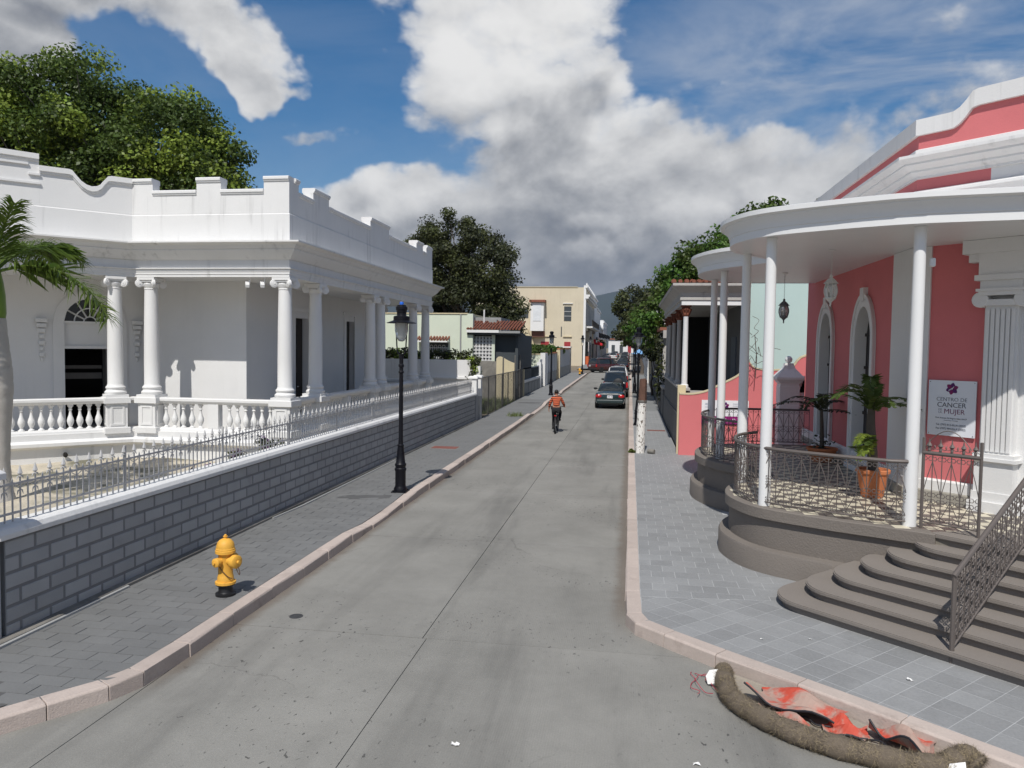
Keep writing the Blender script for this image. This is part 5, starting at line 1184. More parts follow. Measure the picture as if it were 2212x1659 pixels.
# ------------------------------------------------------------ hydrants
def hydrant(label):
    t=thing('fire_hydrant',label,'fire hydrant',(0,0,0),'yellow hydrants')
    MB().lathe([(.125,0),(.125,.03),(.10,.04),(.088,.06),(.088,.13),(.115,.135),(.115,.155)],(0,0,0),20).build('foot',blackp,t,35)
    MB().lathe([(.128,.155),(.128,.185),(.100,.19),(.100,.245),(.094,.26),(.090,.30),(.088,.54),(.094,.56)],(0,0,0),24).build('barrel',yellow,t,35)
    MB().lathe([(.094,.555),(.125,.565),(.125,.60),(.118,.605),(.118,.625),(.112,.63),(.111,.66),(.100,.70),(.072,.735),(.040,.752),(.022,.754),(.022,.775),(.03,.78),(.03,.785)],(0,0,0),24).build('bonnet',yellow,t,35)
    MB().lathe([(.018,.785),(.018,.80),(.010,.81)],(0,0,0),5).build('operating_nut',yellow,t,0)
    def outlet(a,r,l,z):
        m=MB(); m.lathe([(r*.7,.06),(r*.7,.09+l*.3),(r,.09+l*.32),(r,.09+l*.72),(r*.8,.09+l*.8),(r*.25,.09+l*.82),(r*.25,.09+l)],(0,0,0),18,axis='X'); m.xf(Matrix.Translation((0,0,z))@Matrix.Rotation(a,4,'Z')); m.build('nozzle',yellow,t,35)
    outlet(R(-35),.088,.15,.465); outlet(R(-125),.060,.11,.465); outlet(R(55),.060,.11,.465)
    m=MB(); pts=[(.10*math.cos(R(-125)),.13*math.sin(R(-125)),.42),(-.03,-.10,.36),(.02,-.105,.30),(.06,-.10,.26),(.09,-.08,.24)]
    for p in resample(catmull(pts,10),.016): m.sphere(p,.008,5,4)
    pts=[(.15,-.12,.40),(.17,-.11,.33),(.19,-.12,.30),(.20,-.14,.34),(.18,-.13,.40)]
    for p in resample(catmull(pts,10),.016): m.sphere(p,.008,5,4)
    m.build('chain',pm('rusty_chain',(.11,.06,.035),.7),t,0)
    return t
h1=hydrant('yellow fire hydrant with black foot on the near left pavement'); h1.location=(-5.17,9.18,.152); h1.rotation_euler=(0,0,R(18)); h1.scale=(1.02,1.02,.99)
h2=copy_tree(h1); h2.location=(-5.2,80.5,.15+gz(80)); h2['label']='distant yellow fire hydrant at the side street corner'
# ------------------------------------------------------------ left background
def part(par,name,mat,*boxes,**k):
    m=MB()
    for b in boxes: m.box(*b)
    return m.build(name,mat,par,0,**k)
# rear boundary wall with hedge
rw=thing('rear_boundary_wall','tall white boundary wall behind the mansion, stepped at its street end','wall',(-10,36,.1))
part(rw,'wall_face',whitedirty,(-17,-7.55,35.9,36.1,.1,2.78)); part(rw,'step_block',whitedirty,(-7.55,-7.25,35.9,36.1,.1,2.35)); part(rw,'ledge',whitedirty,(-9.6,-7.15,35.78,35.9,1.86,1.95)); part(rw,'street_end_post',white,(-7.25,-7.05,35.8,36.1,.1,2.5))
rs=np.random.default_rng(71); hd=thing('clipped_hedge','hedge and creeper trailing along the top of the rear boundary wall','hedge',(-11,36.4,2.6))
cs=[(rs.uniform(-17,-7.7),36.4+rs.uniform(-.2,.3),2.75+rs.uniform(0,.45)) for _ in range(150)]+[(-7.45+rs.uniform(-.2,.25),36.1+rs.uniform(-.2,.2),2.0+rs.uniform(-.1,.9)) for _ in range(30)]
V,F,MI=leaves(rs,cs,[.26]*len(cs),70,.11,3); fastmesh('foliage',V,F,MI,[leafD,leafC,leafA],hd)
m=MB(); [m.tube([(x,36.4,2.4),(x+.1,36.45,3.2)],.02,4) for x in np.arange(-17,-7.6,.5)]; m.build('stems',bark,hd,0)
# mint house
mh=thing('mint_house','pale mint green flat roofed house behind the hedge','building',(-13,49,.2))
part(mh,'wall',mint,(-22,-9.93,46,54,.1,5.40)); part(mh,'roof_edge',creamwall,(-22.05,-9.88,45.95,54,5.40,5.47)); part(mh,'downpipe',greypaint,(-10.35,-10.27,45.93,46,1,5.4)); part(mh,'corner_strip',mint,(-9.93,-9.55,45.97,46.4,.1,5.43))
part(mh,'upper_wall',greypaint,(-9.93,-8.2,48.3,52,4.3,5.3)); part(mh,'roof_wall',greypaint,(-8.9,-8.4,47.8,48.3,4.6,5.15)); MB().tube([(-9.15,47.5,4.9),(-9.15,47.5,5.75)],.045,6).build('vent_pipe',whitep,mh)
w_=part(mh,'window',slate,(-12.75,-11.1,45.96,46.0,2.6,3.62)); m=MB()
for x in np.arange(-12.7,-11.1,.13): m.box(x-.012,x+.012,45.90,45.93,2.65,3.35)
m.box(-12.75,-11.1,45.90,45.93,3.3,3.33)
for x in np.arange(-12.65,-11.1,.26): m.tube([(x+.09*math.cos(a),45.91,3.40+.09*math.sin(a)) for a in [PI*2*i/8 for i in range(8)]],.012,4,closed=True)
m.build('window_grille',whitep,w_,0)
def tiles(par,x0,x1,ye,yr,ze,zr,name='clay_tiles',step=.185,sl=1.0):
    m=MB(); n=int((x1-x0)/step)
    for i in range(n+1):
        x=x0+i*(x1-x0)/n; rows=max(1,int(abs(yr-ye)/.42))
        for r in range(rows):
            a,b=r/rows,(r+1.12)/rows
            jx=rnd.uniform(-.012,.012); m.tube([(x+jx,ye+(yr-ye)*a,ze+(zr-ze)*a+.030),(x+jx,ye+(yr-ye)*b,ze+(zr-ze)*b+.0)],[.070+rnd.uniform(-.006,.006),.055],6)
    return m.build(name,rooftile,par,40)
part(mh,'awning_soffit',white,(-12.95,-11.0,45.35,46,3.66,3.74)); tiles(mh,-12.92,-11.03,45.35,46,3.76,4.0)
# breeze block porch wing
part(mh,'porch_wall',slate,(-8.3,-6.95,46.6,46.8,.1,4.1),(-9.9,-6.95,46.4,46.6,.1,2.55),(-6.97,-6.8,46.4,53,.1,4.2)); part(mh,'porch_interior',darkin,(-9.9,-7,48.2,48.3,.1,4.3)); part(mh,'porch_post',mint,(-8.42,-8.22,46.25,46.4,.1,4.15))
part(mh,'porch_soffit',slate,(-9.9,-6.6,45.9,48,4.15,4.28)); part(mh,'eave_board',white,(-9.9,-7.9,45.72,45.82,4.28,4.44)); part(mh,'eave_return',greypaint,(-7.9,-6.6,45.72,45.82,4.26,4.40)); tiles(mh,-9.85,-6.65,45.72,48.3,4.48,5.05)
scr=part(mh,'screen_frame',white,(-9.9,-9.82,46.22,46.38,2.5,4.12)); k=0; blk=None; N=7
for i in range(7):
    for j in range(7):
        x,z=-9.80+i*.205,2.55+j*.215
        if blk is None:
            m=MB(); 
            for b in((0,.205,0,.02),(0,.205,.195,.215),(0,.02,.02,.195),(.185,.205,.02,.195)): m.box(x+b[0],x+b[1],46.24,46.36,z+b[2],z+b[3])
            m.tube([(x+.1025+.062*math.cos(2*PI*q/10),46.30,z+.1075+.062*math.sin(2*PI*q/10)) for q in range(10)],.014,4,closed=True)
            for q in range(4): a=R(45+90*q); m.tube([(x+.1025+.06*math.cos(a),46.3,z+.1075+.06*math.sin(a)),(x+.1025+.13*math.cos(a),46.3,z+.1075+.13*math.sin(a))],.012,4)
            blk=m.build('breeze_block',white,scr,0); bx0,bz0=x,z
        else: dupobj(blk,scr,(x-bx0,0,z-bz0))
# wall across the lot at Y=45
lw=thing('lot_wall','stained concrete wall joined to a cream wall across the vacant lot','wall',(-8.2,45,.1))
part(lw,'concrete_panel',concgrey,(-11,-7.88,45,45.2,.1,2.56)); m=MB(); cw=[(0,2.72),(.12,2.86),(.3,2.84),(.6,2.66),(.9,2.52),(1.12,2.46)]
def cf(u): return float(np.interp(u,[c[0] for c in cw],[c[1] for c in cw]))
wall(m,(-7.88,44.95),(-6.76,44.95),.1,cf,.22,n=12); m.build('cream_panel',creamwall,lw,0)
# grass lot
gl=thing('lot_grass','','',(-8.6,39,.15)); del gl['label']; del gl['category']; gl['kind']='stuff'
struct(MB().box(-14,-6.72,34.1,45,.0,.17).build('vacant_lot',dirt,None,0)); rs=np.random.default_rng(77); n=9000
x=rs.uniform(-11,-6.75,n); y=rs.uniform(36.2,44.9,n); p=np.stack([x,y,np.full(n,.16)],1); a=rs.uniform(0,6.28,n); h=rs.uniform(.08,.34,n)*(1+.9*(np.sin(x*2.3)*np.sin(y*1.7))); ln=np.stack([np.cos(a)*h*.6,np.sin(a)*h*.6,h],1); sd_=np.stack([-np.sin(a)*.02,np.cos(a)*.02,np.zeros(n)],1)
V=np.stack([p-sd_,p+sd_,p+ln],1).reshape(-1,3); F=np.arange(3*n).reshape(-1,3); fastmesh('grass_blades',V,F,[0]*n,[leafgrass],gl,'stuff')
for i,(xx,yy_,r,lab) in enumerate(((-7.0,34.6,.35,'dark weed clump at the foot of the last gate post'),(-7.1,38.3,.25,'weed clump inside the chain link fence'))): bush(xx,yy_,r,.5,lab,[leafB,leafC],80+i,z=.16,name='weed_clump')
wd=thing('weed_clump','low grass tuft growing through the left pavement by the kerb','plant',(-5.32,35.6,.16)); m=MB(); rs2=random.Random(6)
for k in range(160):
    a=rs2.uniform(0,6.28); r=rs2.uniform(0,.4); x,y=-5.32+r*math.cos(a)*1.0,35.6+r*math.sin(a)*1.3; h=rs2.uniform(.06,.28); b=rs2.uniform(0,6.28); m.add([(x-.012,y,.15),(x+.012,y,.15),(x+math.cos(b)*h*.6,y+math.sin(b)*h*.6,.15+h)],[(0,1,2)])
m.build('blades',leafgrass,wd,0)
# chain link fence
cf_=thing('chain_link_fence','rusty chain link fence round the vacant grass lot','fence',(-6.72,40,.15)); gal=pm('galvanised_steel',(.20,.19,.175),.55,.12,3,.08,40,metal=.5)
FX2=-6.72; ya,yb=34.2,48.3
for y in (34.3,36.2,38.2,40.2,42.2,44.2): MB().tube([(FX2,y,.1),(FX2,y,2.02)],.03,6).build('fence_post',gal,cf_)
for y in (40.6,44.9,47.0): MB().tube([(FX2-.02,y,.1),(FX2-.02,y,2.95 if y>44 else 2.9)],.042,8).build('tall_post',gal,cf_)
MB().tube([(FX2,ya,2.0),(FX2,40,2.0),(FX2,44.9,2.0),(FX2,48.2,2.1)],.022,6).build('top_rail',gal,cf_)
MB().tube([(FX2,45,1.05+.15),(FX2,48.2,1.1+.15)],.02,6).build('gate_rail',gal,cf_)
m=MB(); d=.075; H=1.85; n=int((yb-ya+H)/d)
for s in(0,1):
    for i in range(n):
        y0=ya-H+i*d; p,q=(y0,.17),(y0+H,.17+H)
        if p[0]<ya: p=(ya,.17+(ya-p[0]))
        if q[0]>yb: q=(yb,.17+(yb-y0))
        if q[0]-p[0]<.03: continue
        if s: p,q=(ya+yb-p[0],p[1]),(ya+yb-q[0],q[1])
        a,b=Vector((FX2+.012*(s*2-1),p[0],p[1])),Vector((FX2+.012*(s*2-1),q[0],q[1])); w2=.0035; m.add([(a.x,a.y,a.z-w2),(b.x,b.y,b.z-w2),(b.x,b.y,b.z+w2),(a.x,a.y,a.z+w2),(a.x+w2,a.y,a.z),(b.x+w2,b.y,b.z)],[(0,1,2,3),(3,2,5,4),(4,5,1,0)])
m.build('wire_mesh',gal,cf_,0,kind='stuff')
# low panelled wall with railing
pw=thing('panelled_wall','low grey panelled wall with white top and grille next to the chain link fence','wall',(-6.75,53,gz(53)))
part(pw,'end_post',creamwall,(-6.95,-6.68,48.4,48.65,.2,2.0)); part(pw,'panel_core',greypaint,(-6.9,-6.74,48.65,58,.1,1.12)); part(pw,'top_rail',white,(-6.95,-6.69,48.65,58,1.12,1.28))
for y in np.arange(49.2,58,1.75): part(pw,'panel',greypaint,(-6.745,-6.715,y,y+1.5,.35,1.02))
part(pw,'grille_top',pm('blue_grey_paint',(.28,.36,.42),.5),(-6.86,-6.80,48.7,57.6,1.98,2.06)); m=MB()
for y in np.arange(48.8,57.6,.14): m.box(-6.84,-6.82,y-.012,y+.012,1.28,1.98)
m.build('grille_bars',slate,pw,0,kind='stuff'); part(pw,'white_post',white,(-6.98,-6.66,57.6,57.95,.1,2.3),)
# mint wall running along the pavement with slots
sw_=thing('slotted_wall','white and mint garden wall with dark slots and grey base','wall',(-7,72,gz(72)))
zb=gz(66)
part(sw_,'cross_wall',mint,(-9.6,-6.70,60.0,60.25,.1,2.85)); part(sw_,'cross_coping',creamwall,(-9.6,-6.66,59.96,60.29,2.85,2.92)); part(sw_,'corner_pier',white,(-6.98,-6.60,59.9,61.9,.1,2.98))
part(sw_,'gate_leaf',white,(-6.9,-6.8,58.2,59.6,.3,2.5))
part(sw_,'base_wall',greypaint,(-6.86,-6.70,61.9,70.6,.1,1.35),(-6.86,-6.70,73.2,86,.1,1.5)); part(sw_,'slot_backing',slate,(-6.95,-6.87,61.9,70.6,1.3,2.9),(-6.95,-6.87,73.2,86,1.4,3.2))
for y in list(np.arange(62.6,70.6,1.6))+[70.4]: part(sw_,'pier',white,(-6.9,-6.68,y,y+.3,1.35,2.9))
for y in list(np.arange(73.3,86,1.5)): part(sw_,'pier',white,(-6.9,-6.68,y,y+.3,1.5,3.25))
part(sw_,'top_beam',terracotta,(-6.92,-6.66,61.9,70.7,2.9,3.0),(-6.92,-6.66,73.2,86.2,3.25,3.35)); part(sw_,'red_gate',pm('rust_gate',(.16,.04,.03),.6),(-6.85,-6.78,70.9,73.1,.4,2.7)); part(sw_,'gate_pier',creamwall,(-6.98,-6.62,70.6,70.92,.2,3.0),(-6.98,-6.62,73.0,73.3,.2,3.2))
for i,(x,y,r,h,lab) in enumerate(((-7.9,62.5,1.1,.9,'round bush over the mint wall corner'),(-8.2,68,1.6,.8,'long low bush over the slotted wall'),(-8.0,78,1.4,.9,'green bush over the far half of the slotted wall'))): bush(x,y,r,h,lab,[leafE,leafB],90+i,n=2200,leaf=.16,z=2.5)
wb=thing('corner_block_wall','plain white block wall at the side street corner','wall',(-7.6,92,gz(92)))
part(wb,'wall_face',creamwall,(-9.2,-6.9,86.6,88,.3,3.4)); part(wb,'side_face',greypaint,(-6.9,-6.7,86.6,88,.3,3.42)); part(wb,'coping',white,(-9.25,-6.65,86.5,88.1,3.42,3.56))
# cream two storey building
cb=thing('cream_building','big plain cream two storey building beyond the side street','building',(-12,125,gz(117)))
g0=gz(117); X1=-6.9
part(cb,'wall',cream,(-24,X1,117,145,g0-.5,12.6)); part(cb,'roof_coping',creamwall,(-24.1,X1-1.2,116.9,145,12.6,12.70)); part(cb,'quoin',white,(X1-.25,X1+.1,116.9,117.15,g0,12.9))
part(cb,'cornice',white,(X1,X1+.7,116.8,145,11.2,11.5),(X1,X1+.5,116.8,145,10.9,11.2),(X1,X1+.3,116.8,145,12.5,12.75))
for y in np.arange(118.5,145,3.2): MB().lathe([(.12,12.75),(.2,12.85),(.1,12.95),(.16,13.1),(.02,13.4)],(X1+.1,y,0),8).build('finial',whitedirty,cb)
w_=part(cb,'window',slate,(-10.1,-9.0,116.94,117,7.5,9.7)); part(w_,'sill',white,(-10.3,-8.8,116.8,117,10.1,10.2)); 
for z in(8.2,8.9): part(w_,'slat',whitedirty,(-10.08,-9.02,116.9,116.945,z,z+.05))
for x0,x1 in((-13.6,-12.35),(-10.0,-9.05)): d_=part(cb,'door',redpaint,(x0,x1,116.93,117,g0-.1,4.3)); part(d_,'lintel',creamwall,(x0-.2,x1+.2,116.8,117,5.05,5.15))
part(cb,'slot',slate,(-10.55,-10.40,116.95,117,5.1,6.6)); by=part(cb,'enclosed_balcony',white,(-15.1,-13.1,115.6,117,5.9,10.2)); part(by,'balcony_window',pm('louvre_white',(.66,.68,.70),.6),(-14.7,-13.5,115.55,115.61,7.4,10.0)); part(by,'balcony_roof',rooftile,(-15.3,-12.85,115.2,117.05,10.25,10.6))
part(cb,'balcony_support',pm('brown_paint',(.14,.06,.045),.7),(-14.9,-13.0,116.2,116.95,5.0,5.88)); m=MB(); m.add([(-15.6,115.4,6.2),(-13.2,115.4,1.0),(-13.2,115.4,.4),(-16.2,115.4,.4),(-16.2,115.4,6.2),(-15.6,116.6,6.2),(-13.2,116.6,1.0),(-13.2,116.6,.4),(-16.2,116.6,.4),(-16.2,116.6,6.2)],[(4,3,2,1,0),(5,6,7,8,9),(0,1,6,5),(1,2,7,6),(4,0,5,9)]); m.build('stair',creamwall,cb,0)
w2=part(cb,'window',slate,(-18.3,-15.6,116.93,117,7.9,9.4)); part(w2,'mullion',white,(-17.1,-16.9,116.9,116.94,7.9,9.4))
for y in np.arange(119,144,4): w_=part(cb,'shutter_door',slate,(X1,X1+.06,y,y+1.7,7.0,10.2)); part(w_,'door_frame',white,(X1,X1+.1,y-.25,y,7,10.5),(X1,X1+.1,y+1.7,y+1.95,7,10.5))
for y in np.arange(119,144,4): part(cb,'shop_door',slate if y>122 else redpaint,(X1,X1+.08,y,y+2,g0,4.2))
bl_=part(cb,'balcony',whitedirty,(X1,X1+1.1,118.5,145,6.5,6.75)); m=MB()
for y in np.arange(118.6,145,.4): m.box(X1+1.0,X1+1.04,y-.02,y+.02,6.75,7.7)
m.box(X1+.98,X1+1.06,118.5,145,7.7,7.76); m.build('balcony_railing',iron,bl_,0,kind='stuff'); MB().box(X1,X1+.3,118.4,145,6.0,6.5).build('fascia',concgrey,cb,0)
# row of white houses beyond
def rowhouse(y0,y1,h,mat,label,side=-1,X=-6.9,balc=True,shop=None,gd=None,xw=12):
    g0=gz(y0); t=thing('row_house',label,'building',(X+side*6,(y0+y1)/2,g0)); xa,xb=(X-xw,X) if side<0 else (X,X+xw)
    part(t,'wall',mat,(xa,xb,y0,y1,g0-.5,g0+h)); o=.25; X0=(X,X+o) if side<0 else (X-o,X)
    part(t,'cornice',whitedirty,(X0[0],X0[1],y0,y1,g0+h-.5,g0+h-.2)); part(t,'parapet_cap',whitedirty,(xa,xb+.05 if side<0 else xb,y0-.03,y1,g0+h,g0+h+.12))
    for y in np.arange(y0+1,y1-1.5,3.0):
        f=(X,X+.05) if side<0 else (X-.05,X)
        for z0,z1 in(((g0+4.6,g0+7.2),(g0,g0+3.2)) if h>6 else ((g0,g0+3.2),)):
            w_=part(t,'window',slate if rnd.random()<.8 else redpaint,(f[0],f[1],y,y+1.4,z0,z1)); part(w_,'window_frame',white,(f[0]-.03,f[1]+.04,y-.2,y,z0,z1+.25),(f[0]-.03,f[1]+.04,y+1.4,y+1.6,z0,z1+.25))
    for xx in np.arange(X-4.5,X-.8,1.9) if side<0 else ():
        w_=part(t,'gable_window',slate,(xx,xx+.8,y0-.05,y0,g0+h*.55,g0+h*.8)); part(w_,'sill',white,(xx-.1,xx+.9,y0-.12,y0,g0+h*.53,g0+h*.55))
    if balc and h>6:
        f=(X,X+1.0) if side<0 else (X-1.0,X); b=part(t,'balcony',whitedirty,(f[0],f[1],y0+.4,y1-.4,g0+4.2,g0+4.45)); m=MB(); e=f[1] if side<0 else f[0]
        for y in np.arange(y0+.5,y1-.4,.35): m.box(e-.03,e+.03,y-.02,y+.02,g0+4.45,g0+5.35)
        m.box(e-.04,e+.04,y0+.4,y1-.4,g0+5.35,g0+5.42); m.build('balcony_railing',blackp,b,0,kind='stuff')
    return t
rowhouse(145.2,158,12.3,white,'white two storey house with balcony next to the cream building',balc=True)
rowhouse(158.2,176,10.6,whitedirty,'second white balcony house farther down the left side')
rowhouse(176.2,196,7.0,creamwall,'low cream house far down the left side'); rowhouse(196.2,224,9.0,white,'last white house on the left side')
t=thing('red_awning','red shop awning far down the left pavement','awning',(-6.2,150,gz(150)+3)); m=MB(); z=gz(150)+3.2; m.add([(-6.9,146.5,z+.9),(-5.3,146.5,z),(-5.3,153,z),(-6.9,153,z+.9),(-5.3,146.5,z-.3),(-5.3,153,z-.3),(-6.9,146.5,z-.1)],[(0,1,2,3),(1,4,5,2),(0,6,4,1)]); m.build('canvas',pm('red_canvas',(.62,.02,.03),.7),t,0); MB().tube([(-5.35,146.6,z-3),(-5.35,146.6,z)],.04,5).build('pole',gal,t)
t=thing('orange_shopfront','orange painted shop base on the street corner','shopfront',(-6.4,119,gz(118))); part(t,'panel',pm('orange_paint',(.55,.12,.04),.6),(-6.9,-6.3,117.8,124,gz(118)-.2,gz(118)+1.4)); part(t,'shop_window',glassdark,(-6.85,-6.4,118,124,gz(118)+1.4,gz(118)+3.6)); part(t,'pillar',white,(-6.6,-6.2,124,124.5,gz(118)-.2,6.2))
t=rowhouse(250,262,4.2,whitedirty,'pale house closing the far end of the street',X=7,xw=14,balc=False); g0=gz(250)
for x in np.arange(-6,6,2.6): d_=part(t,'door',redpaint if int(x*10)%2 else slate,(x,x+1.1,249.9,250,g0,g0+2.6)); part(d_,'door_frame',whitep,(x-.15,x,249.85,250,g0,g0+2.8),(x+1.1,x+1.25,249.85,250,g0,g0+2.8))
part(t,'roof',rooftile,(-7.3,7.3,249.6,262,g0+4.35,g0+4.7))
# mountains
m=MB(); rs=random.Random(9); nx=90; rows=7; vs=[]
rid=[0]*(nx+1)
def fb(x): return .5*math.sin(x*.9+1)+.28*math.sin(x*2.3+.4)+.15*math.sin(x*5.1)+.08*math.sin(x*11.3+2)
for j in range(rows+1):
    for i in range(nx+1):
        x=-7000+14000*i/nx; f=j/rows; h=(500+150*fb(x/1500))*f**.75+rs.uniform(-12,12)*(0<j<rows)+40*math.sin(x/210+j*1.7)*f*(1-f)*2; vs.append((x+rs.uniform(-40,40)*(0<j<rows),6000+1600*f,h-5))
m.add(vs,[(j*(nx+1)+i,j*(nx+1)+i+1,(j+1)*(nx+1)+i+1,(j+1)*(nx+1)+i) for j in range(rows) for i in range(nx)])
forest=pm('forested_slope',(.016,.026,.018),.95,.3,.004,.2,.02)
struct(m.build('mountains',forest,None,60))
# ------------------------------------------------------------ right background
gh=thing('grey_porch_house','weathered grey porch house with brown capitals behind the salmon wall','building',(4,31,.15))
greyold=pm('weathered_grey_plaster',(.42,.40,.375),.85,.10,1,.05,20,.3,30,streak=.6,scol=(.10,.095,.09))
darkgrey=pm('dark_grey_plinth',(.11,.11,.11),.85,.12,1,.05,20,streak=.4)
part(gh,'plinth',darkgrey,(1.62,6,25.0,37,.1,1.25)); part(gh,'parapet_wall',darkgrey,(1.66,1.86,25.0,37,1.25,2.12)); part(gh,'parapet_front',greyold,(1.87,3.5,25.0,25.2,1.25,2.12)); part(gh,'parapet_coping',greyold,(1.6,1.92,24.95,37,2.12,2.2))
for k,y in enumerate((25.35,28.6,31.8,34.9,36.8)):
    c_=MB().lathe([(.13,2.2),(.13,2.28),(.095,2.32),(.09,3.0),(.08,4.45),(.09,4.5)],(1.76,y,0),16).build('column',whitedirty if k==0 else greyold,gh,40)
    m=MB(); m.lathe([(.08,4.48),(.12,4.56),(.10,4.62),(.15,4.72),(.13,4.80)],(1.76,y,0),10); m.obox((1.76,y,4.84),(.32,.32,.06))
    for a in range(8): q=PI*a/4; m.tube([(1.76+.09*math.cos(q),y+.09*math.sin(q),4.52),(1.76+.13*math.cos(q),y+.13*math.sin(q),4.62),(1.76+.17*math.cos(q),y+.17*math.sin(q),4.74),(1.76+.15*math.cos(q),y+.15*math.sin(q),4.68)],.02,4)
    m.build('capital',pm('brown_capital',(.17,.055,.03),.8,.2,8),c_,30)
MB().sweep([(1.60,37.2),(1.60,25.15),(3.7,25.15)],[(0,4.87),(0,5.0),(.05,5.02),(.05,5.1),(.0,5.12),(.04,5.25),(.16,5.36),(.30,5.46),(.30,5.54),(-.4,5.54),(-.4,4.87)]).build('entablature',greyold,gh,20,recalc=True)
MB().box(1.60,3.7,25.135,25.15,4.86,5.0).build('white_board',white,gh,0)
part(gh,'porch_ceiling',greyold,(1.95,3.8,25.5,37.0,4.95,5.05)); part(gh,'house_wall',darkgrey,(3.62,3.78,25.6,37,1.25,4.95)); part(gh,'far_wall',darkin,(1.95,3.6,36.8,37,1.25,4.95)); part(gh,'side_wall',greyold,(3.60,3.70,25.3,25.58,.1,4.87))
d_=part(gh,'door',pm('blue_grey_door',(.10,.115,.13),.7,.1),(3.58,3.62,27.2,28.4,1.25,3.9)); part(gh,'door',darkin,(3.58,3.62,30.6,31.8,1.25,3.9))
tiles(gh,1.35,3.7,24.9,25.9,5.57,5.66); m=MB(); m.add([(1.3,24.88,5.56),(1.3,37.5,5.56),(3.9,37.5,6.3),(3.9,30.0,6.3),(3.75,27.0,5.75),(3.75,24.88,5.56)],[(0,5,4,3,2,1)]); m.build('roof',rooftile,gh,0)
cv=MB(); [cv.box(1.30,1.36,y,y+.12,5.42,5.52) for y in np.arange(25.2,37,.45)]; cv.build('eave_brackets',greyold,gh,0,kind='stuff')
au=thing('aqua_building','pale aqua blank side wall of a building behind the salmon boundary wall','building',(8,34,.15)); part(au,'wall',mint2,(3.95,14,28.3,45,.1,5.88)); part(au,'wall_edge',creamwall,(3.9,14,28.25,45,5.88,5.95)); part(au,'corner_pipe',white,(3.80,3.88,28.2,28.28,2.3,5.9)); part(au,'meter_box',white,(3.66,3.86,28.1,28.25,3.15,3.35))
# second porch with posts
op=thing('post_porch','shadowy old porch with plain posts farther along the right pavement','building',(3,52,gz(52)))
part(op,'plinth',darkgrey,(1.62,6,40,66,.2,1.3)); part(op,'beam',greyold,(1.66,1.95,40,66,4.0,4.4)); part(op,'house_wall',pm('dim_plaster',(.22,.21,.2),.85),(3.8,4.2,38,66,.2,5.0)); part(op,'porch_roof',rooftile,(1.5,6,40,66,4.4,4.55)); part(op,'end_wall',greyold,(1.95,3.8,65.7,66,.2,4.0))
for y in(40.3,44,48,52,57,62): part(op,'post',whitedirty if y in(44,) else greyold,(1.68,1.90,y,y+.24,1.3,4.0))
wl=thing('pavement_wall','low dark wall edging the right pavement between the two porches','wall',(1.7,38.5,.2)); part(wl,'wall_face',darkgrey,(1.6,1.8,37.3,39.9,.1,1.5)); part(wl,'coping',greyold,(1.56,1.84,37.25,39.95,1.5,1.6))
rowhouse(66.3,84,5.2,creamwall,'low cream house on the right by the side street',1,1.62); rowhouse(96,112,7.5,whitedirty,'white two storey house across the side street at right',1,1.62); rowhouse(124,150,8.5,creamwall,'cream balcony house far down the right side',1,1.62); rowhouse(150.3,180,7.5,white,'far white house on the right side',1,1.62); rowhouse(180.3,235,8.5,whitedirty,'last pale house on the right side',1,1.62)
t=thing('blue_umbrella','pale blue parasol over the far right pavement','umbrella',(1.0,88,gz(88)+.15)); z=gz(88)+.15; MB().tube([(1.0,88,z),(1.0,88,z+2.5)],.03,6).build('pole',gal,t); m=MB(); m.add([(1.0,88,z+2.75)]+[(1.0+.85*math.cos(PI*i/4),88+.85*math.sin(PI*i/4),z+2.2) for i in range(8)],[(0,i+1,(i+1)%8+1) for i in range(8)]); m.build('canopy',pm('blue_canvas',(.16,.33,.58),.7),t,0)
# climbing leaves on the far porch posts
rs=np.random.default_rng(101); vt=thing('climbing_vine','vine hanging on the posts of the old porch','vine',(1.7,43,1)); cs=[(1.6+rs.uniform(-.12,.1),y+rs.uniform(-.2,.2),z) for y in(40.4,44.2) for z in np.arange(.8,4.2,.28)]; V,F,MI=leaves(rs,cs,[.22]*len(cs),26,.16,2); fastmesh('foliage',V,F,MI,[leafD,leafC],vt); m=MB(); [m.tube([(1.62,y,.2),(1.62,y+.05,4.1)],.02,4) for y in(40.4,44.2)]; m.build('stems',bark,vt,0)
# ------------------------------------------------------------ old white pole stump
st=thing('pole_stump','old utility pole stump with peeling white paint and bare brown top','pole',(.39,24.4,.15))
peel=bpy.data.materials.new('peeling_white_paint'); peel.use_nodes=True; g=G(peel.node_tree); b=peel.node_tree.nodes['Principled BSDF']; pos=g.n('ShaderNodeNewGeometry').outputs['Position']; v_=g.vm('MULTIPLY',pos,(1,1,.35)).outputs[0]
g.lk(g.mix(g.sm(g.noise(v_,26,4,.6,.5),.56,.60),(.74,.72,.68),(.10,.075,.055)),b.inputs['Base Color']); b.inputs['Roughness'].default_value=.8
rs2=random.Random(8)
def rough_pole(z0,z1,r0,r1,n,c0,c1,mat,name,amp):
    m=MB(); pts=[]; k=14
    for i in range(k+1):
        f=i/k
        for j in range(n): a=2*PI*j/n; r=(r0+(r1-r0)*f)*(1+amp*math.sin(j*2.7)+rs2.uniform(-amp,amp)*.4); pts.append((c0[0]+(c1[0]-c0[0])*f+r*math.cos(a),c0[1]+r*math.sin(a),z0+(z1-z0)*f+(rs2.uniform(-.08,.08) if i==k and name=='bare_top' else 0)))
    m.add(pts,[(i*n+j,i*n+(j+1)%n,(i+1)*n+(j+1)%n,(i+1)*n+j) for i in range(k) for j in range(n)]+[tuple(k*n+j for j in range(n))]); return m.build(name,mat,st,50)
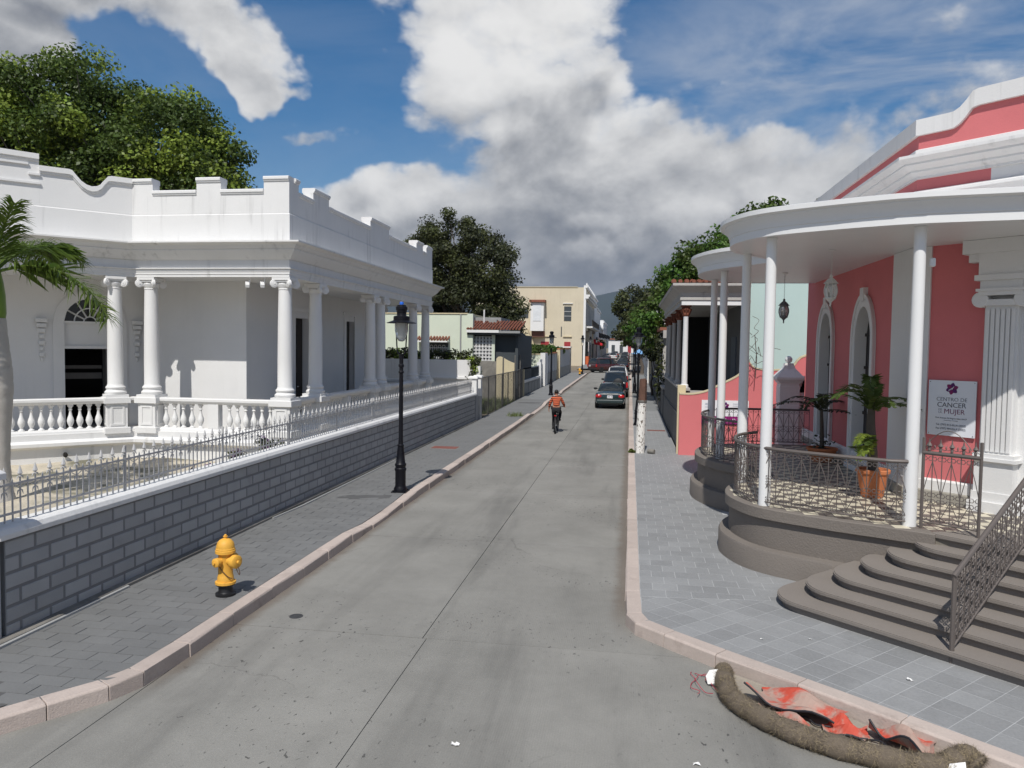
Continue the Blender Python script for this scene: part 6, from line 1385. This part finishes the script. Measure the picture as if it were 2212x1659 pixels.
rough_pole(.1,1.78,.155,.13,18,(.36,24.4),(.41,24.4),peel,'painted_shaft',.03); rough_pole(1.76,2.44,.135,.12,12,(.41,24.4),(.43,24.4),pm('bare_brown_wood',(.115,.06,.042),.85,.25,6,.15,30,.6,30),'bare_top',.09); MB().lathe([(.14,1.74),(.145,1.76),(.145,1.80),(.14,1.82)],(.41,24.4,0),16).build('band',gal,st)
t=tag(MB().lathe([(.07,-.11),(.075,-.1),(.075,.1),(.07,.11)],(0,0,0),14,axis='Y').xf(Matrix.Translation((.72,24.25,.225))@Matrix.Rotation(R(60),4,'Z')).build('concrete_chunk',concgrey,None,40),'broken round concrete chunk beside the white pole stump','rubble')
bush(.12,24.3,.10,.10,'weed tuft at the foot of the white pole',[leafgrass],120,n=120,leaf=.08,z=.15,name='weed_clump')
# ------------------------------------------------------------ street details
mc=thing('manhole_cover','small round iron cover in the road near the hydrant','manhole cover',(-4.11,9.0,0)); MB().lathe([(.085,-.01),(.085,.004),(.075,.006),(.075,.003),(.01,.004)],(-4.11,9.0,0),24).build('rim',pm('cast_iron',(.055,.055,.058),.6,.1,20),mc); m=MB()
for i in range(-3,4): m.box(-4.11-.055,-4.11+.055,9.0+i*.016-.004,9.0+i*.016+.004,.003,.006)
m.build('tread_bars',pm('cast_iron',(.055,.055,.058)),mc,0)
for k,(x0,x1,y0,y1,lab) in enumerate(((-6.28,-5.45,23.75,24.3,'reddish utility cover in the left pavement past the lamp'),(.75,1.45,31.0,31.4,'faint reddish cover in the right pavement by the grey house'))):
    t=thing('utility_cover',lab,'cover',((x0+x1)/2,(y0+y1)/2,.15)); MB().box(x0,x1,y0,y1,.15,.158).build('plate',pm('rust_red_plate',(.20,.075,.06),.8,.15,5),t,0); MB().box(x0-.03,x1+.03,y0-.03,y1+.03,.15,.155).build('frame',concgrey,t,0)
paper=pm('paper_litter',(.75,.74,.72),.8)
for i,(x,y,z,s,lab) in enumerate(((-1.42,5.95+.35,0,.05,'white scrap of paper on the road, left of centre'),(.62,6.35,0,.045,'white scrap of paper on the road near the corner'),(2.85,8.05,.152,.05,'white litter on the pavement near the steps'),(2.1,9.0,.152,.03,'tiny white litter where the paving changes direction'),(1.55,8.9,.152,.03,'small white litter by the corner kerb'),(3.9,6.9,.152,.04,'white litter on the pavement at lower right'))):
    m=MB(); rs2=random.Random(200+i); vs=[(x+s*(1.2*a-.6)+rs2.uniform(-.2,.2)*s,y+s*(b-.5)*.7+rs2.uniform(-.2,.2)*s,z+.004+rs2.uniform(0,.5)*s) for b in(0,.5,1) for a in(0,.33,.66,1)]; m.add(vs,[(j*4+i_,j*4+i_+1,j*4+i_+5,j*4+i_+4) for j in range(2) for i_ in range(3)]); tag(m.build('paper_scrap',paper,None,0),lab,'litter')
# straw wattle, orange sheeting, twine
wt=thing('straw_wattle','brown fibre erosion log curving along the kerb at lower right','erosion log',(1.9,7.0,0)); path=catmull([(1.04,8.10,.085),(1.02,7.80,.085),(1.06,7.45,.085),(1.30,7.08,.085),(1.66,6.78,.085),(2.15,6.58,.085),(2.55,6.52,.09),(2.78,6.62,.14),(2.86,6.55,.10)],10)
straw=pm('coir_fibre',(.165,.132,.098),.95,.15,4,.2,90,1.0,120); m=MB(); k=len(path); m.tube(path,[.092+.007*math.sin(i*.9)+rnd.uniform(-.006,.006) for i in range(k)],18); m.build('log',straw,wt,60)
rs=np.random.default_rng(5); n=16000; idx=rs.integers(0,k-1,n); P0=np.array(path)[idx]; P1=np.array(path)[idx+1]; f=rs.uniform(0,1,(n,1)); c=P0+(P1-P0)*f; tt=P1-P0; tt/=np.linalg.norm(tt,axis=1)[:,None]; nn=rs.normal(size=(n,3)); nn-=tt*(nn*tt).sum(1)[:,None]; nn/=np.linalg.norm(nn,axis=1)[:,None]; p=c+nn*.090; dr=rs.normal(size=(n,3)); dr-=nn*(dr*nn).sum(1)[:,None]*.75; dr/=np.linalg.norm(dr,axis=1)[:,None]; l=rs.uniform(.02,.07,(n,1)); sd_=np.cross(dr,nn); sd_/=np.linalg.norm(sd_,axis=1)[:,None]+1e-9; p[:,2]=np.maximum(p[:,2],.004)
V=np.stack([p-sd_*.0016,p+sd_*.0016,p+dr*l+nn*l*.25],1).reshape(-1,3); fastmesh('fibres',V,np.arange(3*n).reshape(-1,3),list(rs.integers(0,2,n)),[straw,pm('pale_straw',(.30,.24,.15),.95)],wt,'stuff')
orange=pm('orange_sheeting',(.50,.070,.040),.7,.06,4,.03,40,stain=.85,stcol=(.36,.30,.25),stscale=3.4,stlo=.40,sthi=.56); blackband=pm('black_strap',(.02,.02,.025),.6)
def sheet(x,y,sx,sy,rz,lab,seed,amp=.07,tilt=0):
    rs=random.Random(seed); t=thing('orange_sheet',lab,'plastic sheet',(x,y,0)); m=MB(); nx,ny=14,10; vs=[]
    ph=[rs.uniform(0,6) for _ in range(4)]
    for j in range(ny+1):
        for i in range(nx+1):
            u,v=i/nx-.5,j/ny-.5; zz=.02+amp*(.55+.45*math.sin(u*7+ph[0]+v*3))*(.6+.4*math.sin(v*9+ph[1]))+abs(u+v)*tilt+rs.uniform(0,.008); xx,yy_=u*sx*(1+.12*math.sin(v*6+ph[2])),v*sy*(1+.15*math.sin(u*5+ph[3])); vs.append((x+xx*math.cos(rz)-yy_*math.sin(rz),y+xx*math.sin(rz)+yy_*math.cos(rz),max(.006,zz)))
    m.add(vs,[(j*(nx+1)+i,j*(nx+1)+i+1,(j+1)*(nx+1)+i+1,(j+1)*(nx+1)+i) for j in range(ny) for i in range(nx)]); o=m.build('sheet',orange,t,0)
    e=[vs[i] for i in range(nx+1)]; MB().tube([(q[0],q[1],q[2]+.006) for q in e],.011,5).build('dark_hem',blackband,t)
sheet(1.64,7.50,.80,.40,R(-38),'large crumpled orange sheet between the log and the kerb',1,.13,.05); sheet(1.46,7.24,.46,.20,R(-40),'thin orange sheet scrap tucked along the log',2,.09); sheet(2.00,7.12,.36,.26,R(-25),'small orange sheet scrap in the gutter middle',3,.10); sheet(2.42,6.96,.50,.30,R(-45),'folded orange sheet against the kerb at lower right',4,.17,.06)
m=MB(); rs2=random.Random(12)
for q in range(5):
    x,y=1.35+q*.27,7.5-q*.17; m.tube(catmull([(x,y,.03),(x+.08,y-.06,.05),(x+.13,y-.16,.04),(x+.25,y-.2,.05)],5),.009,5)
tag(m.build('black_straps',blackband,None,0),'loose black straps lying among the orange sheets','strap')['kind']='stuff'
silt=pm('pale_silt',(.30,.265,.22),.95,.12,3,.08,40,.5,40); m=MB(); vs=[]; 
pth=[(1.02,8.22),(1.14,7.5),(1.36,7.16),(1.70,6.88),(2.16,6.68),(2.7,6.66)]; kb=[(1.12,8.24),(1.58,7.86),(1.90,7.58),(2.2,7.32),(2.5,7.06),(2.86,6.74)]
m.add([(*p,.004) for p in pth]+[(p[0],p[1],.02) for p in kb],[(i,i+1,7+i,6+i) for i in range(5)]); o=m.build('gutter_silt',silt,None,0); struct(o)
tw=thing('red_twine','tangle of thin red twine at the left end of the log','twine',(.85,7.95,0)); m=MB(); tws=random.Random(3)
for q in range(4):
    pts=[(.72+q*.03,8.2-q*.03,.01)]
    for k in range(6): pts.append((pts[-1][0]+tws.uniform(-.05,.10),pts[-1][1]-tws.uniform(.02,.14),.008+tws.uniform(0,.05)))
    m.tube(catmull(pts,5),.0035,4)
m.build('strand',pm('red_string',(.42,.03,.06),.7),tw,0)
for x,y,z,lab in((.93,7.93,.02,'white plastic scrap at the left end of the log'),(2.66,6.42,.03,'white plastic scrap at the right end of the log')):
    m=MB(); m.add([(x-.07,y-.03,z),(x+.06,y-.05,z),(x+.07,y+.05,z+.14),(x-.05,y+.04,z+.12),(x-.09,y+.0,z+.07)],[(0,1,2,3,4)]); m.add([(x-.07,y-.028,z),(x+.06,y-.048,z),(x+.03,y-.10,z+.05)],[(0,1,2)]); tag(m.build('plastic_scrap',paper,None,0),lab,'litter')
# ------------------------------------------------------------ cars (local +Y is forward)
tail=glassm('tail_lamp_red',(.42,.012,.015),.2); tyre=rubber; rimm=pm('alloy_rim',(.45,.45,.46),.3,.02,3,.01,30,metal=.8); platem=pm('number_plate',(.72,.72,.70),.5,.02,1,.01,30); amber=glassm('amber_lens',(.6,.22,.03),.2); carglass=glassm('car_glass',(.016,.020,.022),.03,0,.7); plastic=pm('black_bumper_plastic',(.02,.02,.022),.6)
def loft(secs,ring):
    m=MB(); rs=[ring(s) for s in secs]; n=len(rs[0]); vs=[(p[0],s[0],p[1]) for s,r in zip(secs,rs) for p in r]; fs=[(i*n+j,i*n+(j+1)%n,(i+1)*n+(j+1)%n,(i+1)*n+j) for i in range(len(secs)-1) for j in range(n)]; fs+=[tuple(range(n-1,-1,-1)),tuple((len(secs)-1)*n+j for j in range(n))]; m.add(vs,fs); return m
def bring(s):
    y,w,zb,zt,cr=s; h=zt-zb; half=[(w*.80,zb),(w*.95,zb+h*.10),(w,zb+h*.32),(w*1.005,zb+h*.55),(w*.985,zb+h*.78),(w*.93,zt-h*.05),(w*.84,zt),(w*.45,zt+cr*.8),(0,zt+cr)]
    return half+[(-x,z) for x,z in half[-2::-1]]+[(0,zb)]
def car(label,L,W,H,paint,kind,group='cars on the street'):
    t=thing('parked_car',label,'car',(0,0,0),group); w=W/2; h=L/2
    if kind=='sedan':
        body=[(-h,w*.80,.34,.74,.0),(-h+.06,w*.92,.26,.86,.02),(-h+.25,w*.97,.22,.92,.03),(-h+.75,w,.20,.945,.02),(-.4,w,.19,.94,.02),(.8,w,.19,.92,.02),(h-.9,w*.98,.20,.86,.05),(h-.3,w*.92,.22,.74,.05),(h-.05,w*.80,.28,.60,.03),(h,w*.7,.34,.5,0)]
        gs=[(-h+.62,w*.80,w*.80,.93,.945),(-h+.80,w*.82,w*.74,.93,1.10),(-h+1.25,w*.84,w*.66,.93,H-.03),(-.1,w*.85,w*.66,.93,H),(.45,w*.85,w*.67,.93,H-.03),(1.15,w*.82,w*.76,.92,1.0),(1.3,w*.8,w*.78,.90,.93)]
    else:
        body=[(-h,w*.90,.42,.98,.0),(-h+.05,w*.96,.36,1.04,.0),(-h+.2,w*.99,.30,1.06,.0),(-.5,w,.28,1.05,.0),(.7,w,.28,1.03,.0),(h-1.0,w*.98,.28,.98,.04),(h-.25,w*.93,.32,.88,.05),(h-.04,w*.85,.38,.70,.02),(h,w*.78,.42,.6,0)]
        gs=[(-h+.03,w*.88,w*.86,1.04,1.08),(-h+.22,w*.90,w*.74,1.04,H-.05),(-h+.45,w*.91,w*.74,1.04,H),(.1,w*.91,w*.74,1.03,H),(.45,w*.90,w*.76,1.02,H-.06),(1.0,w*.86,w*.80,1.0,1.08),(1.12,w*.84,w*.82,.98,1.01)]
    loft(body,bring).build('body',paint,t,38,recalc=True)
    def gring(s):
        y,wb,wt,zb,zt=s; half=[(wb,zb),(wb*.55+wt*.45,zb+(zt-zb)*.55),(wt,zt-(zt-zb)*.12),(wt*.86,zt-.005),(wt*.4,zt+.012),(0,zt+.016)]; return half+[(-x,z) for x,z in half[-2::-1]]
    gm_=loft(gs,gring); n=11; gm_.mi=[]
    for i in range(len(gs)-1):
        for j in range(n):
            roof=j in(2,3,4,5,6,7) and 2<=i<=(3 if kind=='sedan' else 3)
            gm_.mi.append(1 if roof else 0)
    gm_.mi+=[0,0]; gm_.build('cabin',[carglass,paint],t,25,recalc=True)
    m=MB()                                              # pillars
    for s in(-1,1):
        rr_=[gring(q) for q in gs]
        def pp(i,f): a=rr_[i]; k=2; return (s*(a[0][0]+(a[k][0]-a[0][0])*f),gs[i][0],a[0][1]+(a[k][1]-a[0][1])*f)
        m.tube([pp(0,0),pp(1,1),pp(2,1)],.035,6); m.tube([pp(len(gs)-1,0),pp(len(gs)-2,1),pp(len(gs)-3,1)],.03,6); m.tube([pp(2,1),pp(3,1),pp(4,1)],.03,6); m.tube([pp(3,0),pp(3,1)],.03,5)
        if kind!='sedan': m.tube([pp(2,0),pp(2,1)],.05,5)
    m.tube([(-.5*W*.8,gs[0][0],gs[0][3]),(.5*W*.8,gs[0][0],gs[0][3])],.02,5); m.build('pillars',paint,t,40)
    r=.30 if kind=='sedan' else .345
    for sx in(-1,1):
        for y in(-h+.78,h-.85):
            wh=MB().lathe([(r*.62,-.10),(r*.9,-.11),(r,-.08),(r,.08),(r*.9,.11),(r*.62,.10)],(sx*(w-.10),y,r),22,axis='X').build('wheel',tyre,t,40)
            MB().lathe([(r*.62,-.095),(r*.5,-.06),(r*.15,-.075),(.02,-.075)][::-1] if 0 else [(.02,-.07),(r*.5,-.06),(r*.62,-.09),(r*.62,.09),(r*.5,.06),(.02,.07)],(sx*(w-.09),y,r),14,axis='X').build('rim',rimm,wh,40)
    z0=.70 if kind=='sedan' else .82
    for s in(-1,1):
        m=MB()
        if kind=='sedan': m.sphere((s*w*.73,-h+.05,z0),(.20,.075,.115),14,8)
        else: m.obox((s*w*.90,-h+.02,z0+.02),(.13,.10,.34))
        m.build('tail_lamp',tail,t,50)
        m=MB(); m.sphere((s*w*.72,h-.10,.66 if kind=='sedan' else .78),(.16,.10,.08),10,6); m.build('headlamp',lampglass,t,50)
        m=MB(); m.sphere((s*(w+.10),.72 if kind=='sedan' else .62,.98 if kind=='sedan' else 1.10),(.10,.06,.075),10,6); m.tube([(s*(w*.9),.72 if kind=='sedan' else .62,.95 if kind=='sedan' else 1.05),(s*(w+.08),.72 if kind=='sedan' else .62,.97 if kind=='sedan' else 1.08)],.02,5); m.build('wing_mirror',blackp,t,50)
    pxo=0 if kind=='sedan' else -.42
    pl_=MB().box(pxo-.15,pxo+.15,-h-.025,-h-.005,z0-.10,z0+.05).build('number_plate',platem,t,0)
    m=MB(); [m.box(pxo-.11+i*.042,pxo-.085+i*.042,-h-.030,-h-.025,z0-.05,z0+.01) for i in(0,1,2,4,5)]; m.build('plate_marks',pm('plate_blue_print',(.06,.08,.25),.5,0,1,0),pl_,0)
    m=MB(); m.obox((0,-h+.03,.42),(W*.90,.16,.20)); m.build('rear_bumper',paint if kind=='sedan' else plastic,t,0,bevel=.05)
    m=MB(); m.obox((0,h-.04,.40),(W*.86,.14,.18)); m.build('front_bumper',paint if kind=='sedan' else plastic,t,0,bevel=.05)
    m=MB(); m.box(-W*.38,W*.38,-h-.004,-h+.06,z0+.09,z0+.125); m.build('trunk_trim',chrome if kind!='van' else plastic,t,0,bevel=.005)
    m=MB(); m.box(-.45,.45,-h+.1,h-.1,.16,.3); m.build('underbody',blackp,t,0)
    return t
def spare(t,L,x=.18):
    s=MB().lathe([(.05,-.17),(.30,-.16),(.345,-.12),(.345,0),(.3,.02)],(x,-L/2,.93),24,axis='Y').build('spare_wheel',plastic,t,40); return s
def paintm(n,c): return pm(n,c,.22,.02,1,.01,30,coat=.8,spec=.5)
c=car('dark green saloon parked nearest on the right',4.3,1.66,1.38,paintm('dark_green_paint',(.012,.028,.030)),'sedan'); c.location=(-1.05,44.5,gz(43))
c=car('dark blue off-roader with a spare wheel, second in the parked row',4.1,1.68,1.70,paintm('navy_paint',(.010,.013,.022)),'suv'); spare(c,4.1); c.location=(-.92,53.3,gz(53))
c=car('white off-roader third in the parked row',4.0,1.66,1.72,paintm('white_car_paint',(.75,.75,.74)),'suv'); spare(c,4.0,.15); c.location=(-.95,62.5,gz(62))
silver=car('silver car fourth in the parked row',4.4,1.70,1.42,paintm('silver_paint',(.42,.42,.43)),'sedan'); silver.location=(-.98,74,gz(74))
red=car('dark maroon estate turning out of the side street',4.6,1.78,1.74,paintm('maroon_paint',(.055,.010,.010)),'suv'); red['group']='cars on the street'; red['label']='dark maroon off-roader turning at the side street'; red.location=(-2.75,93.0,gz(93)); red.rotation_euler=(0,0,R(-48)); red.name='turning_car'
c=copy_tree(silver); c['label']='dark car parked far along on the left'; c.location=(-3.6,121,gz(121)); 
for ch in c.children:
    if ch.name.startswith(('body','cabin','pillars','rear_bumper','front_bumper')):
        ch.data=ch.data.copy(); 
        for i,m_ in enumerate(ch.data.materials):
            if m_.name.startswith('silver'): ch.data.materials[i]=paintm('black_car_paint',(.012,.012,.014))
dark=c
for i,(src,x,y,rz,lab) in enumerate(((dark,-.95,98,0,'black car beyond the silver one, right row'),(dark,-.95,107,0,'black saloon sixth in the right row'),(silver,-1.0,128,0,'silver car well beyond the side street, right row'),(dark,-1.0,140,0,'dark car far back in the right row'),(silver,-3.4,158,0,'pale car coming from far down the street'),(dark,-1.1,160,0,'tiny dark car at the far right row'),(silver,-1.0,176,0,'tiny pale car near the street end, right row'),(dark,-3.5,184,0,'tiny dark car near the street end, left side'))):
    c=copy_tree(src); c.location=(x,y,gz(y)); c.rotation_euler=(0,0,rz); c['label']=lab
# ------------------------------------------------------------ bicycle and rider
BX,BY=-2.90,30.85
bk=thing('bicycle','black mountain bicycle under the striped rider in the road','bicycle',(BX,BY,0)); bkm=pm('bicycle_black',(.014,.014,.015),.35)
def T(p): return (BX+p[0],BY+p[1],p[2])
for y,nm in((-.52,'wheel'),(.55,'wheel')):
    wh=MB().tube([T((0,y+.31*math.cos(2*PI*i/32),.335+.31*math.sin(2*PI*i/32))) for i in range(32)],.027,8,closed=True).build('wheel',rubber,bk,50)
    MB().tube([T((0,y+.285*math.cos(2*PI*i/32),.335+.285*math.sin(2*PI*i/32))) for i in range(32)],.012,6,closed=True).build('rim',rimm,wh,50)
    m=MB(); [m.tube([T((.02*(1 if i%2 else -1),y,.335)),T((0,y+.28*math.cos(2*PI*i/18),.335+.28*math.sin(2*PI*i/18)))],.0022,3) for i in range(18)]; m.lathe([(.02,-.05),(.02,.05)],T((0,y,.335)),8,axis='X'); m.build('spokes',rimm,wh,0)
bb,sc_,ht,hb=(0,-.08,.32),(0,-.2,.86),(0,.36,.92),(0,.40,.72); m=MB()
m.tube([T(bb),T(sc_)],.017,8); m.tube([T((0,-.19,.80)),T(ht)],.018,8); m.tube([T(bb),T(hb)],.02,8); m.tube([T(ht),T(hb)],.02,8)
for s in(-1,1): m.tube([T((0,-.18,.78)),T((s*.06,-.52,.335))],.010,6); m.tube([T(bb),T((s*.06,-.52,.335))],.011,6)
m.build('frame',bkm,bk,50)
m=MB(); m.tube([T(hb),T((0,.43,.66))],.02,6); [m.tube([T((s*.055,.44,.68)),T((s*.055,.55,.335))],.016,6) for s in(-1,1)]; m.tube([T((-.055,.44,.68)),T((.055,.44,.68))],.018,6); m.build('fork',bkm,bk,50)
m=MB(); m.tube([T((-.31,.33,1.03)),T((-.12,.38,1.02)),T((.12,.38,1.02)),T((.31,.33,1.03))],.012,8); m.tube([T(ht),T((0,.38,1.02))],.014,6); m.build('handlebar',bkm,bk,50)
m=MB(); [m.tube([T((s*.31,.33,1.03)),T((s*.21,.355,1.026))],.018,8) for s in(-1,1)]; m.build('grips',rubber,bk,50)
m=MB(); m.sphere(T((0,-.27,.905)),(.075,.12,.03),12,6); m.sphere(T((0,-.13,.905)),(.03,.12,.022),10,6); m.tube([T(sc_),T((0,-.21,.90))],.013,6); m.build('saddle',blackp,bk,50)
m=MB(); m.lathe([(.02,-.06),(.02,.06)],T(bb),10,axis='X'); m.lathe([(.085,.050),(.085,.056)],T(bb),20,axis='X'); m.tube([T((-.07,-.08,.32)),T((-.08,-.06,.15))],.011,6); m.tube([T((.07,-.08,.32)),T((.08,-.10,.49))],.011,6); m.build('cranks',bkm,bk,30)
for s,p in((-1,(-.13,-.06,.15)),(1,(.13,-.10,.49))): MB().obox(T(p),(.09,.09,.025)).build('pedal',bkm,bk,0)
m=MB(); m.box(BX-.04,BX+.04,BY-.90+.36,BY-.86+.36,.70,.74); m.build('rear_reflector',tail,bk,0)
pe=thing('person','person in orange and black striped jumper riding the bicycle, seen from behind','person',(BX,BY,0))
skin=pm('skin',(.40,.20,.13),.55,.03,8,.02,40); hair=pm('dark_hair',(.018,.012,.009),.6); jeans=pm('dark_trousers',(.011,.011,.013),.85,.1,6,.08,40); shoe=pm('black_shoe',(.015,.014,.013),.6)
stripe=bpy.data.materials.new('orange_stripe_knit'); stripe.use_nodes=True; g=G(stripe.node_tree); b=stripe.node_tree.nodes['Principled BSDF']; ps=g.n('ShaderNodeNewGeometry').outputs['Position']; s_=g.n('ShaderNodeSeparateXYZ'); g.lk(ps,s_.inputs[0]); fr=g.m('FRACT',g.m('MULTIPLY',g.m('ADD',s_.outputs[2],g.m('MULTIPLY',g.noise(ps,7,2),.012)),1/.082)); g.lk(g.mix(g.sm(fr,.50,.56),(.62,.125,.045),(.045,.012,.012)),b.inputs['Base Color']); b.inputs['Roughness'].default_value=.9
def skinmesh(name,V,E,rad,mat,par,root=0,sub=2):
    me=bpy.data.meshes.new(name); me.from_pydata([(v[0],v[1],v[2]) for v in V],E,[]); ob=bpy.data.objects.new(name,me); col.objects.link(ob); ob.parent=par; ORG[ob.name]=ORG[pe.name]
    sk=ob.modifiers.new('skin','SKIN'); sk.use_smooth_shade=True; d=me.skin_vertices[0].data
    for i,r in enumerate(rad): d[i].radius=r if isinstance(r,tuple) else (r,r)
    d[root].use_root=True; ss=ob.modifiers.new('sub','SUBSURF'); ss.levels=sub; ss.render_levels=sub
    dg=bpy.context.evaluated_depsgraph_get(); me2=bpy.data.meshes.new_from_object(ob.evaluated_get(dg)); ob.modifiers.clear(); ob.data=me2; me2.name=name; me2.materials.clear(); me2.materials.append(mat); me2.shade_smooth(); return ob
pts={'pel':(0,-.20,.98),'sp':(0,-.15,1.16),'ch':(0,-.07,1.32),'nk':(-.005,-.03,1.45),'nk2':(-.01,-.01,1.50),'hd':(-.02,.0,1.60),'hd2':(-.02,.0,1.665),
 'sL':(-.165,-.05,1.405),'eL':(-.265,-.05,1.17),'wL':(-.315,.04,.97),'sR':(.165,-.05,1.405),'eR':(.275,.0,1.17),'wR':(.30,.20,1.05),
 'hL':(-.095,-.19,.94),'kL':(-.12,.15,.62),'aL':(-.125,-.03,.235),'hR':(.095,-.19,.94),'kR':(.125,.22,.80),'aR':(.125,.0,.565),
 'tL':(-.13,.10,.19),'tR':(.13,.13,.525)}
names=list(pts); rad={'pel':(.15,.115),'sp':(.125,.095),'ch':(.15,.105),'nk':.055,'nk2':.05,'hd':(.075,.09),'hd2':(.068,.085),'sL':.062,'eL':.045,'wL':.030,'sR':.062,'eR':.045,'wR':.030,'hL':.088,'kL':.060,'aL':.040,'hR':.088,'kR':.060,'aR':.040,'tL':.035,'tR':.035}
ed=[('pel','sp'),('sp','ch'),('ch','nk'),('nk','nk2'),('nk2','hd'),('hd','hd2'),('ch','sL'),('sL','eL'),('eL','wL'),('ch','sR'),('sR','eR'),('eR','wR'),('pel','hL'),('hL','kL'),('kL','aL'),('aL','tL'),('pel','hR'),('hR','kR'),('kR','aR'),('aR','tR')]
V=[pts[n] for n in names]; RD=[rad[n] for n in names]; EI=[(names.index(a),names.index(b)) for a,b in ed]
def hand(wr,dirn,side,curl):
    base=len(V); d=Vector(dirn).normalized(); s=Vector(side).normalized(); pal=Vector(wr)+d*.075; V.append(tuple(pal)); RD.append((.030,.018)); EI.append((names.index('wL') if wr==pts['wL'] else names.index('wR'),base)); nrm=d.cross(s)
    for k,(o,l) in enumerate(((-.027,.060),(-.009,.070),(.009,.066),(.026,.052))):
        a=pal+s*o+d*.022; b1=a+d*l*.55+nrm*curl*l*.35; c1=b1+d*l*.25+nrm*curl*l*.6; i0=len(V)
        V.extend([tuple(a),tuple(b1),tuple(c1)]); RD.extend([.0095,.0085,.0075]); EI.extend([(base,i0),(i0,i0+1),(i0+1,i0+2)])
    a=pal-d*.035-s*.030; b1=a-s*.025+d*.030+nrm*curl*.015; i0=len(V); V.extend([tuple(a),tuple(b1)]); RD.extend([.011,.009]); EI.extend([(base,i0),(i0,i0+1)])
hand(pts['wL'],(-.1,.15,-1),(0,1,.15),.6); hand(pts['wR'],(.05,.75,-.35),(1,0,0),-.8)
skinmesh('body',V,EI,RD,skin,pe,0,2)
def sub(nmz,scale,mat,name,extra=None,trim=None):
    P={n:pts[n] for n in nmz}
    if trim: P.update(trim)
    nl=list(P); Vv=[P[n] for n in nl]; R_=[]
    for n in nl:
        r=rad[n]; R_.append(tuple(c*scale+.006 for c in r) if isinstance(r,tuple) else r*scale+.010)
    E2=[(nl.index(a),nl.index(b)) for a,b in ed if a in nl and b in nl]; return skinmesh(name,Vv,E2,R_,mat,pe,0,2)
sub(['pel','sp','ch','sL','eL','wL','sR','eR','wR','nk'],1.10,stripe,'jumper',trim={'wL':(-.312,.03,.99),'wR':(.298,.185,1.06),'nk':(-.003,-.035,1.435),'pel':(0,-.195,1.02)})
sub(['pel','hL','kL','aL','hR','kR','aR'],1.14,jeans,'trousers')
for s,a,t_ in(('L','aL','tL'),('R','aR','tR')):
    q=Vector(pts[a]); r_=Vector(pts[t_]); m=MB(); m.sphere(T((q.x,(q.y+r_.y)/2+.01,min(q.z,r_.z)-.022)),(.050,.14,.045),14,8); m.sphere(T((q.x,q.y-.02,q.z-.02)),(.046,.06,.06),12,8); m.build('shoe',shoe,pe,60)
hx,hy,hz=pts['hd'][0],pts['hd'][1],1.615
m=MB(); m.sphere(T((hx+.005,hy-.022,hz+.035)),(.084,.092,.088),18,12); m.build('hair',hair,pe,60)
m=MB(); m.sphere(T((hx-.02,hy+.045,hz-.02)),(.066,.062,.092),16,12); m.sphere(T((hx-.045,hy+.108,hz-.02)),(.014,.020,.024),8,6); m.build('face',skin,pe,60)
for s in(-1,1): MB().sphere(T((hx+s*.080,hy+.005+.02*s,hz-.012)),(.012,.022,.032),10,8).build('ear',skin,pe,60)
for s in(-1,1): MB().sphere(T((hx-.03+s*.026,hy+.100-.0*s,hz+.012)),.010,8,6).build('eye',blackp,pe,60)
MB().sphere(T((hx-.036,hy+.100,hz-.058)),(.022,.010,.006),8,6).build('mouth',pm('lips',(.30,.10,.08),.6),pe,60)

# ------------------------------------------------------------ air
hz=bpy.data.materials.new('thin_haze'); hz.use_nodes=True; nt=hz.node_tree; nt.nodes.clear(); g=G(nt); pv_=g.n('ShaderNodeVolumePrincipled'); pv_.inputs['Color'].default_value=(.62,.74,.92,1); pv_.inputs['Density'].default_value=.00006; pv_.inputs['Anisotropy'].default_value=.2
og=g.n('ShaderNodeOutputMaterial'); g.lk(pv_.outputs[0],og.inputs['Volume'])
o=MB().box(-9200,9200,-450,9200,-1.2,720).build('haze',hz,None,0); o['kind']='stuff'
